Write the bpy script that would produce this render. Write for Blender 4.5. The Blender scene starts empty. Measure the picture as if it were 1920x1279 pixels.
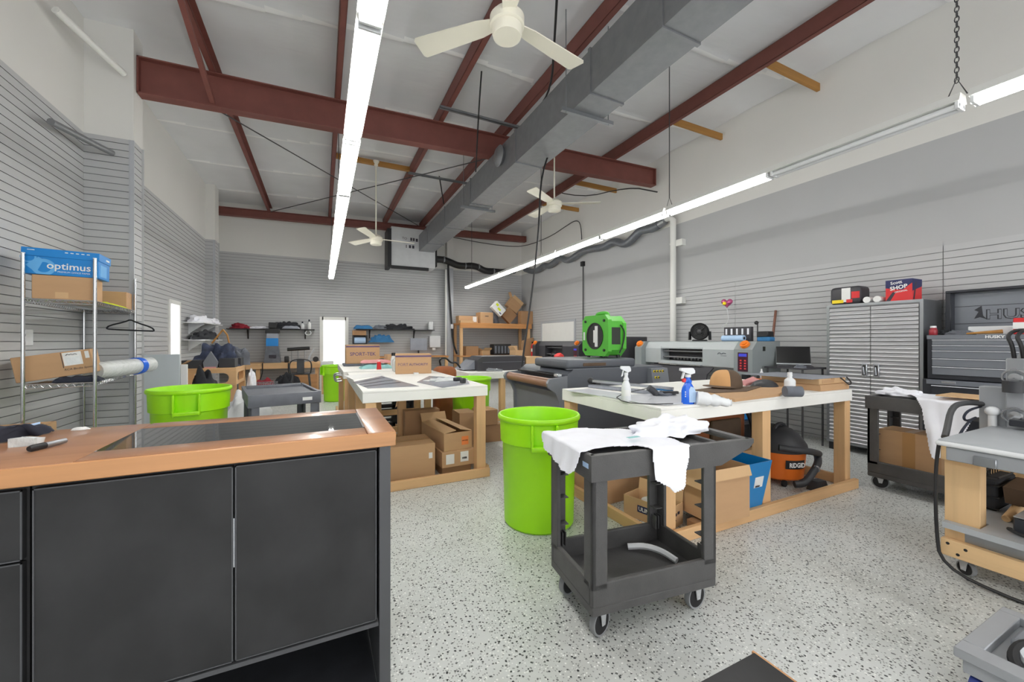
import bpy, bmesh, math, random
from mathutils import Vector, Matrix, Euler, noise
random.seed(7)
scene = bpy.context.scene
COL = scene.collection
PI = math.pi
def R(d): return math.radians(d)

# ---------------------------------------------------------------- camera model (also used to measure positions on known planes)
FPX, CX, CY, EYE = 740.0, 960.0, 639.5, 1.34
YAW = math.atan(357.0 / 740.0)
SY, CYW = math.sin(YAW), math.cos(YAW)
def at(px, py, z=None, X=None, Y=None):
    u = (px - CX) / FPX; v = (CY - py) / FPX
    r = (SY + u * CYW, CYW - u * SY, v)
    if z is not None: t = (z - EYE) / r[2]
    elif X is not None: t = X / r[0]
    else: t = Y / r[1]
    return Vector((r[0] * t, r[1] * t, EYE + r[2] * t))

# ---------------------------------------------------------------- materials
def lin(c):
    out = []
    for v in c[:3]:
        v = v / 255.0
        out.append(v / 12.92 if v <= 0.04045 else ((v + 0.055) / 1.055) ** 2.4)
    return (out[0], out[1], out[2], 1.0)
MATS = {}
def new_mat(name):
    m = bpy.data.materials.new(name); m.use_nodes = True
    nt = m.node_tree; b = nt.nodes['Principled BSDF']
    MATS[name] = m
    return m, nt, b
def tex_coord(nt, scale=(1, 1, 1), rot=(0, 0, 0)):
    tc = nt.nodes.new('ShaderNodeTexCoord'); mp = nt.nodes.new('ShaderNodeMapping')
    mp.inputs['Scale'].default_value = scale; mp.inputs['Rotation'].default_value = rot
    nt.links.new(tc.outputs['Object'], mp.inputs['Vector'])
    return mp.outputs['Vector']
def ramp(nt, fac, stops):
    r = nt.nodes.new('ShaderNodeValToRGB')
    while len(r.color_ramp.elements) < len(stops): r.color_ramp.elements.new(0.5)
    for e, (p, c) in zip(r.color_ramp.elements, stops):
        e.position = p; e.color = c
    nt.links.new(fac, r.inputs['Fac'])
    return r.outputs['Color']
def noise_tex(nt, vec, scale, detail=4, rough=0.55):
    n = nt.nodes.new('ShaderNodeTexNoise')
    n.inputs['Scale'].default_value = scale; n.inputs['Detail'].default_value = detail; n.inputs['Roughness'].default_value = rough
    nt.links.new(vec, n.inputs['Vector'])
    return n.outputs['Fac']
def shade(c, k): return (min(c[0] * k, 1), min(c[1] * k, 1), min(c[2] * k, 1), 1)
def mat(name, rgb, rough=0.5, metal=0.0, var=0.06, scale=6.0, stretch=(1, 1, 1), bump=0.0, bscale=60.0, spec=0.5, coat=0.0):
    m, nt, b = new_mat(name)
    c = lin(rgb)
    vec = tex_coord(nt, stretch)
    f = noise_tex(nt, vec, scale)
    col = ramp(nt, f, [(0.25, shade(c, 1 - var)), (0.75, shade(c, 1 + var))])
    nt.links.new(col, b.inputs['Base Color'])
    b.inputs['Roughness'].default_value = rough; b.inputs['Metallic'].default_value = metal
    b.inputs['Specular IOR Level'].default_value = spec
    b.inputs['Coat Weight'].default_value = coat
    if bump > 0:
        f2 = noise_tex(nt, vec, bscale, 3)
        bp = nt.nodes.new('ShaderNodeBump'); bp.inputs['Strength'].default_value = bump; bp.inputs['Distance'].default_value = 0.004
        nt.links.new(f2, bp.inputs['Height']); nt.links.new(bp.outputs['Normal'], b.inputs['Normal'])
    return m
def emit(name, rgb, strength):
    m, nt, b = new_mat(name)
    b.inputs['Base Color'].default_value = (0.8, 0.8, 0.8, 1)
    b.inputs['Emission Color'].default_value = lin(rgb); b.inputs['Emission Strength'].default_value = strength
    return m
def wood(name, rgb, rough=0.5, axis=0, var=0.22, coat=0.0, rgb2=None, ring=14):
    m, nt, b = new_mat(name)
    st = [ring, ring, ring]; st[axis] = 0.9
    vec = tex_coord(nt, tuple(st))
    f = noise_tex(nt, vec, 1.0, 5, 0.6)
    c = lin(rgb); d = lin(rgb2) if rgb2 else shade(c, 1 - var)
    col = ramp(nt, f, [(0.3, d), (0.5, c), (0.72, shade(c, 1 + var * 0.5))])
    nt.links.new(col, b.inputs['Base Color'])
    b.inputs['Roughness'].default_value = rough; b.inputs['Coat Weight'].default_value = coat; b.inputs['Coat Roughness'].default_value = 0.08
    bp = nt.nodes.new('ShaderNodeBump'); bp.inputs['Strength'].default_value = 0.15; bp.inputs['Distance'].default_value = 0.002
    nt.links.new(f, bp.inputs['Height']); nt.links.new(bp.outputs['Normal'], b.inputs['Normal'])
    return m

mat('slat_grey', (184, 185, 186), 0.5, var=0.02, scale=2)
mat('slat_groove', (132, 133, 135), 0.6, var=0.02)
mat('wall_grey', (178, 179, 180), 0.6, var=0.02, scale=1.5)
mat('fork_grey', (186, 188, 190), 0.4, 0.2, var=0.03)
mat('tyre_grey', (136, 138, 140), 0.6, var=0.05)
mat('wall_white', (220, 219, 215), 0.7, var=0.02, scale=1.2, bump=0.05)
mat('column_grey', (178, 181, 186), 0.5, var=0.02)
mat('white_paint', (236, 236, 232), 0.45, var=0.02)
mat('table_white', (243, 242, 237), 0.55, var=0.035, scale=4, stretch=(1, 3, 1))
mat('red_steel', (122, 71, 63), 0.6, var=0.1, scale=5)
mat('roof_seam', (242, 242, 242), 0.5, var=0.01)
mat('galv', (132, 134, 137), 0.45, 0.45, var=0.10, scale=9, bump=0.08, bscale=25)
mat('strut', (140, 143, 146), 0.45, 0.7, var=0.06)
mat('fan_white', (236, 232, 216), 0.4, var=0.02)
mat('chrome', (205, 207, 210), 0.22, 0.95, var=0.04)
mat('steel', (160, 163, 167), 0.35, 0.8, var=0.06)
mat('rod_dark', (70, 70, 72), 0.5, 0.3)
mat('black', (30, 30, 32), 0.5, var=0.1)
mat('black_gloss', (14, 14, 16), 0.12, var=0.05)
mat('rubber', (26, 26, 28), 0.75, var=0.1)
mat('cart_grey', (76, 75, 75), 0.5, var=0.2, scale=7, bump=0.25, bscale=160)
mat('charcoal', (45, 45, 46), 0.6, var=0.4, scale=4.5, stretch=(1, 1, 0.8), spec=0.35)
mat('charcoal_trim', (76, 77, 80), 0.4, var=0.05)
mat('lime', (158, 228, 12), 0.38, var=0.02)
mat('foil_face', (204, 206, 208), 0.4, 0.2, var=0.05, scale=7, bump=0.3, bscale=9)
mat('card', (190, 152, 113), 0.75, var=0.05, scale=3, stretch=(1, 1, 4))
mat('card_dark', (166, 128, 92), 0.75, var=0.06, scale=3)
mat('card_light', (204, 168, 126), 0.75, var=0.04, scale=3)
mat('tape', (176, 134, 86), 0.3, var=0.04)
mat('paper', (232, 232, 230), 0.6, var=0.02)
mat('ink', (52, 50, 60), 0.6)
mat('ink_purple', (98, 78, 112), 0.6)
mat('ink_navy', (38, 42, 88), 0.6)
mat('orange_label', (226, 130, 70), 0.6)
mat('blue_box', (16, 128, 204), 0.4, var=0.02)
mat('blue_pale', (96, 170, 226), 0.4, var=0.02)
mat('blue_bin', (6, 122, 188), 0.35, var=0.05, scale=3)
mat('navy', (34, 38, 52), 0.85, var=0.2, scale=9)
mat('jacket_blue', (50, 58, 80), 0.8, var=0.5, scale=16)
mat('cloth_black', (40, 42, 47), 0.85, var=0.25, scale=9)
mat('cloth_grey', (104, 108, 116), 0.85, var=0.2, scale=9)
mat('cloth_white', (238, 239, 246), 0.85, var=0.02, scale=9)
mat('cloth_red', (140, 30, 46), 0.85, var=0.15)
mat('cloth_pink', (214, 150, 150), 0.85, var=0.1)
mat('cloth_teal', (146, 196, 196), 0.85, var=0.1)
mat('cloth_blue', (52, 112, 160), 0.85, var=0.15)
mat('plastic_white', (226, 228, 230), 0.4, var=0.03)
mat('plastic_clear', (222, 226, 226), 0.2, var=0.06, scale=20, bump=0.5, bscale=30)
mat('neon', (220, 232, 30), 0.6, var=0.05)
mat('machine_grey', (90, 94, 101), 0.42, var=0.04)
mat('machine_mid', (120, 124, 131), 0.42, var=0.04)
mat('printer_grey', (174, 180, 182), 0.42, var=0.03)
mat('printer_side', (138, 145, 146), 0.45, var=0.03)
mat('printer_black', (58, 57, 62), 0.5, var=0.06)
mat('platen', (176, 180, 184), 0.45, 0.15, var=0.03)
mat('press_grey', (158, 161, 165), 0.4, 0.2, var=0.03)
mat('mover_green', (84, 178, 58), 0.4, var=0.03)
mat('mover_dark', (44, 50, 44), 0.6)
mat('vac_orange', (222, 112, 36), 0.35, var=0.03)
mat('vac_black', (50, 51, 55), 0.5, var=0.08)
mat('orange', (232, 124, 30), 0.4)
mat('yellow', (232, 206, 30), 0.4)
mat('red', (206, 36, 40), 0.4)
mat('red_pink', (226, 66, 66), 0.4)
mat('spray_blue', (22, 96, 214), 0.25, var=0.02)
mat('label_blue', (176, 204, 236), 0.4)
mat('brown', (92, 74, 58), 0.8, var=0.15)
mat('tan_cloth', (206, 158, 106), 0.85, var=0.06)
mat('leather', (146, 84, 46), 0.7, var=0.2)
mat('roll_brown', (150, 112, 88), 0.35, var=0.1, scale=3)
mat('film_pale', (216, 218, 224), 0.25, var=0.06, scale=9, bump=0.3, bscale=16)
mat('film', (146, 150, 160), 0.25, var=0.12, scale=5, stretch=(1, 6, 1))
mat('husky_grey', (122, 126, 134), 0.32, 0.35, var=0.06, scale=2, stretch=(1, 1, 4))
mat('husky_dark', (46, 48, 54), 0.4, 0.2)
mat('bright_trim', (206, 210, 216), 0.25, 0.85)
mat('foil_duct', (112, 116, 122), 0.4, 0.4, var=0.15, scale=14, bump=0.6, bscale=90)
mat('pvc', (226, 226, 222), 0.4, var=0.02)
mat('cart_blue', (100, 103, 111), 0.45, var=0.2, scale=7, bump=0.25, bscale=160)
mat('panel_grey', (196, 204, 208), 0.5, var=0.02)
mat('blue_wheel', (36, 52, 120), 0.5)
mat('balloon', (196, 96, 140), 0.2, 0.4, var=0.4, scale=14)
mat('blue_screen', (70, 80, 220), 0.3)
mat('maroon', (70, 24, 40), 0.4)
mat('rope_yellow', (206, 196, 60), 0.6)
mat('broom_wood', (120, 78, 62), 0.6, var=0.1)
mat('screen_black', (6, 6, 8), 0.25)
mat('bottle_red', (150, 44, 54), 0.3)
mat('slot_white', (232, 234, 240), 0.5)
mat('brick_dark', (60, 60, 62), 0.6)
wood('wood_top', (160, 114, 82), 0.34, axis=0, var=0.25, coat=0.25, rgb2=(146, 100, 72))
wood('wood_edge', (188, 136, 90), 0.45, axis=0, var=0.28, coat=0.2)
wood('lumber_x', (218, 176, 128), 0.6, axis=0, var=0.14)
wood('lumber_y', (218, 176, 128), 0.6, axis=1, var=0.14)
wood('lumber_z', (220, 178, 130), 0.6, axis=2, var=0.14)
wood('pine_x', (226, 190, 142), 0.6, axis=0, var=0.12)
wood('pine_y', (226, 190, 142), 0.6, axis=1, var=0.12)
wood('pine_z', (226, 190, 142), 0.6, axis=2, var=0.12)
wood('joist', (170, 122, 60), 0.65, axis=0, var=0.2)
wood('shelf_wood', (198, 140, 84), 0.6, axis=0, var=0.16)

# dark recessed glass in the counter
m, nt, b = new_mat('glass_dark')
b.inputs['Base Color'].default_value = (0.035, 0.037, 0.04, 1); b.inputs['Roughness'].default_value = 0.03
b.inputs['IOR'].default_value = 1.9; b.inputs['Specular IOR Level'].default_value = 0.7
# window glass: clear, thin
m, nt, b = new_mat('pane')
for n in list(nt.nodes):
    if n.type != 'OUTPUT_MATERIAL': nt.nodes.remove(n)
tr = nt.nodes.new('ShaderNodeBsdfTransparent'); gl = nt.nodes.new('ShaderNodeBsdfGlossy'); mx = nt.nodes.new('ShaderNodeMixShader')
gl.inputs['Roughness'].default_value = 0.02; mx.inputs['Fac'].default_value = 0.06
nt.links.new(tr.outputs[0], mx.inputs[1]); nt.links.new(gl.outputs[0], mx.inputs[2])
nt.links.new(mx.outputs[0], [n for n in nt.nodes if n.type == 'OUTPUT_MATERIAL'][0].inputs['Surface'])
# clear film / tape / plastic wrap
m, nt, b = new_mat('wrap')
b.inputs['Base Color'].default_value = (0.82, 0.85, 0.84, 1); b.inputs['Roughness'].default_value = 0.18; b.inputs['Alpha'].default_value = 0.62
bp = nt.nodes.new('ShaderNodeBump'); bp.inputs['Strength'].default_value = 0.7; bp.inputs['Distance'].default_value = 0.02
nt.links.new(noise_tex(nt, tex_coord(nt), 22, 4), bp.inputs['Height']); nt.links.new(bp.outputs['Normal'], b.inputs['Normal'])
# brushed stainless with wave
m, nt, b = new_mat('stainless')
b.inputs['Metallic'].default_value = 0.85; b.inputs['Roughness'].default_value = 0.4
nt.links.new(ramp(nt, noise_tex(nt, tex_coord(nt, (40, 1, 40)), 1.0, 2), [(0.3, lin((172, 172, 175))), (0.7, lin((200, 200, 204)))]), b.inputs['Base Color'])
# speckled epoxy floor
m, nt, b = new_mat('floor_epoxy')
vec = tex_coord(nt)
base = ramp(nt, noise_tex(nt, vec, 0.9, 6, 0.65), [(0.3, lin((184, 185, 180))), (0.5, lin((206, 209, 206))), (0.7, lin((217, 219, 217)))])
def flakes(scale, r_, keep, col, src):
    vo = nt.nodes.new('ShaderNodeTexVoronoi'); vo.inputs['Scale'].default_value = scale; vo.inputs['Randomness'].default_value = 1.0
    wob = nt.nodes.new('ShaderNodeVectorMath'); wob.operation = 'ADD'
    nz = nt.nodes.new('ShaderNodeTexNoise'); nz.inputs['Scale'].default_value = scale * 1.8; nt.links.new(vec, nz.inputs['Vector'])
    sc_ = nt.nodes.new('ShaderNodeVectorMath'); sc_.operation = 'SCALE'; sc_.inputs['Scale'].default_value = 0.5 / scale
    nt.links.new(nz.outputs['Color'], sc_.inputs[0]); nt.links.new(vec, wob.inputs[0]); nt.links.new(sc_.outputs[0], wob.inputs[1])
    nt.links.new(wob.outputs[0], vo.inputs['Vector'])
    lt = nt.nodes.new('ShaderNodeMath'); lt.operation = 'LESS_THAN'; lt.inputs[1].default_value = r_
    nt.links.new(vo.outputs['Distance'], lt.inputs[0])
    sep = nt.nodes.new('ShaderNodeSeparateColor'); nt.links.new(vo.outputs['Color'], sep.inputs[0])
    k = nt.nodes.new('ShaderNodeMath'); k.operation = 'LESS_THAN'; k.inputs[1].default_value = keep
    nt.links.new(sep.outputs[0], k.inputs[0])
    mu = nt.nodes.new('ShaderNodeMath'); mu.operation = 'MULTIPLY'
    nt.links.new(lt.outputs[0], mu.inputs[0]); nt.links.new(k.outputs[0], mu.inputs[1])
    mix = nt.nodes.new('ShaderNodeMix'); mix.data_type = 'RGBA'
    nt.links.new(mu.outputs[0], mix.inputs['Factor']); nt.links.new(src, mix.inputs['A']); mix.inputs['B'].default_value = lin(col)
    return mix.outputs['Result']
c1 = flakes(95, 0.36, 0.35, (150, 152, 150), base)
c1 = flakes(80, 0.34, 0.25, (236, 237, 234), c1)
c1 = flakes(60, 0.30, 0.34, (96, 97, 96), c1)
c1 = flakes(45, 0.235, 0.5, (36, 41, 41), c1)
nt.links.new(c1, b.inputs['Base Color']); b.inputs['Roughness'].default_value = 0.38
# roof insulation facing
m, nt, b = new_mat('roof_facing')
vec = tex_coord(nt, (1, 1, 1))
nt.links.new(ramp(nt, noise_tex(nt, vec, 0.8, 3), [(0.3, lin((218, 219, 221))), (0.7, lin((231, 232, 234)))]), b.inputs['Base Color'])
b.inputs['Roughness'].default_value = 0.5
bp = nt.nodes.new('ShaderNodeBump'); bp.inputs['Strength'].default_value = 0.35; bp.inputs['Distance'].default_value = 0.05
nt.links.new(noise_tex(nt, tex_coord(nt, (0.6, 2.2, 1)), 1.6, 3), bp.inputs['Height']); nt.links.new(bp.outputs['Normal'], b.inputs['Normal'])
emit('tube_light', (255, 254, 250), 30.0)

# ---------------------------------------------------------------- mesh builder
class MB:
    def __init__(s): s.v = []; s.f = []; s.mi = []; s.mats = []; s.cur = 0; s.M = None
    def use(s, m):
        if m not in s.mats: s.mats.append(m)
        s.cur = s.mats.index(m); return s
    def add(s, vs, fs):
        o = len(s.v)
        for p in vs:
            p = Vector(p)
            if s.M is not None: p = s.M @ p
            s.v.append(p)
        for f in fs: s.f.append([i + o for i in f]); s.mi.append(s.cur)
        return s
    def box(s, x0, x1, y0, y1, z0, z1, bev=0.0, seg=1):
        if bev <= 0:
            return s.add([(x0, y0, z0), (x1, y0, z0), (x1, y1, z0), (x0, y1, z0), (x0, y0, z1), (x1, y0, z1), (x1, y1, z1), (x0, y1, z1)],
                         [(0, 3, 2, 1), (4, 5, 6, 7), (0, 1, 5, 4), (1, 2, 6, 5), (2, 3, 7, 6), (3, 0, 4, 7)])
        bm = bmesh.new(); bmesh.ops.create_cube(bm, size=1)
        for v in bm.verts: v.co = Vector(((x0 + x1) / 2 + v.co.x * (x1 - x0), (y0 + y1) / 2 + v.co.y * (y1 - y0), (z0 + z1) / 2 + v.co.z * (z1 - z0)))
        bev = min(bev, abs(x1 - x0) * .45, abs(y1 - y0) * .45, abs(z1 - z0) * .45)
        bmesh.ops.bevel(bm, geom=bm.edges[:], offset=bev, segments=seg, affect='EDGES', profile=0.5)
        bm.verts.ensure_lookup_table()
        s.add([v.co for v in bm.verts], [[v.index for v in f.verts] for f in bm.faces]); bm.free()
        return s
    def obox(s, c, size, rot=(0, 0, 0), bev=0.0, seg=1):
        M0 = s.M; T = Matrix.Translation(Vector(c)) @ Euler(rot).to_matrix().to_4x4()
        s.M = T if M0 is None else M0 @ T
        a, b_, c_ = size[0] / 2, size[1] / 2, size[2] / 2
        s.box(-a, a, -b_, b_, -c_, c_, bev, seg); s.M = M0
        return s
    def frame(s, p0, p1):
        d = (Vector(p1) - Vector(p0)); L = d.length; d.normalize()
        a = Vector((0, 0, 1)) if abs(d.z) < 0.95 else Vector((1, 0, 0))
        e1 = d.cross(a).normalized(); e2 = e1.cross(d).normalized()
        return d, e1, e2, L
    def cyl(s, p0, p1, r0, r1=None, n=16, caps=True):
        if r1 is None: r1 = r0
        d, e1, e2, L = s.frame(p0, p1); p0 = Vector(p0); p1 = Vector(p1)
        vs = []
        for p, r in ((p0, r0), (p1, r1)):
            for i in range(n):
                t = 2 * PI * i / n; vs.append(p + e1 * math.cos(t) * r + e2 * math.sin(t) * r)
        fs = [(i, (i + 1) % n, n + (i + 1) % n, n + i) for i in range(n)]
        if caps: fs += [list(range(n))[::-1], list(range(n, 2 * n))]
        return s.add(vs, fs)
    def beam(s, p0, p1, w, h):
        d, e1, e2, L = s.frame(p0, p1); p0 = Vector(p0); p1 = Vector(p1); vs = []
        for p in (p0, p1):
            for a, b_ in ((-1, -1), (1, -1), (1, 1), (-1, 1)): vs.append(p + e1 * a * w / 2 + e2 * b_ * h / 2)
        return s.add(vs, [(3, 2, 1, 0), (4, 5, 6, 7), (0, 1, 5, 4), (1, 2, 6, 5), (2, 3, 7, 6), (3, 0, 4, 7)])
    def tube(s, pts, r, n=8, closed=False, smooth=0):
        pts = [Vector(p) for p in pts]
        for _ in range(smooth):
            q = [pts[0]] if not closed else []
            rng = range(len(pts) - 1) if not closed else range(len(pts))
            for i in rng:
                a, b_ = pts[i], pts[(i + 1) % len(pts)]
                q += [a * .75 + b_ * .25, a * .25 + b_ * .75]
            if not closed: q.append(pts[-1])
            pts = q
        N = len(pts); vs = []; e1 = None
        for i, p in enumerate(pts):
            if closed: d = pts[(i + 1) % N] - pts[i - 1]
            else: d = pts[min(i + 1, N - 1)] - pts[max(i - 1, 0)]
            if d.length < 1e-9: d = Vector((0, 0, 1))
            d.normalize()
            if e1 is None:
                a = Vector((0, 0, 1)) if abs(d.z) < 0.9 else Vector((1, 0, 0)); e1 = d.cross(a).normalized()
            else:
                e1 = (e1 - d * e1.dot(d))
                e1 = e1.normalized() if e1.length > 1e-6 else d.orthogonal().normalized()
            e2 = d.cross(e1)
            rr = r(i / (N - 1)) if callable(r) else r
            for k in range(n):
                t = 2 * PI * k / n; vs.append(p + e1 * math.cos(t) * rr + e2 * math.sin(t) * rr)
        fs = []
        for i in range(N if closed else N - 1):
            j = (i + 1) % N
            for k in range(n): fs.append((i * n + k, i * n + (k + 1) % n, j * n + (k + 1) % n, j * n + k))
        if not closed: fs += [list(range(n))[::-1], [(N - 1) * n + k for k in range(n)]]
        return s.add(vs, fs)
    def lathe(s, prof, c=(0, 0, 0), n=32, axis=(0, 0, 1)):
        c = Vector(c); q = Vector((0, 0, 1)).rotation_difference(Vector(axis)); vs = []
        for r, z in prof:
            for i in range(n):
                t = 2 * PI * i / n; vs.append(c + q @ Vector((math.cos(t) * r, math.sin(t) * r, z)))
        fs = []
        for j in range(len(prof) - 1):
            for i in range(n): fs.append((j * n + i, j * n + (i + 1) % n, (j + 1) * n + (i + 1) % n, (j + 1) * n + i))
        if prof[0][0] > 1e-6: fs.append(list(range(n))[::-1])
        if prof[-1][0] > 1e-6: fs.append([(len(prof) - 1) * n + i for i in range(n)])
        return s.add(vs, fs)
    def prism(s, poly, axis, a, b_):
        n = len(poly); vs = []
        for t in (a, b_):
            for p, q in poly:
                vs.append({'x': (t, p, q), 'y': (p, t, q), 'z': (p, q, t)}[axis])
        fs = [(i, (i + 1) % n, n + (i + 1) % n, n + i) for i in range(n)] + [list(range(n))[::-1], list(range(n, 2 * n))]
        return s.add(vs, fs)
    def ball(s, c, r, nu=16, nv=10, wob=0.0, seed=0, zmin=None):
        if not hasattr(r, '__len__'): r = (r, r, r)
        c = Vector(c); vs = []
        for j in range(nv + 1):
            ph = -PI / 2 + PI * j / nv
            for i in range(nu):
                t = 2 * PI * i / nu
                d = Vector((math.cos(t) * math.cos(ph), math.sin(t) * math.cos(ph), math.sin(ph)))
                k = 1 + (noise.noise(d * 2.2 + Vector((seed * 3.1, seed, 0))) * wob if wob else 0)
                p = c + Vector((d.x * r[0], d.y * r[1], d.z * r[2])) * k
                if zmin is not None: p.z = max(p.z, zmin)
                vs.append(p)
        fs = []
        for j in range(nv):
            for i in range(nu): fs.append((j * nu + i, j * nu + (i + 1) % nu, (j + 1) * nu + (i + 1) % nu, (j + 1) * nu + i))
        return s.add(vs, fs)
    def sheet(s, fn, nu, nv, mask=None, thick=0.004):
        P = {}; vs = []
        def idx(i, j):
            if (i, j) not in P:
                P[(i, j)] = len(vs); vs.append(Vector(fn(i / nu, j / nv)))
            return P[(i, j)]
        q = []
        for i in range(nu):
            for j in range(nv):
                if mask is None or mask((i + .5) / nu, (j + .5) / nv):
                    q.append((idx(i, j), idx(i + 1, j), idx(i + 1, j + 1), idx(i, j + 1)))
        nrm = [Vector((0, 0, 0)) for _ in vs]
        for f in q:
            nn = (vs[f[2]] - vs[f[0]]).cross(vs[f[3]] - vs[f[1]])
            for k in f: nrm[k] += nn
        for n_ in nrm:
            if n_.length > 0: n_.normalize()
        N = len(vs); allv = vs + [v - n_ * thick for v, n_ in zip(vs, nrm)]
        fs = list(q) + [tuple(k + N for k in f[::-1]) for f in q]
        ed = {}
        for f in q:
            for k in range(4):
                e = (f[k], f[(k + 1) % 4]); ed[e] = 1
        for (a, b_) in list(ed):
            if (b_, a) not in ed: fs.append((a, a + N, b_ + N, b_))
        return s.add(allv, fs)
    def build(s, name, m=None, parent=None, smooth=True, angle=38):
        if m is not None and not s.mats: s.mats = [m]
        if m is not None and s.mats and s.mats[0] is None: s.mats[0] = m
        off = Vector((0, 0, 0)); loc = None
        if parent is None:
            xs = [p.x for p in s.v]; ys = [p.y for p in s.v]; zs = [p.z for p in s.v]
            loc = Vector(((min(xs) + max(xs)) / 2, (min(ys) + max(ys)) / 2, min(zs))); off = loc
        else:
            off = Vector((0, 0, 0)); p = parent
            while p is not None: off = off + Vector(p.location); p = p.parent
        me = bpy.data.meshes.new(name)
        me.from_pydata([tuple(p - off) for p in s.v], [], s.f)
        for k in (s.mats if s.mats else ['paper']): me.materials.append(MATS[k])
        me.polygons.foreach_set('material_index', [min(i, len(me.materials) - 1) for i in s.mi])
        me.validate()
        if smooth:
            me.polygons.foreach_set('use_smooth', [True] * len(me.polygons))
            me.set_sharp_from_angle(angle=R(angle))
        me.update()
        o = bpy.data.objects.new(name, me); COL.objects.link(o)
        if parent is not None: o.parent = parent
        else: o.location = loc
        return o
def tag(o, label=None, cat=None, group=None, kind=None):
    if label: o['label'] = label
    if cat: o['category'] = cat
    if group: o['group'] = group
    if kind: o['kind'] = kind
    return o
def thing(name, label, cat, loc=(0, 0, 0), group=None):
    o = bpy.data.objects.new(name, None); COL.objects.link(o); o.empty_display_size = 0.05
    o.location = loc
    return tag(o, label, cat, group)
def turn(o, deg, loc=None):
    o.rotation_euler = (0, 0, R(deg))
    if loc is not None: o.location = loc
    return o
def copy_tree(o, parent=None):
    c = o.copy(); COL.objects.link(c)
    if parent is not None: c.parent = parent
    for ch in list(o.children): copy_tree(ch, c)
    return c
def struct(o): o['kind'] = 'structure'; return o
FONT_CACHE = {}
def lettering(text, o, right, up, width, m, parent, name='lettering', depth=0.0006, height=None, bold=0.0, shear=0.0):
    """raised letters: o is the centre of the word, right and up are its directions"""
    key = (text, bold, shear)
    if key not in FONT_CACHE:
        cu = bpy.data.curves.new('word', 'FONT'); cu.body = text; cu.size = 1; cu.offset = bold; cu.shear = shear
        cu.resolution_u = 2; cu.extrude = 0.0; cu.fill_mode = 'FRONT'
        ob = bpy.data.objects.new('word', cu); COL.objects.link(ob)
        dg = bpy.context.evaluated_depsgraph_get(); dg.update()
        me = bpy.data.meshes.new_from_object(ob.evaluated_get(dg))
        FONT_CACHE[key] = ([v.co.copy() for v in me.vertices], [list(p.vertices) for p in me.polygons])
        bpy.data.objects.remove(ob); bpy.data.curves.remove(cu); bpy.data.meshes.remove(me)
    vs, fs = FONT_CACHE[key]
    x0 = min(v.x for v in vs); x1 = max(v.x for v in vs); y0 = min(v.y for v in vs); y1 = max(v.y for v in vs)
    k = width / (x1 - x0); ky = k if height is None else height / (y1 - y0)
    o = Vector(o); right = Vector(right).normalized(); up = Vector(up).normalized(); nrm = right.cross(up)
    mb = MB(); N = len(vs)
    pts = [o + right * (v.x - (x0 + x1) / 2) * k + up * (v.y - (y0 + y1) / 2) * ky + nrm * depth for v in vs]
    mb.use(m).add(pts, fs)
    return mb.build(name, None, parent, smooth=False)
def decal(mb, o, right, up, w, h, t=0.0008):
    o = Vector(o); r = Vector(right).normalized(); u = Vector(up).normalized(); n = r.cross(u)
    vs = []
    for d in (0, t):
        for a, b_ in ((-1, -1), (1, -1), (1, 1), (-1, 1)): vs.append(o + r * a * w / 2 + u * b_ * h / 2 + n * d)
    return mb.add(vs, [(3, 2, 1, 0), (4, 5, 6, 7), (0, 1, 5, 4), (1, 2, 6, 5), (2, 3, 7, 6), (3, 0, 4, 7)])
# ================================================================ THE ROOM
XL, XR, YB, YF = -2.32, 6.2, 12.1, -3.0
ZB = 3.6
def roof_z(x): return 5.08 + 0.0275 * (x - XR)
PITCH, GW, GD = 0.0762, 0.0075, 0.009
def slats(mb, axis, c, sgn, u0, u1, z0, z1, m='slat_grey'):
    """grooved panelling on the plane axis = c; sgn is the side it faces"""
    prof = [(0.0, z0)]
    k = math.floor((z0 - 2.3256) / PITCH) - 1
    while True:
        zc = 2.3256 + k * PITCH; k += 1
        if zc - GW / 2 <= z0 + 0.004: continue
        if zc + GW / 2 >= z1 - 0.004: break
        prof += [(0, zc - GW / 2), (-GD, zc - GW / 2), (-GD, zc + GW / 2), (0, zc + GW / 2)]
    prof.append((0, z1))
    vs = []; fs = []
    for d, z in prof:
        for u in (u0, u1):
            vs.append((c + sgn * d, u, z) if axis == 'x' else (u, c + sgn * d, z))
    gs = []
    for i in range(len(prof) - 1):
        a = i * 2; (fs if prof[i][0] == 0 and prof[i + 1][0] == 0 else gs).append((a, a + 1, a + 3, a + 2))
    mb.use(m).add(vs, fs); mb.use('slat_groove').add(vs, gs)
    b = c - sgn * 0.03
    flat(mb, axis, b, u0 - 0.02, u1 + 0.02, z0, z1 + 0.04 if z1 < 3 else z1, m)
def flat(mb, axis, c, u0, u1, z0, z1, m):
    vs = [(c, u0, z0), (c, u1, z0), (c, u1, z1), (c, u0, z1)] if axis == 'x' else [(u0, c, z0), (u1, c, z0), (u1, c, z1), (u0, c, z1)]
    mb.use(m).add(vs, [(0, 1, 2, 3)])

mb = MB(); mb.use('floor_epoxy').add([(XL, YF, 0), (XR, YF, 0), (XR, YB, 0), (XL, YB, 0)], [(0, 1, 2, 3)])
struct(mb.build('floor', smooth=False))

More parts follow.
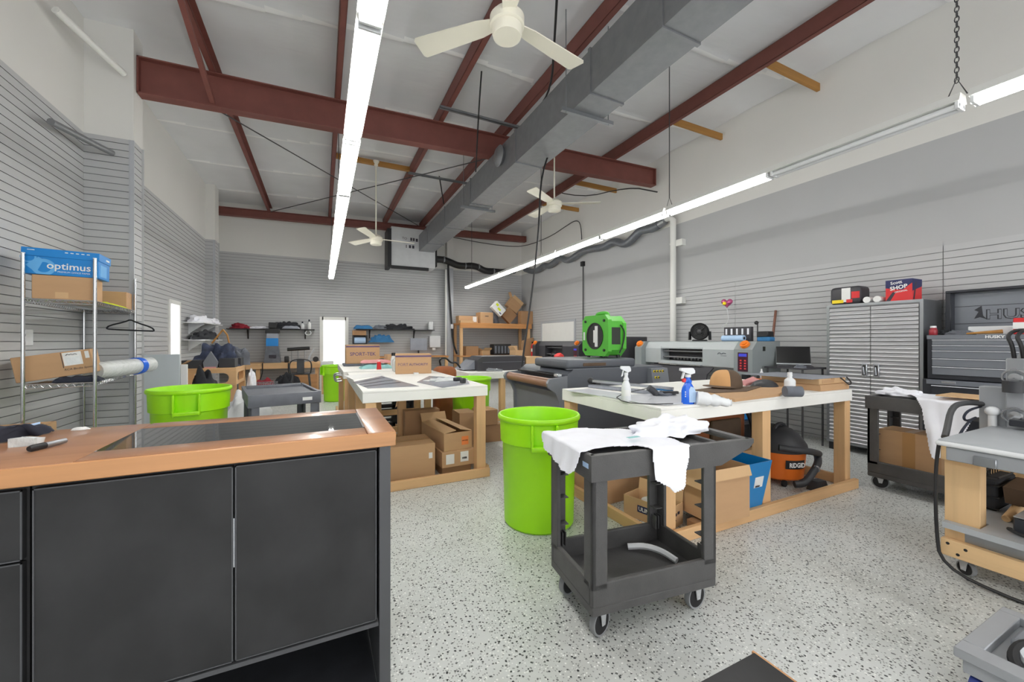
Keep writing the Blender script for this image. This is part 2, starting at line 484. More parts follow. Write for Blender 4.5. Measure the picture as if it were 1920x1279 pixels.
# roof underside: insulation facing that bulges between seams
mb = MB(); NX, NY = 24, 460; vs = []; fs = []; sf = []
for j in range(NY + 1):
    y = YF + (YB - YF) * j / NY
    for i in range(NX + 1):
        x = XL + (XR - XL) * i / NX
        ph = ((y + 0.45 + 0.12 * math.sin(x * 1.1)) % 1.52) / 1.52
        seam = math.exp(-((ph - 0.5) / 0.025) ** 2)
        vs.append((x, y, roof_z(x) - 0.022 * seam - 0.016 * math.sin(ph * PI) + 0.006 * noise.noise(Vector((x * 1.3, y * 1.7, 0)))))
for j in range(NY):
    for i in range(NX):
        a = j * (NX + 1) + i; y = YF + (YB - YF) * (j + .5) / NY; x = XL + (XR - XL) * (i + .5) / NX
        ph = ((y + 0.45 + 0.12 * math.sin(x * 1.1)) % 1.52) / 1.52
        (sf if abs(ph - 0.5) < 0.02 else fs).append((a, a + NX + 1, a + NX + 2, a + 1))
mb.use('roof_facing').add(vs, fs); mb.use('roof_seam').add(vs, sf)
struct(mb.build('ceiling', angle=180))

# left wall with its two projecting bays, and the opening of a door
D2 = (8.52, 9.02, 2.0)
mb = MB()
def white_left(y0, y1, x=XL): flat(mb, 'x', x, y0, y1, ZB, roof_z(x) + 0.03, 'wall_white')
for (y0, y1, z0) in ((YF, D2[0], 0), (D2[0], D2[1], D2[2]), (D2[1], YB, 0)):
    slats(mb, 'x', XL, 1, y0, y1, z0, ZB)
white_left(YF, YB)
for (x1, y0, y1) in ((-1.91, 5.864, 6.12), (-2.145, 10.83, 11.17)):
    slats(mb, 'y', y0, -1, XL, x1 - 0.035, 0, ZB); slats(mb, 'x', x1, 1, y0 + 0.012, y1, 0, ZB); slats(mb, 'y', y1, 1, XL, x1, 0, ZB)
    mb.use('column_grey').box(x1 - 0.04, x1 + 0.004, y0 - 0.004, y0 + 0.014, 0, ZB)
    flat(mb, 'y', y0, XL, x1, ZB, roof_z(x1) + 0.05, 'wall_white'); flat(mb, 'x', x1, y0, y1, ZB, roof_z(x1) + 0.05, 'wall_white'); flat(mb, 'y', y1, XL, x1, ZB, roof_z(x1) + 0.05, 'wall_white')
struct(mb.build('wall_left', smooth=False))

# back wall with the opening of a glazed door and a flat pier
D1 = (0.013, 0.625, 1.95)
mb = MB()
for (x0, x1, z0) in ((XL, D1[0], 0), (D1[0], D1[1], D1[2]), (D1[1], 1.19, 0), (1.195, 3.5, 0), (3.7, XR, 0)):
    slats(mb, 'y', YB, -1, x0, x1, z0, ZB)
flat(mb, 'y', YB, XL, XR, ZB, roof_z(XR) + 0.05, 'wall_white')
mb.use('column_grey').box(3.5, 3.7, YB - 0.22, YB, 0, ZB)
mb.use('wall_white').box(3.5, 3.7, YB - 0.22, YB, ZB, 4.95)
struct(mb.build('wall_back', smooth=False))

# right wall: panelling to eight feet, painted board above, white above that
W2 = (8.92, 10.7, 0.75, 1.9)
mb = MB()
for (y0, y1, z0, z1) in ((YF, 1.86, 0, 2.395), (1.865, 4.3, 0, 2.395), (4.305, 6.74, 0, 2.395), (6.745, W2[0], 0, 2.395), (W2[0], W2[1], 0, W2[2]), (W2[0], W2[1], W2[3], 2.395), (W2[1], YB, 0, 2.395)):
    slats(mb, 'x', XR, -1, y0, y1, z0, z1)
flat(mb, 'x', XR, YF, YB, 2.395, ZB, 'wall_grey'); flat(mb, 'x', XR, YF, YB, ZB, roof_z(XR) + 0.05, 'wall_white')
struct(mb.build('wall_right', smooth=False))

# front wall behind the viewer: shopfront openings
mb = MB(); mb.use('wall_white')
mb.box(XL, XR, YF - 0.15, YF, 3.0, 5.1); mb.box(XL, XR, YF - 0.15, YF, 0, 0.3)
for x in (XL, -0.5, 1.5, 3.5, XR - 0.15): mb.box(x, x + 0.15, YF - 0.15, YF, 0.3, 3.0)
struct(mb.build('wall_front', smooth=False))

# glazed door in the back wall
mb = MB(); mb.use('white_paint')
x0, x1, z1 = D1
mb.box(x0 - 0.06, x0 + 0.03, YB - 0.03, YB + 0.1, 0, z1 + 0.06); mb.box(x1 - 0.03, x1 + 0.06, YB - 0.03, YB + 0.1, 0, z1 + 0.06); mb.box(x0, x1, YB - 0.03, YB + 0.1, z1 - 0.03, z1 + 0.06)
mb.box(x0, x1, YB + 0.01, YB + 0.06, 0, 0.12)
d1 = struct(mb.build('door_1', smooth=False))
mb = MB(); mb.use('pane').box(x0 + 0.03, x1 - 0.03, YB + 0.03, YB + 0.036, 0.12, z1 - 0.03); mb.build('pane', None, d1, smooth=False)
# narrow door in the left wall
mb = MB(); mb.use('white_paint'); y0, y1, z1 = D2
mb.box(XL - 0.1, XL + 0.02, y0 - 0.05, y0 + 0.02, 0, z1 + 0.05); mb.box(XL - 0.1, XL + 0.02, y1 - 0.02, y1 + 0.05, 0, z1 + 0.05); mb.box(XL - 0.1, XL + 0.02, y0, y1, z1 - 0.02, z1 + 0.05)
d2 = struct(mb.build('door_2', smooth=False))
mb = MB(); mb.use('pane').box(XL - 0.06, XL - 0.054, y0 + 0.02, y1 - 0.02, 0, z1 - 0.02); mb.build('pane', None, d2, smooth=False)
# boarded window in the right wall
mb = MB(); mb.use('column_grey'); y0, y1, z0, z1 = W2
mb.box(XR - 0.02, XR + 0.04, y0 - 0.05, y0 + 0.02, z0, z1 + 0.04); mb.box(XR - 0.02, XR + 0.04, y1 - 0.02, y1 + 0.05, z0, z1 + 0.04); mb.box(XR - 0.02, XR + 0.04, y0, y1, z1 - 0.02, z1 + 0.04); mb.box(XR - 0.02, XR + 0.04, y0, y1, z0, z0 + 0.05)
w2 = struct(mb.build('window_1', smooth=False))
mb = MB(); mb.use('white_paint').box(XR - 0.004, XR + 0.02, y0 + 0.02, y1 - 0.02, z0 + 0.05, z1 - 0.02); mb.build('blind', None, w2, smooth=False)

# ---------------------------------------------------------------- steel roof frame
def rafter(y, xa, xb, top, bot, label):
    t = thing('steel_rafter', label, 'beam', ((xa + xb) / 2, y, bot(xa)), 'red steel roof frame')
    w = 0.075
    mb = MB().use('red_steel'); mb.prism([(xa, bot(xa)), (xb, bot(xb)), (xb, top(xb)), (xa, top(xa))], 'y', y - 0.006, y + 0.006); mb.build('web', None, t, smooth=False)
    for f, s in ((bot, 1), (top, -1)):
        mb = MB().use('red_steel'); mb.prism([(xa, f(xa)), (xb, f(xb)), (xb, f(xb) + s * 0.014), (xa, f(xa) + s * 0.014)], 'y', y - w, y + w); mb.build('flange', None, t, smooth=False)
    for x in (xa + 0.008, xb - 0.008):
        mb = MB().use('red_steel'); mb.box(x - 0.008, x + 0.008, y - w, y + w, bot(x), top(x)); mb.build('end_plate', None, t, smooth=False)
    return t
rafter(6.0, -1.905, 6.1, lambda x: 4.83 + 0.0275 * (x - 6.1), lambda x: 4.49 + 0.038 * (x - 6.1), 'deep rust red steel rafter crossing over the middle of the shop')
rafter(11.72, -2.3, 6.15, lambda x: 4.83 + 0.0275 * (x - 6.1), lambda x: 4.64 + 0.0275 * (x - 6.1), 'shallow rust red steel rafter close against the back wall')
PUR = [(-1.2, 'rust red purlin nearest the panelled wall with the wire shelving', 0.2), (0.2, 'rust red purlin running above the long fluorescent row', 0.2), (1.65, 'rust red purlin between the fluorescent row and the duct', 0.2), (2.72, 'rust red purlin tight beside the sheet metal duct', 0.2), (5.03, 'wide rust red purlin on the cabinet side of the duct', 0.24)]
for x, lab, hgt in PUR:
    z1 = roof_z(x) - 0.05; z0 = 4.832 + 0.0275 * (x - 6.1)
    mb = MB().use('red_steel')
    mb.box(x - 0.035, x + 0.035, YF, YB, z1 - 0.004, z1); mb.box(x - 0.035, x - 0.031, YF, YB, z0, z1); mb.box(x - 0.035, x + 0.035, YF, YB, z0, z0 + 0.004); mb.box(x + 0.031, x + 0.035, YF, YB, z0, z0 + 0.02)
    p = tag(mb.build('roof_purlin', smooth=False), lab, 'beam', 'red steel roof frame'); p['kind'] = 'thing'
mb = MB().use('red_steel'); mb.beam((-1.2, 4.55, 4.62), (-1.2, 5.93, 4.26), 0.05, 0.05)
tag(mb.build('flange_brace'), 'short rust red angle brace from purlin down to deep rafter', 'brace')
# timber blocking between the wide purlin and the right wall
for y, lab in ((3.08, 'timber block above the hanging chain, nearest of the row at the white wall'), (4.55, 'timber block second along the white wall from the hanging chain'), (6.13, 'timber block at the cabinet side end of the deep rafter'), (7.25, 'timber block just beyond the deep rafter at the white wall'), (8.75, 'timber block farthest down the white wall')):
    mb = MB().use('joist').box(5.07, XR, y - 0.02, y + 0.02, 4.8, 4.9)
    tag(mb.build('timber_block', smooth=False), lab, 'timber block', 'timber blocks by the white wall')
mb = MB().use('joist').box(0.236, 1.614, 8.12, 8.2, 4.80, 4.88); tag(mb.build('timber_block', smooth=False), 'timber block carrying the rod of the farthest ceiling fan', 'timber block')
# bracing rods
for pts, lab in (([(-1.55, 6.1, 4.42), (2.55, 11.6, 4.72)], 'thin bracing rod from the panelled pier to the back end of the duct'), ([(-1.15, 11.6, 4.6), (3.0, 6.1, 4.6)], 'thin bracing rod from back rafter to the duct')):
    mb = MB().use('rod_dark').tube(pts, 0.009, 6); tag(mb.build('brace_rod'), lab, 'rod', 'bracing rods')
for (xa, xb, y, z, lab) in ((1.5, 2.8, 5.45, 4.62, 'galvanized strut bar across two purlins just before the deep rafter'), (1.55, 2.85, 7.95, 4.66, 'galvanized strut bar across two purlins beyond the deep rafter')):
    mb = MB().use('strut'); mb.box(xa, xb, y - 0.02, y + 0.02, z, z + 0.006); mb.box(xa, xb, y - 0.02, y - 0.016, z, z + 0.04); mb.box(xa, xb, y + 0.016, y + 0.02, z, z + 0.04)
    tag(mb.build('strut_bar', smooth=False), lab, 'strut', 'strut bars under the roof')
for x, y0, y1, z, lab in ((-0.6, 6.2, 11.5, 4.66, 'thin conduit'),):
    pass

# ---------------------------------------------------------------- sheet metal duct
DX0, DX1, DZ0, DZ1 = 2.48, 2.9, 3.88, 4.33
t = thing('air_duct', 'large grey sheet metal duct running the length of the shop under the roof', 'duct', (2.69, 5.0, DZ0))
mb = MB().use('galv'); mb.box(DX0, DX1, YF, 11.2, DZ0, DZ1); mb.build('duct_body', None, t, smooth=False)
for y in (1.15, 2.35, 3.3, 5.03, 6.9, 8.6, 10.2):
    mb = MB().use('galv'); w = 0.014
    mb.box(DX0 - w, DX1 + w, y - 0.018, y + 0.018, DZ0 - w, DZ0); mb.box(DX0 - w, DX1 + w, y - 0.018, y + 0.018, DZ1, DZ1 + w)
    mb.box(DX0 - w, DX0, y - 0.018, y + 0.018, DZ0, DZ1); mb.box(DX1, DX1 + w, y - 0.018, y + 0.018, DZ0, DZ1); mb.build('flange', None, t, smooth=False)
mb = MB().use('galv').lathe([(0.0, 0), (0.13, 0.0), (0.16, 0.05), (0.11, 0.09), (0.0, 0.10)], (DX0, 5.5, 4.16), 18, (-1, 0, 0)); mb.build('round_damper', None, t)
for y, lab in ((3.62, 'strut bar slung beneath the duct near the hanging ceiling fan'), (7.07, 'strut bar slung beneath the far half of the duct')):
    t2 = thing('duct_hanger', lab, 'duct hanger', (2.7, y, DZ0 - 0.05), 'duct hangers')
    mb = MB().use('strut').box(2.34, 3.04, y - 0.02, y + 0.02, DZ0 - 0.042, DZ0 - 0.001); mb.build('strut_bar', None, t2, smooth=False)
    for x in (2.4, 2.98):
        mb = MB().use('strut').cyl((x, y, DZ0 - 0.05), (x, y, roof_z(x) - 0.02), 0.006, n=8); mb.build('threaded_rod', None, t2)
# air handler box on the back wall
t = thing('air_handler', 'foil faced air handler box hung high at the back wall with black frame', 'air conditioner', (2.3, 11.6, 3.36))
mb = MB().use('foil_face'); mb.box(1.72, 2.95, 11.2, 12.05, 3.42, 4.5, 0.01); mb.build('housing', None, t, smooth=False)
mb = MB().use('black'); mb.box(1.62, 1.72, 11.16, 11.7, 3.36, 4.42); mb.box(1.72, 2.75, 11.16, 11.25, 3.34, 3.42); mb.build('frame', None, t, smooth=False)
mb = MB().use('black').lathe([(0, 0), (0.1, 0), (0.1, 0.05), (0, 0.05)], (2.62, 11.2, 4.0), 16, (0, -1, 0)); mb.build('round_port', None, t)
lettering('TO', (2.08, 11.198, 4.2), (1, 0, 0), (0, 0, 1), 0.13, 'ink', t)
mb = MB().use('ink')
for k, (xx, zz, ww) in enumerate(((2.24, 4.19, 0.05), (2.31, 4.19, 0.05), (2.39, 4.18, 0.06), (2.48, 4.18, 0.05), (2.12, 3.98, 0.02), (2.2, 3.98, 0.06), (2.29, 3.98, 0.06))): mb.box(xx, xx + ww, 11.197, 11.2, zz - 0.04, zz + 0.045)
mb.build('faded_marks', None, t, smooth=False)
# black insulated hose along the back wall and grey hose along the right wall
t = thing('flexible_hose', 'black insulated hose sagging along the top of the back wall panelling', 'hose', (4.2, 11.74, 3.6))
pts = [at(816, 486, Y=11.74), at(832, 487, Y=11.74), at(845, 492, Y=11.74), at(858, 498, Y=11.74), at(872, 499, Y=11.74), at(884, 498, Y=11.74), at(897, 501, Y=11.74), at(908, 508, Y=11.74), at(925, 509, Y=11.74), at(945, 511, Y=11.74), at(965, 507, Y=11.74)]
mb = MB().use('black').tube(pts, 0.1, 14, smooth=2); mb.build('hose', None, t)
for k in (1, 4, 6, 8):
    p = pts[k]; mb = MB().use('strut').cyl(p - Vector((0.02, 0, 0)), p + Vector((0.02, 0, 0)), 0.108, n=14); mb.build('strap', None, t)
mb = MB().use('black').box(pts[0].x - 0.08, pts[0].x + 0.02, 11.6, 11.86, pts[0].z - 0.25, pts[0].z + 0.25); mb.build('end_plate', None, t, smooth=False)
t = thing('flexible_hose', 'grey insulated hose looping along the white wall to the vertical pipe', 'hose', (6.0, 8.5, 3.5))
pl = [(985, 505), (1000, 510), (1012, 505), (1020, 497), (1030, 500), (1042, 490), (1050, 483), (1066, 490), (1082, 478), (1095, 470), (1115, 466), (1132, 464), (1145, 455), (1155, 452), (1170, 459), (1182, 452), (1200, 432), (1212, 430), (1225, 428), (1236, 421)]
mb = MB().use('foil_duct').tube([at(a, b_, X=6.06) for a, b_ in pl], 0.085, 14, smooth=2); mb.build('hose', None, t)
mb = MB().use('steel').tube([at(1233, 423, X=6.06), at(1247, 414, X=6.06)], 0.075, 14); mb.build('coupling', None, t)
t = thing('vent_pipe', 'white vertical pipe strapped to the slatted wall behind the grey printer', 'pipe', (6.08, 5.55, 0))
yp = at(1262, 500, X=6.09).y
mb = MB().use('pvc').tube([(6.09, yp, 0), (6.09, yp, 3.55), (6.09, yp, 3.66), (6.09, yp + 0.06, 3.72), (6.09, yp + 0.25, 3.74)], 0.056, 16); mb.build('pipe', None, t)
for z in (3.2, 2.1):
    mb = MB().use('pvc'); mb.cyl((6.09, yp, z - 0.02), (6.09, yp, z + 0.02), 0.064, n=16); mb.box(6.1, 6.2, yp - 0.2, yp - 0.05, z - 0.05, z + 0.07); mb.build('bracket', None, t)
t = thing('conduit', 'thin vertical conduit dropping down the slatted wall beside the boarded window', 'conduit', (6.15, 8.5, 1.2))
yq = at(1092, 500, X=6.15).y
mb = MB().use('rod_dark').cyl((6.17, yq, 1.2), (6.17, yq, 3.35), 0.014, n=8); mb.build('pipe', None, t)
mb = MB().use('black').box(6.12, 6.2, yq - 0.05, yq + 0.05, 3.3, 3.42); mb.build('junction_box', None, t, smooth=False)
mb = MB().use('rod_dark').tube([at(1091, 478, X=6.15), at(1090, 420, X=6.15), at(1080, 412, X=6.15), at(1060, 425, X=6.15), at(1030, 445, X=6.15), at(985, 462, X=6.15), at(950, 462, Y=12.0), at(900, 455, Y=12.0), at(850, 445, Y=12.0)], 0.012, 6, smooth=2)
tag(mb.build('draped_cable'), 'thin dark cable arching over the corner of the white walls', 'cable')
t = thing('conduit', 'white upright conduit with black cable on the flat pier of the back wall', 'conduit', (3.55, 11.86, 0))
mb = MB().use('pvc').cyl((3.46, 11.87, 0.9), (3.46, 11.87, 3.55), 0.03, n=10); mb.build('pipe', None, t)
mb = MB().use('black').tube([(3.52, 11.85, 3.9), (3.55, 11.84, 3.0), (3.62, 11.83, 2.0), (3.66, 11.8, 1.3), (3.72, 11.6, 0.95)], 0.028, 8, smooth=1); mb.build('cable', None, t)
mb = MB().use('plastic_white').box(3.6, 3.68, 11.78, 11.87, 1.72, 1.86, 0.01); mb.build('plug', None, t)

# ---------------------------------------------------------------- fluorescent rows: eight foot strips, four tubes each
def strip_proto():
    t = thing('fluorescent_strip', 'strip', 'ceiling light', (0, 0, 0), 'fluorescent strip lights')
    mb = MB().use('white_paint'); mb.prism([(-0.066, 0.024), (-0.045, 0.08), (0.045, 0.08), (0.066, 0.024)], 'y', -1.215, 1.215); mb.build('housing', None, t, smooth=False)
    for y in (-0.62, 0.62):
        for x in (-0.034, 0.034):
            mb = MB().use('tube_light').cyl((x, y - 0.59, -0.003), (x, y + 0.59, -0.003), 0.019, n=10); mb.build('tube', None, t)
    for y in (-1.2, -0.02, 0.02, 1.2):
        mb = MB().use('plastic_white').box(-0.056, 0.056, y - 0.010, y + 0.010, -0.0215, 0.0235, 0.003); mb.build('socket', None, t, smooth=False)
    return t
strip = strip_proto()
first = True
rows = []
for k in range(6): rows.append((0.222, 9.86 - 2.58 * k, 2.95, k, 'L'))
for k in range(6): rows.append((3.95, 10.1 - 2.58 * k, 2.95, k, 'R'))
WORD = ['first', 'second', 'third', 'fourth', 'fifth', 'sixth']
for (x, y, z, k, row) in rows:
    if y < -2.6: continue
    t = strip if first else copy_tree(strip)
    first = False
    t.location = (x, y, z); t.scale = (1, 1.045, 1)
    t['label'] = 'lit fluorescent strip, ' + WORD[k] + ' from the back wall in the ' + ('row over the counter end' if row == 'L' else 'row over the printers')
    if row == 'R' and k == 3:
        t['label'] = 'fluorescent strip with one half unlit, hung by a chain over the cabinets'
        n = 0
        for ch in [c for c in t.children if c.name.startswith('tube')]:
            ys = [v.co.y for v in ch.data.vertices]
            if (min(ys) + max(ys)) / 2 < 0:
                ch.data = ch.data.copy(); ch.data.materials[0] = MATS['plastic_white']
# chains and rods holding the rows
def chain(x, y, z0, z1, label, links=True):
    t = thing('hanging_chain', label, 'chain', (x, y, z0), 'chains and rods holding the lights')
    mb = MB().use('rod_dark')
    if links:
        z = z0 + 0.12; k = 0
        while z < z1:
            pts = []
            for a in range(10):
                q = 2 * PI * a / 10; dx = 0.011 * math.cos(q); dz = 0.022 * math.sin(q)
                pts.append((x + (dx if k % 2 else 0), y + (0 if k % 2 else dx), z + dz))
            mb.tube(pts, 0.0032, 5, closed=True); z += 0.035; k += 1
    else: mb.cyl((x, y, z0 + 0.12), (x, y, z1), 0.006, n=6)
    mb.build('chain', None, t)
    mb = MB().use('rod_dark'); mb.tube([(x, y - 0.05, z0), (x, y, z0 + 0.13), (x, y + 0.05, z0)], 0.004, 5); mb.build('hook', None, t)
chain(3.95, 1.12, 3.022, roof_z(4.0) - 0.04, 'black link chain holding the half lit strip over the cabinets')
chain(3.95, 3.62, 3.022, roof_z(4.0) - 0.04, 'thin rod holding the strips between duct and slatted wall, nearer one', False)
chain(3.95, 6.85, 3.022, roof_z(4.0) - 0.04, 'thin rod holding the strips close to the middle ceiling fan', False)
chain(3.95, 10.9, 3.022, roof_z(4.0) - 0.04, 'thin rod holding the last strip over the timber shelf', False)
chain(0.222, 10.9, 3.022, roof_z(0.2) - 0.2, 'thin rod holding the last strip near the glazed door', False)
chain(0.222, 6.25, 3.022, roof_z(0.2) - 0.2, 'thin rod holding the strips just beyond the deep rafter', False)

# ---------------------------------------------------------------- ceiling fans
def fan(x, y, z, a0, label):
    t = thing('ceiling_fan', label, 'ceiling fan', (x, y, z), 'white ceiling fans')
    mb = MB().use('fan_white').lathe([(0.0, -0.02), (0.1, -0.02), (0.108, 0.0), (0.108, 0.05)], (x, y, z), 32); mb.build('cap', None, t)
    mb = MB().use('fan_white').lathe([(0.112, 0.052), (0.125, 0.06), (0.125, 0.12), (0.09, 0.16), (0.03, 0.18), (0.0, 0.18)], (x, y, z), 32); mb.build('motor', None, t)
    mb = MB().use('fan_white').cyl((x, y, z + 0.17), (x, y, roof_z(x) - 0.12), 0.013, n=10); mb.build('downrod', None, t)
    mb = MB().use('fan_white').lathe([(0.0, 0), (0.03, 0), (0.065, 0.08), (0.065, 0.1), (0, 0.1)], (x, y, roof_z(x) - 0.16), 20); mb.build('canopy', None, t)
    for k in range(3):
        a = R(a0 + 120 * k); M0 = Matrix.Translation((x, y, z + 0.1)) @ Matrix.Rotation(a, 4, 'Z') @ Matrix.Rotation(R(9), 4, 'X')
        mb = MB().use('fan_white'); mb.M = M0
        mb.prism([(0.1, -0.045), (0.22, -0.068), (0.73, -0.088), (0.75, -0.07), (0.75, 0.07), (0.73, 0.088), (0.22, 0.068), (0.1, 0.045)], 'z', -0.004, 0.004)
        bl = mb.build('blade', None, t, smooth=False)
fan(1.21, 2.59, 3.56, 133 - 120, 'cream ceiling fan hanging nearest, in front of the duct')
fan(3.45, 5.55, 3.5, -29, 'cream ceiling fan beyond the duct, over the printers')
fan(0.963, 8.15, 3.25, 3, 'cream ceiling fan farthest off, by the air handler box')

# hanging power cords
for pts, r, lab in (([at(1045, -20, Y=3.0), at(1040, 70, Y=3.4), at(1034, 165, Y=4.0), (2.6, 4.6, 4.42), (2.94, 4.68, 4.42), (2.98, 4.72, 4.2), at(1014, 322, Y=4.72), at(1010, 440, Y=4.7), at(996, 560, Y=4.66), at(978, 688, Y=4.64)], 0.012, 'long black power cord dropping from the roof to the dryer roller'),
                    ([at(906, 92, Y=4.9), at(898, 200, Y=5.0), at(892, 322, Y=5.9)], 0.011, 'black cord hanging straight from the purlin near the duct'),
                    ([at(812, 262, Y=8.0), at(822, 320, Y=8.4), at(832, 382, Y=9.2)], 0.014, 'black cord slanting from purlin toward the far duct'),
                    ([at(1232, 360, X=4.6), at(1180, 350, X=4.9), at(1090, 372, X=5.2), at(1010, 350, X=5.0)], 0.01, 'dark cable slung beneath the roof past the middle fan')):
    mb = MB().use('black').tube(pts, r, 8, smooth=2); tag(mb.build('power_cord'), lab, 'cord', 'black cords from the roof')
mb = MB().use('pvc').tube([at(104, 18, X=-2.2), at(232, 138, Y=5.75)], 0.035, 12); 
tag(mb.build('sprinkler_pipe'), 'white pipe slanting high across the panelled pier corner', 'pipe')
mb = MB().use('galv').tube([at(95, 228, X=-2.2), at(210, 287, Y=5.78)], 0.03, 12)
tag(mb.build('hanging_rail'), 'grey rail fixed across the slatted corner above the wire shelving', 'rail')
# ================================================================ COUNTER IN FRONT
CT, CB = 1.0, 0.945
t = thing('worktop', 'orange brown timber worktop with dark glass inlay on the black counter', 'worktop', (-0.8, 1.8, CB))
mb = MB().use('wood_top')
gx0, gx1, gy0, gy1 = -0.632, 0.152, 1.655, 2.01
def plank(x0, x1, y0, y1): mb.box(x0, x1, y0, y1, CB, CT, 0.006, 2)
plank(-1.8, gx0, 1.545, 2.12); plank(gx1, 0.254, 1.545, 2.12); plank(gx0, gx1, 1.545, gy0); plank(gx0, gx1, gy1, 2.12)
mb.build('timber_top', None, t)
mb = MB().use('wood_edge').box(-1.8, 0.2542, 1.537, 1.545, CB - 0.001, CT - 0.003, 0.003); mb.build('front_edge', None, t)
mb = MB().use('glass_dark').box(gx0, gx1, gy0, gy1, CB + 0.01, CT - 0.0015); mb.build('glass_inlay', None, t, smooth=False)
mb = MB().use('charcoal_trim'); mb.box(gx1 - 0.006, gx1, gy0, gy1, CB, CT + 0.0006); mb.build('inlay_trim', None, t, smooth=False)
def front(name, x0, x1, z0, z1, parent, label=None):
    mb = MB().use('charcoal').box(x0, x1, 1.56, 1.578, z0, z1, 0.0015)
    o = mb.build(name, None, parent)
    mb = MB().use('charcoal_trim'); w = 0.0035
    mb.box(x0, x1, 1.5575, 1.562, z1 - w, z1); mb.box(x0, x0 + w, 1.5575, 1.562, z0, z1); mb.box(x1 - w, x1, 1.5575, 1.562, z0, z1); mb.box(x0, x1, 1.5575, 1.562, z0, z0 + w)
    mb.build('edge_trim', None, o, smooth=False)
    return o
t = thing('base_cabinet', 'charcoal two door cabinet under the worktop end, open beneath', 'cabinet', (-0.25, 1.8, 0))
mb = MB().use('charcoal'); mb.box(-0.73, 0.19, 1.58, 2.08, 0.27, 0.9445); mb.build('carcass', None, t, smooth=False)
mb = MB().use('charcoal_trim'); mb.box(0.195, 0.236, 1.55, 2.1, 0, 0.9445, 0.002); mb.build('end_panel', None, t)
mb = MB().use('charcoal_trim'); mb.box(-0.73, 0.193, 1.556, 1.6, 0.268, 0.283); mb.build('bottom_rail', None, t, smooth=False)
front('door', -0.255, 0.186, 0.29, 0.93, t); front('door', -0.72, -0.261, 0.29, 0.93, t)
mb = MB().use('bright_trim').box(-0.2595, -0.2565, 1.557, 1.575, 0.6, 0.76); mb.build('light_sliver', None, t, smooth=False)  # bright strip stands in for light passing between the doors
mb = MB().use('black').box(-0.73, 0.19, 2.06, 2.08, 0, 0.27); mb.build('shade_panel', None, t, smooth=False)  # black panel added to keep light out of the space under the doors
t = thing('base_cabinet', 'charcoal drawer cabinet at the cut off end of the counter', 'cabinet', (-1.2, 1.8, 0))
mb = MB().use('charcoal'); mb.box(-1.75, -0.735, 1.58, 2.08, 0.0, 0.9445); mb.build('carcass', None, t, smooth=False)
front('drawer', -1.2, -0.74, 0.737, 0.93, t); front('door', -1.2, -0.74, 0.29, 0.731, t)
mb = MB().use('cloth_black').box(-0.72, 0.1935, 1.57, 2.05, 0.0, 0.006); tag(mb.build('shade_sheet'), 'black sheet standing in for the shade beneath the counter doors', 'shade sheet')  # black sheet stands in for deep shadow on the bare floor

# things lying on the counter
p = at(74, 838, z=CT + 0.01)
t = thing('marker_pen', 'silver and black permanent marker lying on the worktop', 'marker', (p.x, p.y, CT))
a = at(54, 842, z=CT + 0.011); b_ = at(122, 826, z=CT + 0.011); d = (b_ - a)
mb = MB().use('black').tube([a, a + d * 0.06, a + d * 0.42], lambda q: 0.0075 + 0.0025 * min(1, q * 3), 14); mb.build('cap', None, t)
mb = MB().use('steel').cyl(a + d * 0.42, b_, 0.0085, n=14); mb.build('barrel', None, t)
p = at(40, 838, z=CT)
t = thing('tape_dispenser', 'clear tape roll in a plastic dispenser beside the marker', 'tape', (p.x, p.y, CT))
mb = MB().use('plastic_clear').lathe([(0.014, -0.01), (0.026, -0.01), (0.026, 0.01), (0.014, 0.01), (0.014, -0.01)], p + Vector((0.012, 0.03, 0.014)), 24, (0.15, 0.2, 1)); mb.build('tape_roll', None, t)
mb = MB().use('wrap').prism([(p.x - 0.03, CT), (p.x + 0.03, CT), (p.x + 0.03, CT + 0.024), (p.x + 0.0, CT + 0.03), (p.x - 0.03, CT + 0.028)], 'y', p.y + 0.0, p.y + 0.012); mb.build('holder', None, t, smooth=False)
def heap(name, label, cat, c, r, m, seed=1, wob=0.5, group=None, nu=28, nv=16, cut=None, parent=None):
    """a soft crumpled pile resting on z = c.z"""
    mb = MB().use(m); c = Vector(c); vs = []
    for j in range(nv + 1):
        q = j / nv
        for i in range(nu):
            tt = 2 * PI * i / nu
            k = 1 + 0.28 * noise.noise(Vector((math.cos(tt) * 1.6 + seed * 5, math.sin(tt) * 1.6, seed)))
            rad = (1 - q) ** 0.55 if q < 1 else 0
            h = math.sin(q * PI / 2) ** 0.8
            x = math.cos(tt) * rad * r[0] * k; y = math.sin(tt) * rad * r[1] * k
            fold = wob * 0.35 * noise.noise(Vector((x / r[0] * 3 + seed, y / r[1] * 3, h * 2.0 + seed * 2)))
            vs.append(c + Vector((x * (1 + fold), y * (1 + fold), max(0.0, h * (1 + fold * 1.4)) * r[2])))
    fs = []
    for j in range(nv):
        for i in range(nu): fs.append((j * nu + i, j * nu + (i + 1) % nu, (j + 1) * nu + (i + 1) % nu, (j + 1) * nu + i))
    fs.append(list(range(nu))[::-1])
    mb.add(vs, fs)
    o = mb.build(name, None, parent, angle=75)
    if parent is None: tag(o, label, cat, group)
    return o
p = at(5, 815, z=CT)
t = thing('fabric_pouch', 'navy fabric garment with a pale blue tag on the worktop', 'garment', (p.x, p.y, CT))
mb = MB().use('navy')
ax = [at(-40, 815, z=CT + 0.03), at(20, 812, z=CT + 0.03), at(60, 804, z=CT + 0.03), at(90, 795, z=CT + 0.032)]
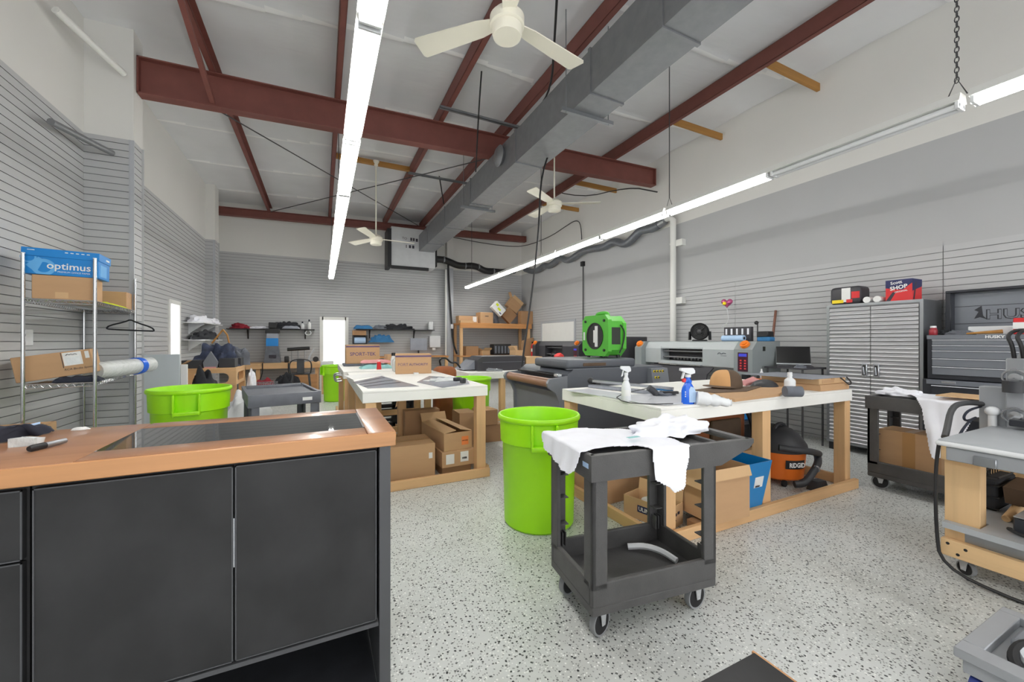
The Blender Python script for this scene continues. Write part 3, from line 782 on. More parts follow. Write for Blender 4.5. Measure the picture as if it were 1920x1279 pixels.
def nav(u, v):
    k = u * 3; i = min(int(k), 2); q = ax[i].lerp(ax[i + 1], k - i)
    w_ = 0.13 * (1 - u ** 3 * 0.85); z = 0.004 + (0.052 * math.sin(v * PI) ** 0.7 + 0.012 * noise.noise(Vector((u * 7, v * 5, 2)))) * (1 - 0.7 * u ** 2)
    return (q.x + (v - 0.5) * w_ * 0.5, q.y + (v - 0.5) * w_ * 1.2, CT + max(z, 0.003))
mb.sheet(nav, 24, 14, thick=0.004); mb.build('fabric', None, t, angle=80)
p2 = at(74, 800, z=CT + 0.03); mb = MB().use('label_blue'); decal(mb, p2 + Vector((-0.01, -0.015, 0.006)), (1, 0.5, 0.2), (-0.1, 0.2, 1), 0.035, 0.018); mb.build('tag', None, t, smooth=False)
p = at(150, 806, z=CT); heap('tissue_scrap', 'crumpled white scrap on the worktop by the shelf post', 'scrap', (p.x, p.y, CT + 0.0005), (0.026, 0.012, 0.01), 'paper', 9)

# black topped table corner low at the bottom of the view
t = thing('low_table', 'black topped low table with bare plywood edge, only its corner showing', 'table', (0.8, 0.4, 0))
c = at(1414, 1222, z=0.45); 
mb = MB().use('charcoal').box(c.x - 0.8, c.x, c.y - 0.5, c.y, 0.4305, 0.4495, 0.003); mb.build('table_top', None, t)
mb = MB().use('wood_edge').box(c.x - 0.8, c.x + 0.006, c.y - 0.5, c.y + 0.006, 0.4, 0.4305); mb.box(c.x, c.x + 0.007, c.y - 0.5, c.y + 0.007, 0.43, 0.4465); mb.build('plywood_edge', None, t, smooth=False)
for x in (c.x - 0.76, c.x - 0.05):
    for y in (c.y - 0.46, c.y - 0.05):
        mb = MB().use('charcoal').box(x - 0.02, x + 0.02, y - 0.02, y + 0.02, 0, 0.4); mb.build('leg', None, t, smooth=False)

# ================================================================ UTILITY CARTS
def caster(parent, x, y, ang, r=0.062, h=0.13, name='caster'):
    M0 = Matrix.Translation((x, y, 0)) @ Matrix.Rotation(ang, 4, 'Z')
    mb = MB().use('fork_grey'); mb.M = M0
    for s in (-1, 1): mb.prism([(-0.014, r - 0.010), (0.008, r - 0.010), (0.02, h - 0.004), (-0.026, h - 0.004)], 'y', s * 0.022 - 0.002, s * 0.022 + 0.002)
    mb.box(-0.034, 0.034, -0.03, 0.03, h - 0.006, h); mb.cyl((-0.003, -0.026, r), (-0.003, 0.026, r), 0.008, n=8)
    o = mb.build(name, None, parent)
    mb = MB(); mb.M = M0
    mb.use('tyre_grey').lathe([(r * 0.84, -0.013), (r * 0.97, -0.014), (r, -0.008), (r, 0.008), (r * 0.97, 0.014), (r * 0.84, 0.013)], (-0.003, 0, r), 28, (0, 1, 0))
    mb.use('rubber').lathe([(0.0, -0.0145), (r * 0.7, -0.0145), (r * 0.845, -0.0135), (r * 0.845, 0.0135), (r * 0.7, 0.0145), (0.0, 0.0145)], (-0.003, 0, r), 28, (0, 1, 0))
    mb.build('wheel', None, o)
    return o
def utility_cart(label, L, W, TL, ZT=0.84, ZL=0.27, ang=0, loc=(0, 0), handle=True, mate='cart_grey'):
    """shelf corner at the local origin, length along +x; the top tray runs on to TL as the handle"""
    t = thing('utility_cart', label, 'cart', (0, 0, 0), 'grey plastic utility carts')
    zb = ZL - 0.145
    mb = MB().use(mate)   # lower tray
    w = 0.025
    mb.box(0.0, L, 0.0, W, zb, zb + 0.045, 0.006)
    mb.box(0, L, 0, w, zb + 0.04, ZL, 0.005); mb.box(0, L, W - w, W, zb + 0.04, ZL, 0.005); mb.box(0, w, w, W - w, zb + 0.04, ZL, 0.005); mb.box(L - w, L, w, W - w, zb + 0.04, ZL, 0.005)
    mb.build('lower_tray', None, t)
    mb = MB().use(mate)   # top tray with tapering handle end
    za = ZT - 0.115
    mb.box(-0.01, L + 0.02, -0.008, W + 0.008, ZT - 0.05, ZT - 0.022, 0.005)
    for y in (-0.012, W - 0.016):
        mb.prism([(-0.012, za), (L + 0.02, za), (TL - 0.03, ZT - 0.045), (TL, ZT - 0.02), (TL, ZT), (-0.012, ZT)], 'y', y, y + 0.028)
    mb.box(-0.014, 0.018, -0.01, W + 0.01, za, ZT, 0.008, 2)
    mb.box(L + 0.0, L + 0.02, 0, W, ZT - 0.06, ZT, 0.004)
    if handle: mb.box(TL - 0.045, TL, -0.01, W + 0.01, ZT - 0.032, ZT, 0.01, 2)
    mb.build('top_tray', None, t)
    for (x, sx) in ((0, 1), (L, -1)):
        for (y, sy) in ((0, 1), (W, -1)):
            mb = MB().use(mate); zt = za + 0.02
            mb.box(min(x, x + sx * 0.022), max(x, x + sx * 0.022), min(y, y + sy * 0.078), max(y, y + sy * 0.078), ZL - 0.03, zt, 0.004)
            mb.box(min(x, x + sx * 0.078), max(x, x + sx * 0.078), min(y, y + sy * 0.022), max(y, y + sy * 0.022), ZL - 0.03, zt, 0.004)
            for z in (ZL + 0.1, ZL + 0.24, ZL + 0.36): mb.box(min(x, x + sx * 0.07), max(x, x + sx * 0.07), min(y + sy * 0.02, y + sy * 0.07), max(y + sy * 0.02, y + sy * 0.07), z, z + 0.005)
            for k in range(3): mb.prism([(x + sx * (0.022 + 0.018 * k), ZL - 0.02), (x + sx * (0.026 + 0.018 * k), ZL - 0.02), (x + sx * (0.026 + 0.018 * k), ZL + 0.055), (x + sx * (0.022 + 0.018 * k), ZL + 0.055)], 'y', min(y + sy * 0.02, y + sy * 0.06), max(y + sy * 0.02, y + sy * 0.06))
            mb.build('leg', None, t)
    for x in (0.075, L - 0.075):
        for y in (0.06, W - 0.06): caster(t, x, y, 0.4 if x < 0.3 else 0.15, h=zb)
    turn(t, ang, (loc[0], loc[1], 0))
    return t
cart1 = utility_cart('grey plastic utility cart with a white shirt thrown over it, nearest on the open floor', 0.70, 0.43, 0.935, ang=-6.5, loc=(1.066, 1.40))
lab = MB().use('label_blue'); decal(lab, (-0.0145, 0.035, 0.79), (0, -1, 0), (0, 0, 1), 0.05, 0.022); 
lo = lab.build('maker_label', None, None, smooth=False); 
lo.parent = cart1
cart2 = utility_cart('grey plastic utility cart beside the steel cabinet carrying white shirts and a carton', 0.86, 0.45, 0.95, ZT=0.84, ZL=0.25, ang=-90, loc=(4.52, 1.85))
cart3 = utility_cart('grey plastic utility cart standing empty behind the counter by the green cans', 0.80, 0.585, 0.98, ang=101.5, loc=(-0.02, 4.40), mate='cart_blue')
lab = MB().use('paper'); decal(lab, (-0.0145, 0.11, 0.775), (0, -1, 0), (0, 0, 1), 0.085, 0.032)
lo = lab.build('maker_label', None, None, smooth=False); lo.parent = cart3
# curved white plastic offcut in the lower tray
A = Matrix.Translation((1.066, 1.40, 0)) @ Matrix.Rotation(R(-6.5), 4, 'Z')
mb = MB().use('plastic_white'); pts = [A @ Vector((0.44, 0.36, 0.19)), A @ Vector((0.52, 0.31, 0.205)), A @ Vector((0.575, 0.24, 0.2)), A @ Vector((0.60, 0.16, 0.185))]
mb.tube(pts, 0.016, 6, smooth=2); tag(mb.build('plastic_offcut'), 'curved white plastic offcut lying in the lower tray of the nearest cart', 'offcut')

# white shirts: cloth that lies on a rectangle and hangs over its edges
def draped_shirt(label, frame, x0, x1, y0, y1, zt, outline, nu=130, nv=130, seed=1, lump=0.012, bounds=None, mate='cloth_white', name='shirt', group='white shirts'):
    us = [p[0] for p in outline]; vs_ = [p[1] for p in outline]; u0, u1, v0, v1 = min(us), max(us), min(vs_), max(vs_)
    def inside(u, v):
        c = False; n = len(outline)
        for i in range(n):
            xa, ya = outline[i]; xb, yb = outline[i - 1]
            if (ya > v) != (yb > v) and u < (xb - xa) * (v - ya) / (yb - ya) + xa: c = not c
        return c
    def fn(s_, t_):
        u = u0 + (u1 - u0) * s_; v = v0 + (v1 - v0) * t_
        eu = max(x0 - u, u - x1, 0); ev = max(y0 - v, v - y1, 0)
        cu = min(max(u, x0), x1); cv = min(max(v, y0), y1)
        nz = noise.noise(Vector((u * 7 + seed, v * 7, seed)));  n2 = noise.noise(Vector((u * 16, v * 16 + seed, seed * 2)))
        rr = 0.012
        z = zt + 0.006 + lump * max(0, nz + 0.5) + 0.004 * n2
        ou = (min(eu, rr) + 0.012 * (eu > 0) + eu * (0.10 + 0.22 * noise.noise(Vector((v * 12, seed, eu * 3))))) * (1 if u > x1 else -1)
        ov = (min(ev, rr) + 0.012 * (ev > 0) + ev * (0.10 + 0.22 * noise.noise(Vector((u * 12, seed + 5, ev * 3))))) * (1 if v > y1 else -1)
        drop = max(0, eu - rr * 0.5) + max(0, ev - rr * 0.5)
        z = z - drop * 0.96 if drop > 0 else z
        if drop > 0.03: z = min(z, zt - 0.01)
        return frame @ Vector((cu + ou if eu > 0 else cu, cv + ov if ev > 0 else cv, z))
    mb = MB().use(mate).sheet(fn, nu, nv, lambda s_, t_: inside(u0 + (u1 - u0) * s_, v0 + (v1 - v0) * t_), 0.003)
    return tag(mb.build(name, angle=80), label, 'shirt', group)
# outline in cart coordinates (x along the cart, y across)
SH = draped_shirt('white shirt draped over the end and front of the nearest cart', A, -0.014, 0.98, -0.012, 0.44, 0.84,
    [(-0.12, 0.06), (-0.15, 0.12), (-0.13, 0.28), (-0.1, 0.43), (0.05, 0.50), (0.16, 0.49), (0.3, 0.40), (0.47, 0.31), (0.52, 0.12), (0.50, 0.0), (0.49, -0.10), (0.44, -0.20), (0.395, -0.225), (0.36, -0.19), (0.30, -0.165), (0.292, 0.0), (0.26, 0.05), (0.14, 0.07), (0.05, 0.07), (-0.02, 0.04)], seed=3, lump=0.010)
o = heap('crumpled_shirt', 'crumpled white shirt heaped against the big table on the nearest cart', 'shirt', A @ Vector((0.62, 0.25, 0.846)), (0.23, 0.13, 0.065), 'cloth_white', 4, 1.35, 'white shirts', 46, 26)
pr = A @ Vector((0.30, 0.12, 0.868)); mb = MB().use('cloth_teal'); decal(mb, pr, (1, 0, 0), (0, 1, 0), 0.07, 0.025, 0.001); mb.build('shirt_print', None, SH, smooth=False)
B2 = Matrix.Translation((4.52, 1.85, 0)) @ Matrix.Rotation(R(-90), 4, 'Z')
draped_shirt('white shirt hanging down over the side of the cart by the steel cabinet', B2, -0.014, 0.95, -0.012, 0.45, 0.84,
    [(0.10, 0.38), (0.30, 0.44), (0.7, 0.50), (0.90, 0.40), (0.92, 0.1), (0.80, -0.02), (0.66, -0.16), (0.53, -0.5), (0.46, -0.52), (0.38, -0.1), (0.34, 0.0), (0.22, 0.14)], seed=8, lump=0.03)
heap('crumpled_shirt', 'small crumpled white shirt at the cabinet end of the cart with the carton', 'shirt', (4.74, 1.70, 0.846), (0.09, 0.15, 0.06), 'cloth_white', 6, 1.1, 'white shirts', 40, 20)

# ================================================================ ROUND BINS
def trash_can(label, loc, rot=0.0, z0=0.0, n=56):
    t = thing('trash_can', label, 'trash can', (0, 0, 0), 'lime green trash cans')
    mb = MB().use('lime').lathe([(0.0, 0.012), (0.235, 0.012), (0.245, 0.0), (0.258, 0.015), (0.272, 0.60), (0.276, 0.605), (0.287, 0.61), (0.292, 0.76), (0.302, 0.765), (0.307, 0.775), (0.307, 0.79), (0.300, 0.80), (0.288, 0.80), (0.280, 0.785), (0.270, 0.6), (0.250, 0.03), (0.0, 0.03)], (0, 0, z0), n); mb.build('bucket', None, t)
    for s in (0, PI):
        a = rot + s; M0 = Matrix.Rotation(a, 4, 'Z')
        mb = MB().use('lime'); mb.M = M0
        for y in (-0.085, 0.085):
            mb.box(0.27, 0.322, y - 0.008, y + 0.008, z0 + 0.585, z0 + 0.765, 0.004)
        mb.box(0.285, 0.327, -0.09, 0.09, z0 + 0.59, z0 + 0.625, 0.008, 2)
        mb.build('handle', None, t)
    t.location = loc
    return t
trash_can('lime green trash can standing in the aisle beside the nearest cart', (1.471, 2.585, 0), R(-112))
trash_can('lime green trash can right behind the counter, near the wire shelving', (-1.06, 4.45, 0), R(-82), z0=0.125)
t = thing('can_dolly', 'black wheeled dolly under the trash can behind the counter', 'dolly', (-1.06, 4.45, 0))
mb = MB().use('black').cyl((-1.06, 4.45, 0.085), (-1.06, 4.45, 0.124), 0.25, n=32); mb.build('deck', None, t)
for k in range(4): caster(t, -1.06 + 0.18 * math.cos(k * PI / 2 + .7), 4.45 + 0.18 * math.sin(k * PI / 2 + .7), k, r=0.036, h=0.085)
trash_can('lime green trash can by the glazed door behind the grey cart', (0.30, 9.75, 0), 0.3)
trash_can('lime green trash can half hidden under the far white table', (2.0, 5.55, 0), 0.9)

# ================================================================ WHITE WORK TABLES
def work_table(label, x0, x1, y0, y1, zt, legs, rails, wood='lumber', name='work_table', group='white topped work tables', top_t=0.018, ap=0.085):
    t = thing(name, label, 'table', ((x0 + x1) / 2, (y0 + y1) / 2, 0), group)
    mb = MB().use('table_white').box(x0, x1, y0, y1, zt - top_t, zt, 0.003); mb.build('table_top', None, t)
    w = 0.036; za = zt - top_t - ap
    for (a, b_, c_, d_) in ((x0, x1, y0, y0 + w), (x0, x1, y1 - w, y1), (x0, x0 + w, y0 + w, y1 - w), (x1 - w, x1, y0 + w, y1 - w)):
        mb = MB().use('table_white').box(a, b_, c_, d_, za, zt - top_t - 0.0005, 0.002); mb.build('apron', None, t, smooth=False)
    for (x, y, wx, wy) in legs:
        mb = MB().use(wood + '_z').box(x - wx / 2, x + wx / 2, y - wy / 2, y + wy / 2, 0.0, za - 0.0005, 0.003); mb.build('leg', None, t)
    for (a, b_, c_, d_, e_, f_, ax_) in rails:
        mb = MB().use(wood + ('_x' if ax_ == 'x' else '_y')).box(a, b_, c_, d_, e_, f_, 0.004); mb.build('base_rail', None, t)
    return t
T1 = (2.0, 4.372, 1.9, 3.08, 0.9)
x0, x1, y0, y1, zt = T1
LG = 0.09
work_table('big white topped work table with caps, bottles and cardboard on it', x0, x1, y0, y1, zt,
    [(x1 - 0.055, y0 + 0.055, LG, LG), (3.13, y0 + 0.055, 0.1, LG), (x0 + 0.10, y0 + 0.055, LG, LG), (x1 - 0.055, y1 - 0.055, LG, LG), (x0 + 0.06, y1 - 0.055, LG, LG), (3.15, y1 - 0.055, LG, LG)],
    [(x0, x1 + 0.03, y0 - 0.038, y0, 0, 0.085, 'x'), (x0, x1 + 0.03, y1, y1 + 0.038, 0, 0.085, 'x'), (x0 - 0.038, x0, y0 - 0.038, y1 + 0.038, 0, 0.085, 'y'), (x1 - 0.01, x1 + 0.028, y0 + 0.1, y1 - 0.1, 0, 0.085, 'y')])
T2 = (0.32, 1.492, 3.65, 5.95, 0.9)
x0, x1, y0, y1, zt = T2
work_table('white topped work table with film sheets and the closed carton, behind the counter', x0, x1, y0, y1, zt,
    [(x1 - 0.065, y0 + 0.055, 0.095, LG), (x0 + 0.07, y0 + 0.055, LG, LG), (x0 + 0.05, y0 + 0.9, LG, LG), (x1 - 0.06, y1 - 0.06, LG, LG), (x0 + 0.06, y1 - 0.06, LG, LG), (0.72, y1 - 0.06, LG, LG), (0.85, y0 + 1.1, LG, LG)],
    [(x0, x1 + 0.01, y0 - 0.038, y0, 0, 0.085, 'x'), (x0, x1, y1, y1 + 0.036, 0, 0.085, 'x'), (x0 - 0.036, x0, y0, y1, 0, 0.085, 'y'), (x1, x1 + 0.036, y0 + 0.05, y1, 0, 0.085, 'y'), (x0 + 0.1, x1 - 0.12, y0 + 1.16, y0 + 1.2, 0.14, 0.23, 'x'), (x0 + 0.12, x1 - 0.2, y1 - 0.02, y1 + 0.0, 0.26, 0.34, 'x')])
x0, x1, y0, y1, zt = 0.28, 1.40, 6.12, 8.35, 0.9
t3 = work_table('white topped work table pushed behind, holding the sports carton and folded clothes', x0, x1, y0, y1, zt,
    [(x0 + 0.06, y0 + 0.055, LG, LG), (x1 - 0.06, y0 + 0.055, LG, LG), (x0 + 0.06, y1 - 0.06, LG, LG), (x1 - 0.06, y1 - 0.06, LG, LG)],
    [(x0, x1, y0 - 0.037, y0, 0, 0.085, 'x'), (x0 - 0.036, x0, y0, y1, 0, 0.085, 'y')])
x0, x1, y0, y1, zt = 2.14, 3.75, 6.06, 7.15, 0.82
work_table('white topped work table by the long grey machine, with the black printer on it', x0, x1, y0, y1, zt,
    [(x0 + 0.12, y0 + 0.1, LG, LG), (x0 + 0.62, y0 + 0.055, LG, LG), (x1 - 0.06, y0 + 0.055, LG, LG), (x0 + 0.06, y1 - 0.06, LG, LG), (x1 - 0.06, y1 - 0.06, LG, LG)],
    [(x0, x1, y0 - 0.038, y0, 0, 0.085, 'x')], ap=0.09)
# ================================================================ MACHINES AND FURNITURE ALONG THE SLATTED WALL
# long grey film dryer
t = thing('film_dryer', 'long dark grey film dryer with brown roller, standing behind the big table', 'machine', (3.0, 4.05, 0))
mb = MB().use('machine_grey'); mb.prism([(2.34, 0.16), (3.76, 0.16), (3.76, 0.98), (3.70, 1.04), (2.42, 1.04), (2.34, 0.98)], 'y', 3.5, 4.6); mb.build('body', None, t)
mb = MB().use('machine_grey'); mb.box(2.345, 3.30, 3.515, 4.24, 1.0405, 1.14, 0.03, 3); mb.build('hood', None, t)
mb = MB().use('machine_mid'); mb.box(2.33, 3.3, 3.498, 3.52, 1.036, 1.043); mb.build('hood_trim', None, t, smooth=False)
mb = MB().use('brown').box(2.55, 2.86, 3.51, 3.52, 1.065, 1.10, 0.004); mb.build('hood_window', None, t)
for (ya, yb) in ((3.5, 3.535), (4.565, 4.6)):
    mb = MB().use('machine_mid'); mb.prism([(2.3395, 0.97), (2.25, 0.955), (2.12, 0.945), (2.095, 0.90), (2.11, 0.85), (2.19, 0.80), (2.235, 0.70), (2.25, 0.2), (2.3395, 0.2)], 'y', ya, yb); mb.build('side_plate', None, t)
mb = MB().use('machine_mid'); mb.prism([(2.335, 0.25), (2.28, 0.25), (2.255, 0.72), (2.22, 0.80), (2.335, 0.85)], 'y', 3.536, 4.564); mb.build('skirt', None, t)
mb = MB().use('roll_brown').cyl((2.17, 3.545, 0.895), (2.17, 4.555, 0.895), 0.05, n=24); 
ro = mb.build('roller', None, t)
mb = MB().use('steel'); mb.cyl((2.17, 3.5355, 0.895), (2.17, 3.56, 0.895), 0.053, n=24); mb.build('end_ring', None, ro)
mb = MB().use('black').box(2.25, 2.34, 3.62, 4.5, 0.965, 0.985, 0.006); mb.build('guide_bar', None, t)
mb = MB().use('bright_trim').box(2.24, 2.30, 3.54, 3.62, 0.955, 0.995, 0.008); mb.build('clamp', None, t)
mb = MB().use('machine_mid'); mb.prism([(3.5, 1.02), (3.5, 0.80), (3.40, 0.80), (3.44, 1.02)], 'x', 3.46, 3.72)
for k in range(len(mb.v)):
    pass
mb.build('control_panel', None, t, smooth=False)
for k in range(4):
    for (row, n) in ((0, 4), (1, 2)):
        if k >= n: continue
        x = 3.50 + 0.045 * k + (0.01 if row else 0); z = 0.985 - 0.045 * row * 1.6; y = 3.44 - (1.02 - z) * 0.18
        mb = MB().use('yellow').cyl((x, y + 0.004, z), (x, y - 0.006, z), 0.015, n=12); kb = mb.build('knob', None, t)
        mb = MB().use('black').cyl((x, y - 0.006, z), (x, y - 0.018, z), 0.007, n=10); mb.build('switch', None, kb)
for x in (2.5, 3.6):
    for y in (3.6, 4.5):
        mb = MB().use('black').box(x - 0.04, x + 0.04, y - 0.04, y + 0.04, 0, 0.16, 0.006); mb.build('foot', None, t)

# green air mover on the dryer hood
X0, X1, Y0, Y1, Z0, Z1 = 2.98, 3.20, 3.62, 4.12, 1.141, 1.68
t = thing('air_mover', 'bright green air mover standing on top of the long grey dryer', 'blower', ((X0 + X1) / 2, (Y0 + Y1) / 2, Z0))
def octa(y0, y1, z0, z1, c): return [(y0 + c, z0), (y1 - c, z0), (y1, z0 + c), (y1, z1 - c), (y1 - c, z1), (y0 + c, z1), (y0, z1 - c), (y0, z0 + c)]
mb = MB().use('mover_green'); mb.prism(octa(Y0, Y1, Z0 + 0.02, Z1 - 0.03, 0.06), 'x', X0, X0 + 0.05); mb.build('face_plate', None, t)
mb = MB().use('mover_green'); mb.prism(octa(Y0 + 0.015, Y1 - 0.015, Z0 + 0.035, Z1 - 0.045, 0.06), 'x', X0 + 0.05, X1); mb.build('body', None, t)
mb = MB().use('mover_green'); mb.prism(octa(Y0 + 0.0, Y1 - 0.0, Z0 + 0.02, Z1 - 0.04, 0.09), 'x', X1, X1 + 0.05); mb.build('back_plate', None, t)
yc, zc = (Y0 + Y1) / 2, (Z0 + Z1) / 2 - 0.01
mb = MB().use('black').lathe([(0.16, 0.0), (0.16, 0.008), (0.14, 0.006), (0.14, 0.002), (0.0, 0.001)], (X0 - 0.0005, yc, zc), 36, (-1, 0, 0)); inlet = mb.build('inlet_ring', None, t)
mb = MB().use('paper').box(X0 - 0.008, X0 - 0.0025, yc - 0.06, yc - 0.01, zc - 0.13, zc + 0.12); mb.box(X0 - 0.008, X0 - 0.0025, yc - 0.01, yc + 0.02, zc - 0.08, zc + 0.07); mb.build('inlet_label', None, inlet, smooth=False)
for y in (Y0 + 0.07, Y1 - 0.07):
    for z in (Z0 + 0.09, Z1 - 0.1):
        mb = MB().use('black').cyl((X0 + 0.001, y, z), (X0 - 0.012, y, z), 0.016, n=12); mb.build('knob', None, t)
mb = MB().use('plastic_white').box(X0 - 0.004, X0 + 0.0005, Y1 - 0.055, Y1 - 0.025, zc - 0.05, zc + 0.05); mb.build('sticker', None, t, smooth=False)
mb = MB().use('mover_green'); mb.tube([(X0 + 0.10, Y0 + 0.12, Z1 - 0.05), (X0 + 0.10, Y0 + 0.13, Z1), (X0 + 0.10, Y1 - 0.17, Z1), (X0 + 0.10, Y1 - 0.16, Z1 - 0.05)], 0.022, 10, smooth=2); mb.build('handle', None, t)
mb = MB().use('mover_dark').box(X0 + 0.055, X1 - 0.03, Y0 + 0.011, Y0 + 0.016, zc - 0.1, zc + 0.1); mb.build('vent_panel', None, t, smooth=False)
mb = MB().use('black').tube([(X1 - 0.04, Y0 + 0.0, zc + 0.13), (X1 + 0.02, Y0 - 0.012, zc + 0.05), (X1 - 0.01, Y0 - 0.012, zc - 0.1), (X1 - 0.06, Y0 - 0.008, zc - 0.2)], 0.008, 8, smooth=2); mb.build('power_lead', None, t)
for x in (X0 + 0.03, X1):
    for y in (Y0 + 0.09, Y1 - 0.09):
        mb = MB().use('black').cyl((x, y, Z0), (x, y, Z0 + 0.04), 0.02, n=10); mb.build('foot', None, t)

# wide printers facing the room
def wide_printer(label, xf, ya, yb, zb, zt, body, side, dark=False):
    """front face at x = xf looking to -x, between y = ya (near end) and y = yb"""
    t = thing('wide_printer', label, 'printer', (xf + 0.3, (ya + yb) / 2, 0), 'wide format printers')
    W0, W1 = ya + (yb - ya) * 0.33, ya + (yb - ya) * 0.80
    zo0, zo1 = zb + 0.05, zt - 0.10
    prof = [(xf, zb), (xf, zt - 0.12), (xf + 0.06, zt - 0.015), (xf + 0.12, zt), (xf + 0.50, zt), (xf + 0.55, zb)]
    mb = MB().use(body)
    mb.prism(prof, 'y', ya, W0); mb.prism(prof, 'y', W1, yb)
    mb.prism([(xf, zo1), (xf, zt - 0.12), (xf + 0.06, zt - 0.015), (xf + 0.12, zt), (xf + 0.50, zt), (xf + 0.52, zo1)], 'y', W0, W1)
    mb.prism([(xf, zb), (xf, zo0), (xf + 0.54, zo0), (xf + 0.55, zb)], 'y', W0, W1)
    mb.build('housing', None, t, smooth=False)
    mb = MB().use('printer_black'); mb.box(xf + 0.2, xf + 0.22, W0, W1, zo0, zo1); mb.build('recess', None, t, smooth=False)
    mb = MB().use('steel'); mb.box(xf + 0.06, xf + 0.1, W0, W1, zo1 - 0.07, zo1 - 0.05); mb.box(xf + 0.05, xf + 0.13, W0, W1, zo0 + 0.05, zo0 + 0.07); mb.build('carriage_rail', None, t, smooth=False)
    mb = MB().use('black'); n = 9
    for k in range(n): y = W0 + (W1 - W0) * (k + 0.5) / n * 0.72; mb.cyl((xf + 0.05, y - 0.02, zo0 + 0.03), (xf + 0.05, y + 0.02, zo0 + 0.03), 0.022, n=10)
    mb.build('pinch_rollers', None, t)
    mb = MB().use('bright_trim' if not dark else 'steel').box(xf - 0.05, xf + 0.002, W0 - 0.0, W1, zb - 0.012, zb + 0.006); mb.build('front_lip', None, t, smooth=False)
    for (a, b_) in ((ya - 0.26, ya), (yb, yb + 0.16)):
        mb = MB().use(side); mb.prism([(xf - 0.10, zb - 0.08), (xf - 0.10, zt - 0.11), (xf + 0.0, zt - 0.0), (xf + 0.5, zt), (xf + 0.52, zb - 0.08)], 'y', a + 0.0005, b_ - 0.0005); e = mb.build('end_cap', None, t, smooth=False)
        c = Vector((xf - 0.05, (a + b_) / 2, zt - 0.05)); nrm = Vector((-0.11, 0, 0.10)).normalized()
        mb = MB().use('orange').cyl(c, c + nrm * 0.035, 0.062, 0.055, n=20); mb.cyl(c + nrm * 0.035, c + nrm * 0.05, 0.035, n=14); mb.build('stop_button', None, e)
    a = ya - 0.26
    mb = MB().use('maroon').box(xf - 0.104, xf - 0.0995, a + 0.06, a + 0.2, zb - 0.04, zt - 0.15); pn = mb.build('keypad', None, t, smooth=False)
    mb = MB().use('blue_screen').box(xf - 0.107, xf - 0.1035, a + 0.075, a + 0.185, zt - 0.205, zt - 0.165); mb.build('display', None, pn, smooth=False)
    mb = MB().use('red_pink')
    for i in range(2):
        for j in range(4): mb.box(xf - 0.106, xf - 0.1035, a + 0.085 + 0.06 * i, a + 0.11 + 0.06 * i, zb - 0.01 + 0.036 * j, zb + 0.008 + 0.036 * j)
    mb.build('keys', None, pn, smooth=False)
    mb = MB().use('black').box(xf + 0.12, xf + 0.17, a - 0.004, a + 0.001, zt - 0.13, zt - 0.07); mb.build('power_switch', None, t, smooth=False)
    for y in (ya + 0.05, yb - 0.05):
        mb = MB().use('printer_black'); mb.box(xf + 0.2, xf + 0.28, y - 0.04, y + 0.04, 0.06, zb - 0.0005); mb.box(xf - 0.1, xf + 0.6, y - 0.035, y + 0.035, 0.0, 0.06); mb.build('stand_leg', None, t, smooth=False)
    mb = MB().use('printer_black'); mb.prism([(xf - 0.02, zb - 0.02), (xf - 0.16, zb - 0.12), (xf - 0.2, zb - 0.3), (xf - 0.18, zb - 0.3), (xf - 0.14, zb - 0.13), (xf + 0.0, zb - 0.03)], 'y', W0 - 0.2, W1 + 0.2); mb.build('media_apron', None, t)
    mb = MB().use('steel').cyl((xf + 0.05, ya + 0.1, 0.45), (xf + 0.05, yb - 0.1, 0.45), 0.03, n=14); mb.build('take_up_bar', None, t)
    return t
gp = wide_printer('light grey wide printer with orange stop buttons against the slatted wall', 5.2, 3.56, 5.3, 0.97, 1.335, 'printer_grey', 'printer_side')
wide_printer('black wide printer with orange stop buttons by the boarded window', 5.2, 7.45, 9.15, 0.90, 1.335, 'printer_black', 'printer_black', True)
mb = MB().use('cloth_grey')
mb.tube([(5.198, 3.88, 1.15), (5.198, 3.85, 1.175), (5.198, 3.82, 1.15), (5.198, 3.79, 1.17), (5.198, 3.75, 1.16)], 0.006, 6, smooth=1); mb.box(5.196, 5.1995, 3.74, 3.83, 1.125, 1.131); mb.build('maker_mark', None, gp)
# black cabinet between the printers with an aerial
t = thing('shaker_cabinet', 'black upright machine cabinet with short aerial behind the green air mover', 'machine', (5.3, 6.1, 0))
mb = MB().use('printer_black').box(4.95, 5.6, 5.66, 6.5, 0.3, 1.42, 0.01); mb.build('body', None, t)
mb = MB().use('black').cyl((5.0, 5.75, 1.42), (5.0, 5.75, 1.58), 0.014, n=8); mb.build('aerial', None, t)
for y in (5.72, 6.44): mb = MB().use('black').box(5.0, 5.55, y - 0.03, y + 0.03, 0, 0.3); mb.build('leg', None, t, smooth=False)

# things on the grey printer
p = at(1312, 636, X=5.42); zt = 1.336
t = thing('desk_fan', 'round black desk fan standing on the grey printer', 'fan', (p.x, p.y, zt))
c = Vector((p.x, p.y, zt + 0.155)); ax = Vector((-0.85, -0.45, 0.05)).normalized()
mb = MB().use('black').lathe([(0.10, -0.05), (0.135, -0.03), (0.135, 0.03), (0.128, 0.04), (0.12, 0.03), (0.12, -0.02), (0.02, -0.03), (0, -0.03)], c, 36, ax); mb.build('shroud', None, t)
mb = MB().use('rod_dark'); q = Vector((0, 0, 1)).rotation_difference(ax)
for r in (0.04, 0.065, 0.09, 0.112): mb.tube([c + q @ Vector((math.cos(k * PI / 12) * r, math.sin(k * PI / 12) * r, 0.036)) for k in range(24)], 0.0025, 5, closed=True)
mb.lathe([(0.0, 0.045), (0.03, 0.04), (0.03, 0.03), (0, 0.03)], c, 18, ax); mb.build('grille', None, t)
mb = MB().use('black')
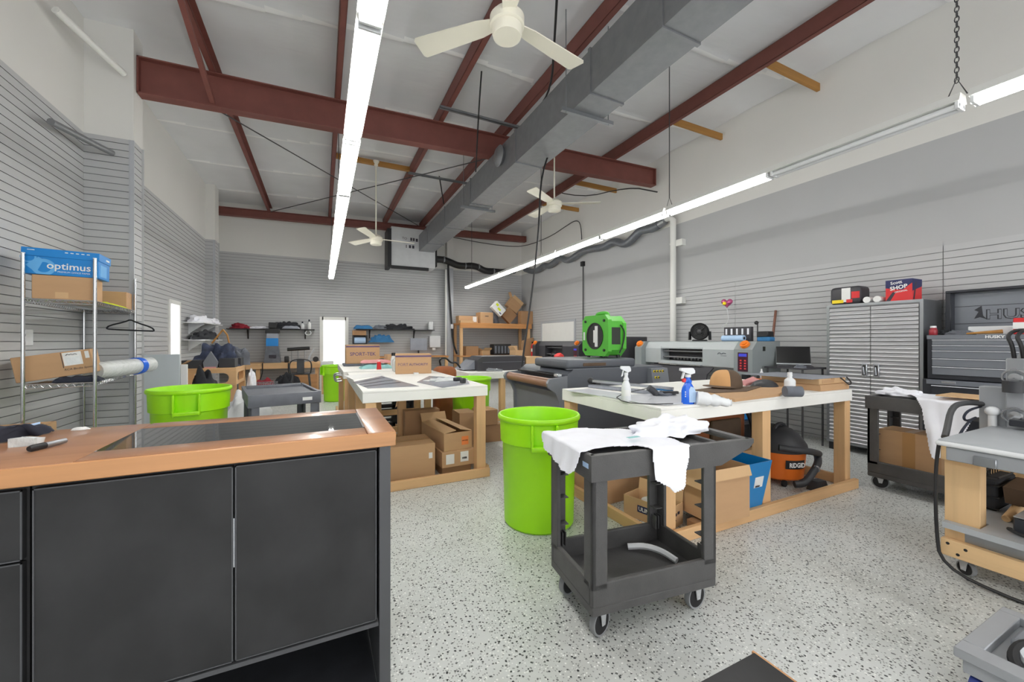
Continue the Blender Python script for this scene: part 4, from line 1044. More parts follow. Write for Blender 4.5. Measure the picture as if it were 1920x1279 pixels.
for k in range(5):
    mb.M = Matrix.Translation(c) @ q.to_matrix().to_4x4() @ Matrix.Rotation(k * 2 * PI / 5, 4, 'Z'); mb.prism([(0.02, -0.01), (0.11, -0.035), (0.11, 0.03), (0.02, 0.012)], 'z', 0.0, 0.004)
mb.build('blades', None, t)
mb = MB().use('black'); sd = ax.cross(Vector((0, 0, 1))).normalized()
mb.obox((p.x, p.y, zt + 0.012), (0.14, 0.2, 0.024), (0, 0, math.atan2(ax.y, ax.x)), 0.006)
for s in (-1, 1): mb.beam(c + sd * s * 0.148 + Vector((0, 0, -0.135)), c + sd * s * 0.143, 0.02, 0.045)
mb.build('stand', None, t)
t = thing('ink_rack', 'black ink bottle rack with five white slots on the grey printer', 'rack', (5.66, 3.88, zt))
ya, yb = 3.67, 4.1
mb = MB().use('printer_black'); mb.box(5.64, 5.70, ya, yb, zt, zt + 0.215, 0.004); mb.build('frame', None, t)
for k in range(5):
    y = ya + (yb - ya) * (k + 0.5) / 5
    mb = MB().use('slot_white').box(5.636, 5.6405, y - 0.014, y + 0.014, zt + 0.10, zt + 0.19); mb.build('slot', None, t, smooth=False)
mb = MB().use('label_blue').cyl((5.56, 3.72, zt + 0.045), (5.56, 4.06, zt + 0.045), 0.044, n=20); r0 = tag(mb.build('film_roll'), 'pale blue film roll lying in front of the ink rack', 'roll')
mb = MB().use('black').cyl((5.56, 3.716, zt + 0.045), (5.56, 3.73, zt + 0.045), 0.02, n=14); mb.build('core', None, r0)
t = thing('camera_stand', 'small black camera on a thin arm at the end of the grey printer', 'camera', (5.62, 3.5, zt))
mb = MB().use('black'); mb.cyl((5.62, 3.56, zt), (5.62, 3.56, zt + 0.25), 0.008, n=8); mb.box(5.56, 5.7, 3.38, 3.54, zt + 0.06, zt + 0.14, 0.01); mb.build('arm', None, t)
mb = MB().use('black').ball((5.61, 3.57, zt + 0.265), 0.028, 14, 8); mb.build('head', None, t)
mb = MB().use('cloth_blue').box(5.54, 5.66, 3.34, 3.52, zt, zt + 0.06, 0.012, 2); tag(mb.build('supply_box'), 'blue and white supply packet under the small camera', 'packet')
# heart balloon on its stick
p = at(1363, 568, X=5.95)
t = thing('balloon', 'small pink and yellow heart balloon on a stick before the slatted wall', 'balloon', (p.x, p.y, 1.336))
mb = MB().use('balloon'); n = 40; vs = []; e_ = Vector((-0.55, 0.0, 0)); 
rt = Vector((0.55, -0.83, 0)); up = Vector((0, 0, 1)); nn = Vector((-0.83, -0.55, 0))
rows_ = 8; fs = []
for j in range(rows_ + 1):
    f_ = -1 + 2 * j / rows_; sc = math.sqrt(max(0, 1 - f_ * f_)) ** 0.8
    for k in range(n):
        a = 2 * PI * k / n; hx = 16 * math.sin(a) ** 3; hy = 13 * math.cos(a) - 5 * math.cos(2 * a) - 2 * math.cos(3 * a) - math.cos(4 * a)
        vs.append(p + rt * hx * 0.0053 * sc + up * (hy * 0.0053 * sc) + nn * f_ * 0.05)
for j in range(rows_):
    for k in range(n): fs.append((j * n + k, j * n + (k + 1) % n, (j + 1) * n + (k + 1) % n, (j + 1) * n + k))
mb.add(vs, fs); mb.build('foil_heart', None, t)
mb = MB().use('yellow').ball(p + rt * (-0.035) + up * -0.01 + nn * 0.04, (0.03, 0.03, 0.03), 12, 8); mb.build('yellow_print', None, t)
mb = MB().use('plastic_white').tube([p + up * -0.09, p + up * -0.3 + rt * 0.03, (5.62, 4.12, 1.336 + 0.22)], 0.0035, 6, smooth=1); mb.build('stick', None, t)
p = at(1443, 600, X=6.02)
t = thing('broom', 'broom with a reddish brown pole leaning on the slatted wall by the grey printer', 'broom', (5.85, p.y, 0))
mb = MB().use('broom_wood').cyl((5.84, p.y - 0.02, 0.14), (6.17, p.y, 1.80), 0.017, n=12); mb.build('pole', None, t)
mb = MB().use('black').box(5.78, 5.88, p.y - 0.18, p.y + 0.14, 0.0, 0.15, 0.01); mb.build('brush_head', None, t)

# stainless cabinet
t = thing('steel_cabinet', 'tall stainless cabinet with two ribbed doors against the slatted wall', 'cabinet', (5.95, 2.3, 0))
cx0, cx1, cy0, cy1, ct = 5.71, 6.17, 1.862, 2.745, 1.785
mb = MB().use('steel'); mb.box(cx0 + 0.012, cx1, cy0, cy1, 0.09, ct, 0.004); mb.build('carcass', None, t)
mb = MB().use('steel'); w = 0.03
mb.box(cx0, cx0 + 0.012, cy0, cy1, ct - w, ct); mb.box(cx0, cx0 + 0.012, cy0, cy1, 0.09, 0.12); mb.box(cx0, cx0 + 0.012, cy0, cy0 + w, 0.12, ct - w); mb.box(cx0, cx0 + 0.012, cy1 - w, cy1, 0.12, ct - w); mb.build('face_frame', None, t, smooth=False)
ym = (cy0 + cy1) / 2
for (a, b_, hy) in ((cy0 + w + 0.004, ym - 0.003, ym - 0.055), (ym + 0.003, cy1 - w - 0.004, ym + 0.055)):
    z0, z1 = 0.125, ct - w - 0.005; NN = 36 * 8; vs = []; fs = []
    for k in range(NN + 1):
        z = z0 + (z1 - z0) * k / NN; x = cx0 - 0.006 - 0.006 * math.cos(2 * PI * k / 8)
        vs += [(x, a, z), (x, b_, z)]
    for k in range(NN): fs.append((k * 2, k * 2 + 1, k * 2 + 3, k * 2 + 2))
    mb = MB().use('stainless').add(vs, fs); mb.box(cx0 - 0.004, cx0 + 0.0005, a, b_, z0, z1)
    d = mb.build('door', None, t, angle=60)
    mb = MB().use('bright_trim').box(cx0 - 0.02, cx0 - 0.011, hy - 0.026, hy + 0.026, 0.92, 1.08, 0.006); hd = mb.build('handle', None, d)
    mb = MB().use('black').box(cx0 - 0.0215, cx0 - 0.0195, hy - 0.014, hy + 0.014, 0.94, 1.06); mb.build('handle_recess', None, hd, smooth=False)
    mb = MB().use('bright_trim').cyl((cx0 - 0.022, hy, 0.95), (cx0 - 0.03, hy + 0.004, 1.04), 0.008, n=10); mb.build('lever', None, hd)
for x in (cx0 + 0.04, cx1 - 0.04):
    for y in (cy0 + 0.05, cy1 - 0.05):
        mb = MB().use('black').box(x - 0.03, x + 0.03, y - 0.03, y + 0.03, 0, 0.0895); mb.build('foot', None, t, smooth=False)
# packages on top of it
zt = ct + 0.0005
t = thing('towel_box', 'red and dark blue shop towel carton on the steel cabinet', 'box', (5.9, 2.08, zt))
bx0, bx1, by0, by1, bz = 5.76, 5.99, 1.965, 2.19, zt + 0.235
mb = MB().use('red').box(bx0, bx1, by0, by1, zt, bz, 0.002); mb.build('carton', None, t, smooth=False)
mb = MB().use('ink_navy'); mb.prism([(by1 + 0.0005, zt + 0.15), (by1 + 0.0005, bz + 0.0005), (by0 - 0.0005, bz + 0.0005), (by0 - 0.0005, zt + 0.19), (by0 + 0.08, zt + 0.12)], 'x', bx0 - 0.001, bx0); mb.prism([(bx0, zt + 0.1), (bx0, bz), (bx1, bz), (bx1, zt + 0.16)], 'y', by0 - 0.001, by0); mb.build('blue_panel', None, t, smooth=False)
mb = MB().use('ink'); mb.prism([(by1, zt), (by1 - 0.04, zt), (by1 - 0.09, zt + 0.1), (by1 - 0.06, zt + 0.1)], 'x', bx0 - 0.0012, bx0); mb.prism([(bx0 + 0.02, zt + 0.01), (bx0 + 0.05, zt + 0.01), (bx0 + 0.1, zt + 0.2), (bx0 + 0.07, zt + 0.2)], 'y', by0 - 0.0012, by0); mb.build('tread_print', None, t, smooth=False)
yc = (by0 + by1) / 2
lettering('Scott', (bx0 - 0.0015, yc + 0.02, bz - 0.03), (0, -1, 0.12), (0, 0.12, 1), 0.10, 'paper', t, bold=0.02)
lettering('SHOP', (bx0 - 0.0015, yc - 0.0, bz - 0.085), (0, -1, 0.16), (0, 0.1, 1), 0.15, 'paper', t, bold=0.03)
lettering('ORIGINAL', (bx0 - 0.0015, yc - 0.02, zt + 0.105), (0, -1, 0.14), (0, 0.1, 1), 0.11, 'paper', t, bold=0.02)
t = thing('paper_bundle', 'plastic wrapped bundle printed black, red and yellow on the steel cabinet corner', 'package', (5.9, 2.56, zt))
mb = MB().use('printer_black').box(5.76, 6.0, 2.42, 2.74, zt, zt + 0.22, 0.045, 4); mb.build('pack', None, t)
mb = MB().use('paper').box(5.757, 5.76, 2.52, 2.61, zt + 0.03, zt + 0.2); mb.build('white_panel', None, t, smooth=False)
mb = MB().use('red'); mb.box(5.7575, 5.7605, 2.40 + 0.03, 2.51, zt + 0.07, zt + 0.15); mb.build('red_panel', None, t, smooth=False)
mb = MB().use('yellow'); mb.box(5.756, 5.7595, 2.59, 2.71, zt + 0.02, zt + 0.06); mb.build('yellow_panel', None, t, smooth=False)
mb = MB().use('red').box(5.755, 5.7575, 2.50, 2.56, zt + 0.02, zt + 0.06); mb.build('red_label', None, t, smooth=False)
for y, lab in ((2.355, 'paper roll on the steel cabinet right beside the wrapped bundle'), (2.26, 'paper roll on the steel cabinet next to the shop towel carton')):
    mb = MB().use('paper').lathe([(0.016, 0.0), (0.036, 0.0), (0.036, 0.2), (0.016, 0.2)], (5.74, y, zt + 0.036), 20, (1, 0, 0)); o = tag(mb.build('paper_roll'), lab, 'roll', 'paper rolls on the cabinet')
    mb = MB().use('black').cyl((5.7415, y, zt + 0.036), (5.75, y, zt + 0.036), 0.0158, n=14); mb.build('core', None, o)

# tool chest
t = thing('tool_chest', 'dark grey steel tool chest with raised lid beside the stainless cabinet', 'tool chest', (5.9, 1.2, 0))
hx0, hx1, hy0, hy1 = 5.63, 6.1, 0.62, 1.83
mb = MB().use('husky_dark'); mb.box(hx0 + 0.01, hx1, hy0, hy1 - 0.02, 0.955, 1.40, 0.004); mb.build('top_box', None, t)
mb = MB().use('husky_dark'); mb.box(hx0 - 0.01, hx1, hy0 - 0.02, hy1 + 0.01, 0.13, 0.95, 0.004); mb.build('roller_cabinet', None, t)
zs = [(1.302, 1.352), (1.248, 1.296), (1.168, 1.242), (1.085, 1.162), (1.0, 1.079)]
for z0, z1 in zs:
    mb = MB().use('husky_grey'); mb.box(hx0 - 0.004, hx0 + 0.0105, hy0 + 0.02, hy1 - 0.06, z0, z1 - 0.006, 0.002); d = mb.build('drawer', None, t)
    mb = MB().use('slot_white').box(hx0 - 0.014, hx0 + 0.008, hy0 + 0.02, hy1 - 0.06, z1 - 0.0055, z1 + 0.001, 0.002); mb.build('pull_edge', None, d)
mb = MB().use('husky_grey').box(hx0 - 0.004, hx0 + 0.011, hy0 + 0.0, hy1 - 0.02, 1.358, 1.4, 0.002); lip = mb.build('lid_lip', None, t)
lettering('HUSKY', (hx0 - 0.0045, 1.35, 1.38), (0, -1, 0), (0, 0, 1), 0.12, 'paper', lip, bold=0.03)
mb = MB().use('husky_grey').box(hx0 - 0.016, hx0 - 0.009, hy0, hy1 - 0.02, 0.90, 0.948, 0.002); lp = mb.build('top_rail', None, t)
mb = MB().use('bright_trim').box(hx0 - 0.019, hx0 - 0.0155, 1.60, 1.70, 0.915, 0.938, 0.002); mb.build('badge', None, lp)
for z0, z1 in ((0.68, 0.89), (0.45, 0.67), (0.2, 0.44)):
    mb = MB().use('husky_dark').box(hx0 - 0.02, hx0 - 0.0095, hy0 + 0.02, hy1 - 0.06, z0, z1 - 0.008, 0.002); d = mb.build('drawer', None, t)
    mb = MB().use('slot_white').box(hx0 - 0.03, hx0 - 0.012, hy0 + 0.02, hy1 - 0.06, z1 - 0.007, z1, 0.002); mb.build('pull_edge', None, d)
for x in (hx0 + 0.06, hx1 - 0.06):
    for y in (hy0 + 0.06, hy1 - 0.06): caster(t, x, y, 0.2, r=0.055, h=0.128)
mb = MB().use('husky_grey'); mb.box(6.085, 6.1, 0.6, 1.76, 1.42, 1.845)
mb.use('husky_dark'); mb.box(5.98, 6.1, 0.58, 1.78, 1.845, 1.87, 0.004); mb.box(5.98, 6.1, 1.74, 1.78, 1.42, 1.845, 0.004); lid = mb.build('lid', None, t)
mb = MB().use('husky_dark'); mb.box(6.08, 6.0855, 0.6, 1.74, 1.70, 1.704); mb.box(6.08, 6.0855, 0.6, 1.74, 1.52, 1.524); mb.build('lid_rib', None, lid, smooth=False)
lettering('HUSKY', (6.083, 1.27, 1.61), (0, -1, 0), (0, 0, 1), 0.50, 'husky_dark', lid, depth=0.001, bold=0.04, height=0.105)
lettering('HUSKY', (6.0822, 1.27, 1.61), (0, -1, 0), (0, 0, 1), 0.48, 'husky_grey', lid, depth=0.001, bold=0.0, height=0.092)
mb = MB().use('husky_dark'); mb.prism([(1.60, 1.57), (1.57, 1.64), (1.60, 1.66), (1.55, 1.70), (1.54, 1.60), (1.51, 1.56), (1.56, 1.585)], 'x', 6.081, 6.0852); mb.build('dog_emblem', None, lid, smooth=False)
# odds and ends on the chest
zt = 1.4005
def bottle(name, label, x, y, z, r, hgt, body, capm, cat='bottle', cap_r=0.5, neck=0.72):
    t = thing(name, label, cat, (x, y, z))
    mb = MB().use(body).lathe([(0, 0), (r * 0.94, 0), (r, hgt * 0.03), (r, hgt * 0.55), (r * 0.9, hgt * 0.63), (r * cap_r, hgt * neck), (r * cap_r * 0.9, hgt * 0.8), (0, hgt * 0.8)], (x, y, z), 20); mb.build('body', None, t)
    mb = MB().use(capm).cyl((x, y, z + hgt * 0.8), (x, y, z + hgt), r * cap_r * 1.1, r * cap_r, n=16); mb.build('cap', None, t)
    return t
p = at(1750, 622, X=5.70); bottle('bottle', 'small red bottle with a white cap on the near corner of the tool chest', p.x, p.y, zt, 0.032, 0.095, 'bottle_red', 'plastic_white', cap_r=0.72)
for (px, py, X, s, lab, m) in ((1772, 616, 5.9, (0.06, 0.05, 0.05), 'dark tools lumped at the corner under the raised lid', 'cloth_black'), (1800, 618, 5.85, (0.06, 0.1, 0.045), 'grey tangle of tools and wire on the tool chest', 'cloth_grey')):
    p = at(px, py, X=X); heap('tool_pile', lab, 'tools', (p.x, p.y, zt), s, m, px, 1.2)
p = at(1866, 606, X=5.93); mb = MB().use('plastic_white').box(p.x - 0.04, p.x + 0.06, p.y - 0.18, p.y + 0.17, zt, zt + 0.085, 0.006); tag(mb.build('white_case'), 'long white case at the back of the open tool chest', 'case')
a = at(1812, 620, X=5.72); b_ = at(1880, 610, X=5.8); mb = MB().use('joist').tube([Vector((a.x, a.y, zt + 0.012)), Vector((b_.x, b_.y, zt + 0.03))], lambda q: 0.008 + 0.012 * q, 10); tag(mb.build('brush_tool'), 'wooden handled brush lying across the tool chest', 'brush')
p = at(1915, 600, X=5.75)
t = thing('red_tin', 'red and white tin on the tool chest at the frame edge', 'tin', (p.x, p.y, zt)); mb = MB().use('red').box(p.x - 0.04, p.x + 0.05, p.y - 0.07, p.y + 0.04, zt, zt + 0.15, 0.006); mb.build('body', None, t)
mb = MB().use('paper').box(p.x - 0.0415, p.x - 0.0395, p.y - 0.07, p.y + 0.04, zt + 0.05, zt + 0.11); mb.build('label', None, t, smooth=False)
# black tray of parts hanging off the chest drawers
# laptop on a small black stand
t = thing('laptop_stand', 'small black stand table carrying the laptop between printer and steel cabinet', 'table', (5.55, 3.0, 0))
mb = MB().use('printer_black').box(5.3, 5.8, 2.79, 3.27, 0.985, 1.005, 0.003); mb.build('table_top', None, t)
for x in (5.33, 5.77):
    for y in (2.82, 3.24): mb = MB().use('rod_dark').cyl((x, y, 0), (x, y, 0.985), 0.012, n=8); mb.build('leg', None, t)
lp = thing('laptop', 'open laptop with a black screen on the small stand', 'laptop', (5.52, 3.02, 1.0055))
c = Vector((5.52, 3.02, 1.0055)); ang = math.atan2(-0.55, -0.85)
M0 = Matrix.Translation(c) @ Matrix.Rotation(ang + PI / 2, 4, 'Z')   # local -y faces the viewer side
mb = MB().use('printer_black'); mb.M = M0; mb.box(-0.19, 0.19, -0.13, 0.12, 0, 0.02, 0.004); mb.build('base', None, lp)
mb = MB().use('steel'); mb.M = M0 @ Matrix.Translation((0, 0.12, 0.02)) @ Matrix.Rotation(R(-25), 4, 'X'); mb.box(-0.19, 0.19, -0.004, 0.008, 0, 0.265, 0.003); sc_ = mb.build('screen_lid', None, lp)
mb = MB().use('screen_black'); mb.M = M0 @ Matrix.Translation((0, 0.12, 0.02)) @ Matrix.Rotation(R(-25), 4, 'X'); mb.box(-0.186, 0.186, -0.0055, -0.0035, 0.02, 0.261); mb.build('display', None, sc_, smooth=False)
heap('cable_bundle', 'bundle of cables and mouse lying beside the laptop', 'cables', (5.38, 2.88, 1.0055), (0.06, 0.06, 0.035), 'cloth_grey', 3, 1.3)
t = thing('wall_socket', 'white socket with plugs on the slatted wall beside the steel cabinet', 'socket', (6.17, 2.78, 0.9))
mb = MB().use('plastic_white').box(6.17, 6.2, 2.80, 2.90, 1.0, 1.16, 0.006); mb.build('plate', None, t)
mb = MB().use('black'); mb.box(6.12, 6.17, 2.83, 2.87, 1.10, 1.16, 0.006); mb.tube([(6.13, 2.85, 1.1), (6.1, 2.83, 0.8), (6.12, 2.84, 0.1)], 0.012, 8, smooth=2); mb.build('plug', None, t)
mb = MB().use('rope_yellow').tube([(6.15, 2.92, 1.16), (6.12, 2.93, 0.9), (6.13, 2.92, 0.1)], 0.012, 8, smooth=1); mb.build('yellow_lead', None, t)

# ================================================================ HEAT PRESS STATION
sx0, sx1, sy0, sy1 = 3.28, 4.1, 0.1, 0.985
t = thing('press_stand', 'pine stand on casters carrying the grey heat press at the frame edge', 'stand', (3.7, 0.55, 0))
mb = MB().use('pine_y').box(sx0, sx1, sy0, sy1, 0.745, 0.772, 0.003); mb.build('stand_top', None, t)
for (x, y) in ((sx0 + 0.045, sy1 - 0.075), (sx1 - 0.045, sy1 - 0.075), (sx0 + 0.045, sy0 + 0.075), (sx1 - 0.045, sy0 + 0.075)):
    mb = MB().use('pine_z').box(x - 0.044, x + 0.044, y - 0.07, y + 0.07, 0.1, 0.7445, 0.003); mb.build('leg', None, t)
for x in (sx0 - 0.0385, sx1 + 0.0005):
    mb = MB().use('pine_y').box(x, x + 0.038, sy0, sy1, 0.105, 0.20, 0.003); rl = mb.build('base_rail', None, t)
    mb = MB().use('pine_y').box(x, x + 0.038, sy0, sy1, 0.655, 0.744, 0.003); mb.build('top_rail', None, t)
    if x < sx0:
        for (y, z) in ((sy1 - 0.03, 0.178), (sy1 - 0.10, 0.17), (sy1 - 0.07, 0.13)):
            mb = MB().use('black').cyl((x - 0.002, y, z), (x + 0.001, y, z), 0.008, n=10); mb.build('screw_hole', None, rl)
for y in (sy1 - 0.0375, sy0):
    mb = MB().use('pine_x').box(sx0 + 0.09, sx1 - 0.09, y, y + 0.037, 0.105, 0.20, 0.003); mb.build('cross_rail', None, t)
for (x, y) in ((sx0 + 0.04, sy1 - 0.08), (sx1 - 0.05, sy1 - 0.08), (sx0 + 0.04, sy0 + 0.08), (sx1 - 0.05, sy0 + 0.08)):
    caster(t, x, y, 1.2, r=0.042, h=0.1045)
t = thing('stand_shelf', 'grey shelf board set low across the pine heat press stand', 'shelf', (3.6, 0.5, 0.29))
mb = MB().use('platen').prism([(3.19, 0.12), (3.238, 0.12), (3.238, 0.255), (3.376, 0.255), (3.376, 0.12), (4.005, 0.12), (4.005, 0.94), (3.376, 0.94), (3.376, 0.83), (3.238, 0.83), (3.238, 0.962), (3.19, 0.962)], 'z', 0.279, 0.312); mb.build('board', None, t)
for x in (3.30, 4.0): mb = MB().use('steel').box(x - 0.02, x + 0.02, 0.2, 0.9, 0.2005, 0.2785, 0.002); mb.build('bracket', None, t, smooth=False)
p = at(1905, 940, z=0.312)
t = thing('grey_device', 'grey and dark box lying on the low shelf of the press stand', 'device', (p.x, p.y, 0.3125))
mb = MB().use('husky_dark').box(3.32, 3.62, 0.42, 0.735, 0.313, 0.40, 0.006); mb.build('box', None, t)
mb = MB().use('press_grey').box(3.32, 3.62, 0.42, 0.735, 0.4002, 0.408, 0.003); mb.build('lid', None, t)
mb = MB().use('black').tube([(3.318, 0.74, 0.335), (3.30, 0.75, 0.34), (3.29, 0.72, 0.33), (3.30, 0.66, 0.32)], 0.008, 8, smooth=2); mb.build('strap_loop', None, t)
t = thing('dust_brush', 'brush with dark bristles and pale handle on the low shelf', 'brush', (3.75, 0.82, 0.3125))
mb = MB().use('pine_x').tube([(3.50, 0.80, 0.33), (3.62, 0.80, 0.34), (3.72, 0.80, 0.36), (3.80, 0.79, 0.375)], lambda q: 0.018 + 0.014 * q, 10, smooth=2); mb.build('handle', None, t)
mb = MB().use('brown').prism([(3.66, 0.378), (3.84, 0.39), (3.87, 0.50), (3.62, 0.48)], 'y', 0.76, 0.84); mb.build('bristles', None, t)
# the press itself
t = thing('heat_press', 'grey heat press with silver lower platen on the pine stand', 'heat press', (3.6, 0.6, 0.7725))
mb = MB().use('platen').box(3.02, 3.85, 0.30, 0.93, 0.785, 0.81, 0.012, 3); mb.build('lower_platen', None, t)
mb = MB().use('plastic_white').box(3.01, 3.845, 0.29, 0.938, 0.7735, 0.8, 0.014, 3); mb.build('platen_cover', None, t)
mb = MB().use('press_grey').box(3.03, 3.235, 0.30, 0.90, 0.70, 0.773, 0.004); mb.build('platen_bracket', None, t)
mb = MB().use('steel').box(3.02, 3.05, 0.72, 0.80, 0.70, 0.75, 0.004); mb.build('latch', None, t)
mb = MB().use('press_grey').box(3.82, 3.9, 0.865, 0.985, 0.7725, 1.05, 0.004); mb.build('rear_plate', None, t)
mb = MB().use('press_grey').box(3.78, 3.92, 0.79, 0.866, 0.7725, 1.235, 0.006); mb.build('column', None, t)
mb = MB().use('husky_dark').box(3.72, 3.80, 0.0, 0.84, 0.83, 0.87, 0.004); mb.build('slide_rail', None, t)
for z in (0.89, 1.12):
    mb = MB().use('chrome').tube([(3.765, 0.826 + 0.05 * math.cos(k * PI / 10), z + 0.045 * math.sin(k * PI / 10)) for k in range(20)], 0.006, 6, closed=True)
    mb.lathe([(0, 0), (0.03, 0), (0.026, 0.02), (0, 0.022)], (3.778, 0.826, z), 18, (-1, 0, 0)); mb.build('gauge_ring', None, t)
mb = MB().use('vac_black').cyl((3.74, 0.828, 1.03), (3.74, 0.828, 1.10), 0.042, n=24); mb.build('adjuster_knob', None, t)
mb = MB().use('plastic_white').ball((3.79, 0.92, 0.90), (0.04, 0.035, 0.03), 12, 8); mb.cyl((3.79, 0.92, 0.8), (3.79, 0.92, 0.9), 0.02, n=10); mb.build('valve', None, t)
mb = MB().use('press_grey'); mb.tube([(3.86, 0.80, 1.2), (3.86, 0.76, 1.32), (3.84, 0.66, 1.36), (3.8, 0.4, 1.36)], 0.05, 14, smooth=2); mb.box(3.5, 3.9, 0.0, 0.6, 1.18, 1.32, 0.02, 2); mb.build('swing_arm', None, t)
for (y, z) in ((0.835, 1.24), (0.80, 1.24)):
    mb = MB().use('black').tube([(3.80, y, z - 0.01), (3.78, y + 0.005, z + 0.08), (3.80, y + 0.03, z + 0.13), (3.82, y + 0.0, z + 0.17), (3.85, y - 0.08, z + 0.16)], 0.010, 8, smooth=2); mb.build('air_hose', None, t)
mb = MB().use('rod_dark').tube([(3.83, 0.97, 0.935), (3.74, 1.02, 0.945), (3.55, 1.03, 0.93), (3.36, 0.995, 0.80), (3.30, 0.985, 0.774)], 0.016, 10, smooth=2); mb.build('power_hose', None, t)
mb = MB().use('navy').tube([(3.83, 0.975, 0.92), (3.70, 1.0, 0.90), (3.62, 1.0, 0.86), (3.68, 1.0, 0.83), (3.82, 0.99, 0.85), (3.7, 0.99, 0.84), (3.5, 0.97, 0.80), (3.38, 0.95, 0.774)], 0.007, 8, smooth=2); mb.build('air_line', None, t)
mb = MB().use('black').tube([(3.245, 0.99, 0.76), (3.225, 1.0, 0.6), (3.23, 1.0, 0.25), (3.20, 0.97, 0.05), (3.2, 0.7, 0.006), (3.25, 0.2, 0.006)], 0.009, 8, smooth=2)
tag(mb.build('floor_cable'), 'black cable running down the stand leg and along the floor', 'cable')
# crate of odds and ends behind the stand legs
t = thing('wire_crate', 'black wire crate filled with odds and ends inside the press stand', 'crate', (3.85, 0.72, 0.3125))
mb = MB().use('black')
for z in (0.33, 0.40, 0.47, 0.52): mb.tube([(3.64, 0.945, z), (3.98, 0.945, z), (3.98, 0.86, z), (3.64, 0.86, z)], 0.005, 5, closed=True)
for k in range(9): x = 3.64 + 0.34 * k / 8; mb.cyl((x, 0.945, 0.3125), (x, 0.945, 0.52), 0.003, n=5)
mb.build('wires', None, t)
mb = MB().use('cloth_black').box(3.655, 3.965, 0.866, 0.938, 0.3135, 0.5, 0.01); tag(mb.build('packed_tools'), 'dark packed tools filling the wire crate in the press stand', 'tools')

# low grey machine base in the near corner
t = thing('roller_machine', 'low grey steel machine base on blue casters in the near corner', 'machine', (2.4, 0.2, 0))
bx0, bx1, by0, by1, bz0, bz1 = 2.125, 2.64, -0.3, 0.612, 0.165, 0.2
mb = MB().use('press_grey'); mb.box(bx0, bx0 + 0.08, by0, by1, bz0, bz1, 0.003); mb.box(bx1 - 0.05, bx1, by0, by1, bz0, bz1, 0.003); mb.box(bx0 + 0.08, bx1 - 0.05, by1 - 0.058, by1, bz0, bz1, 0.003); mb.box(bx0 + 0.08, bx1 - 0.05, by0, by0 + 0.1, bz0, bz1, 0.003); mb.build('frame', None, t)
mb = MB().use('press_grey').box(bx0 + 0.015, bx1 - 0.02, by0, by1 - 0.02, 0.115, 0.1645, 0.002); mb.build('under_tray', None, t)
mb = MB().use('rubber'); c = Vector((2.30, 0.43, 0.185)); ax = Vector((-0.25, -0.25, 1)).normalized(); q = Vector((0, 0, 1)).rotation_difference(ax)
mb.tube([c + q @ Vector((math.cos(k * PI / 14) * 0.11, math.sin(k * PI / 14) * 0.075, 0)) for k in range(28)], 0.016, 8, closed=True); mb.build('drive_belt', None, t)
mb = MB().use('platen'); mb.M = Matrix.Translation(c) @ q.to_matrix().to_4x4(); mb.lathe([(0, -0.006), (0.07, -0.006), (0.075, 0), (0.07, 0.012), (0, 0.014)], (0.02, 0, 0), 28); pu = mb.build('pulley', None, t)
mb = MB().use('black'); mb.M = Matrix.Translation(c) @ q.to_matrix().to_4x4(); mb.cyl((0.01, 0, 0.012), (0.01, 0, 0.026), 0.022, n=16); mb.build('hub', None, pu)
mb = MB().use('machine_mid').box(2.36, 2.56, 0.42, 0.53, 0.166, 0.21, 0.01); mb.build('motor', None, t)
for (x, y) in ((2.17, 0.56), (2.60, 0.56), (2.17, -0.2), (2.60, -0.2)):
    mb = MB().use('blue_wheel').cyl((x, y - 0.016, 0.055), (x, y + 0.016, 0.055), 0.055, n=24); wq = mb.build('wheel', None, t)
    mb = MB().use('steel').box(x - 0.02, x + 0.03, y - 0.024, y - 0.018, 0.04, 0.1145); mb.build('fork', None, wq, smooth=False)
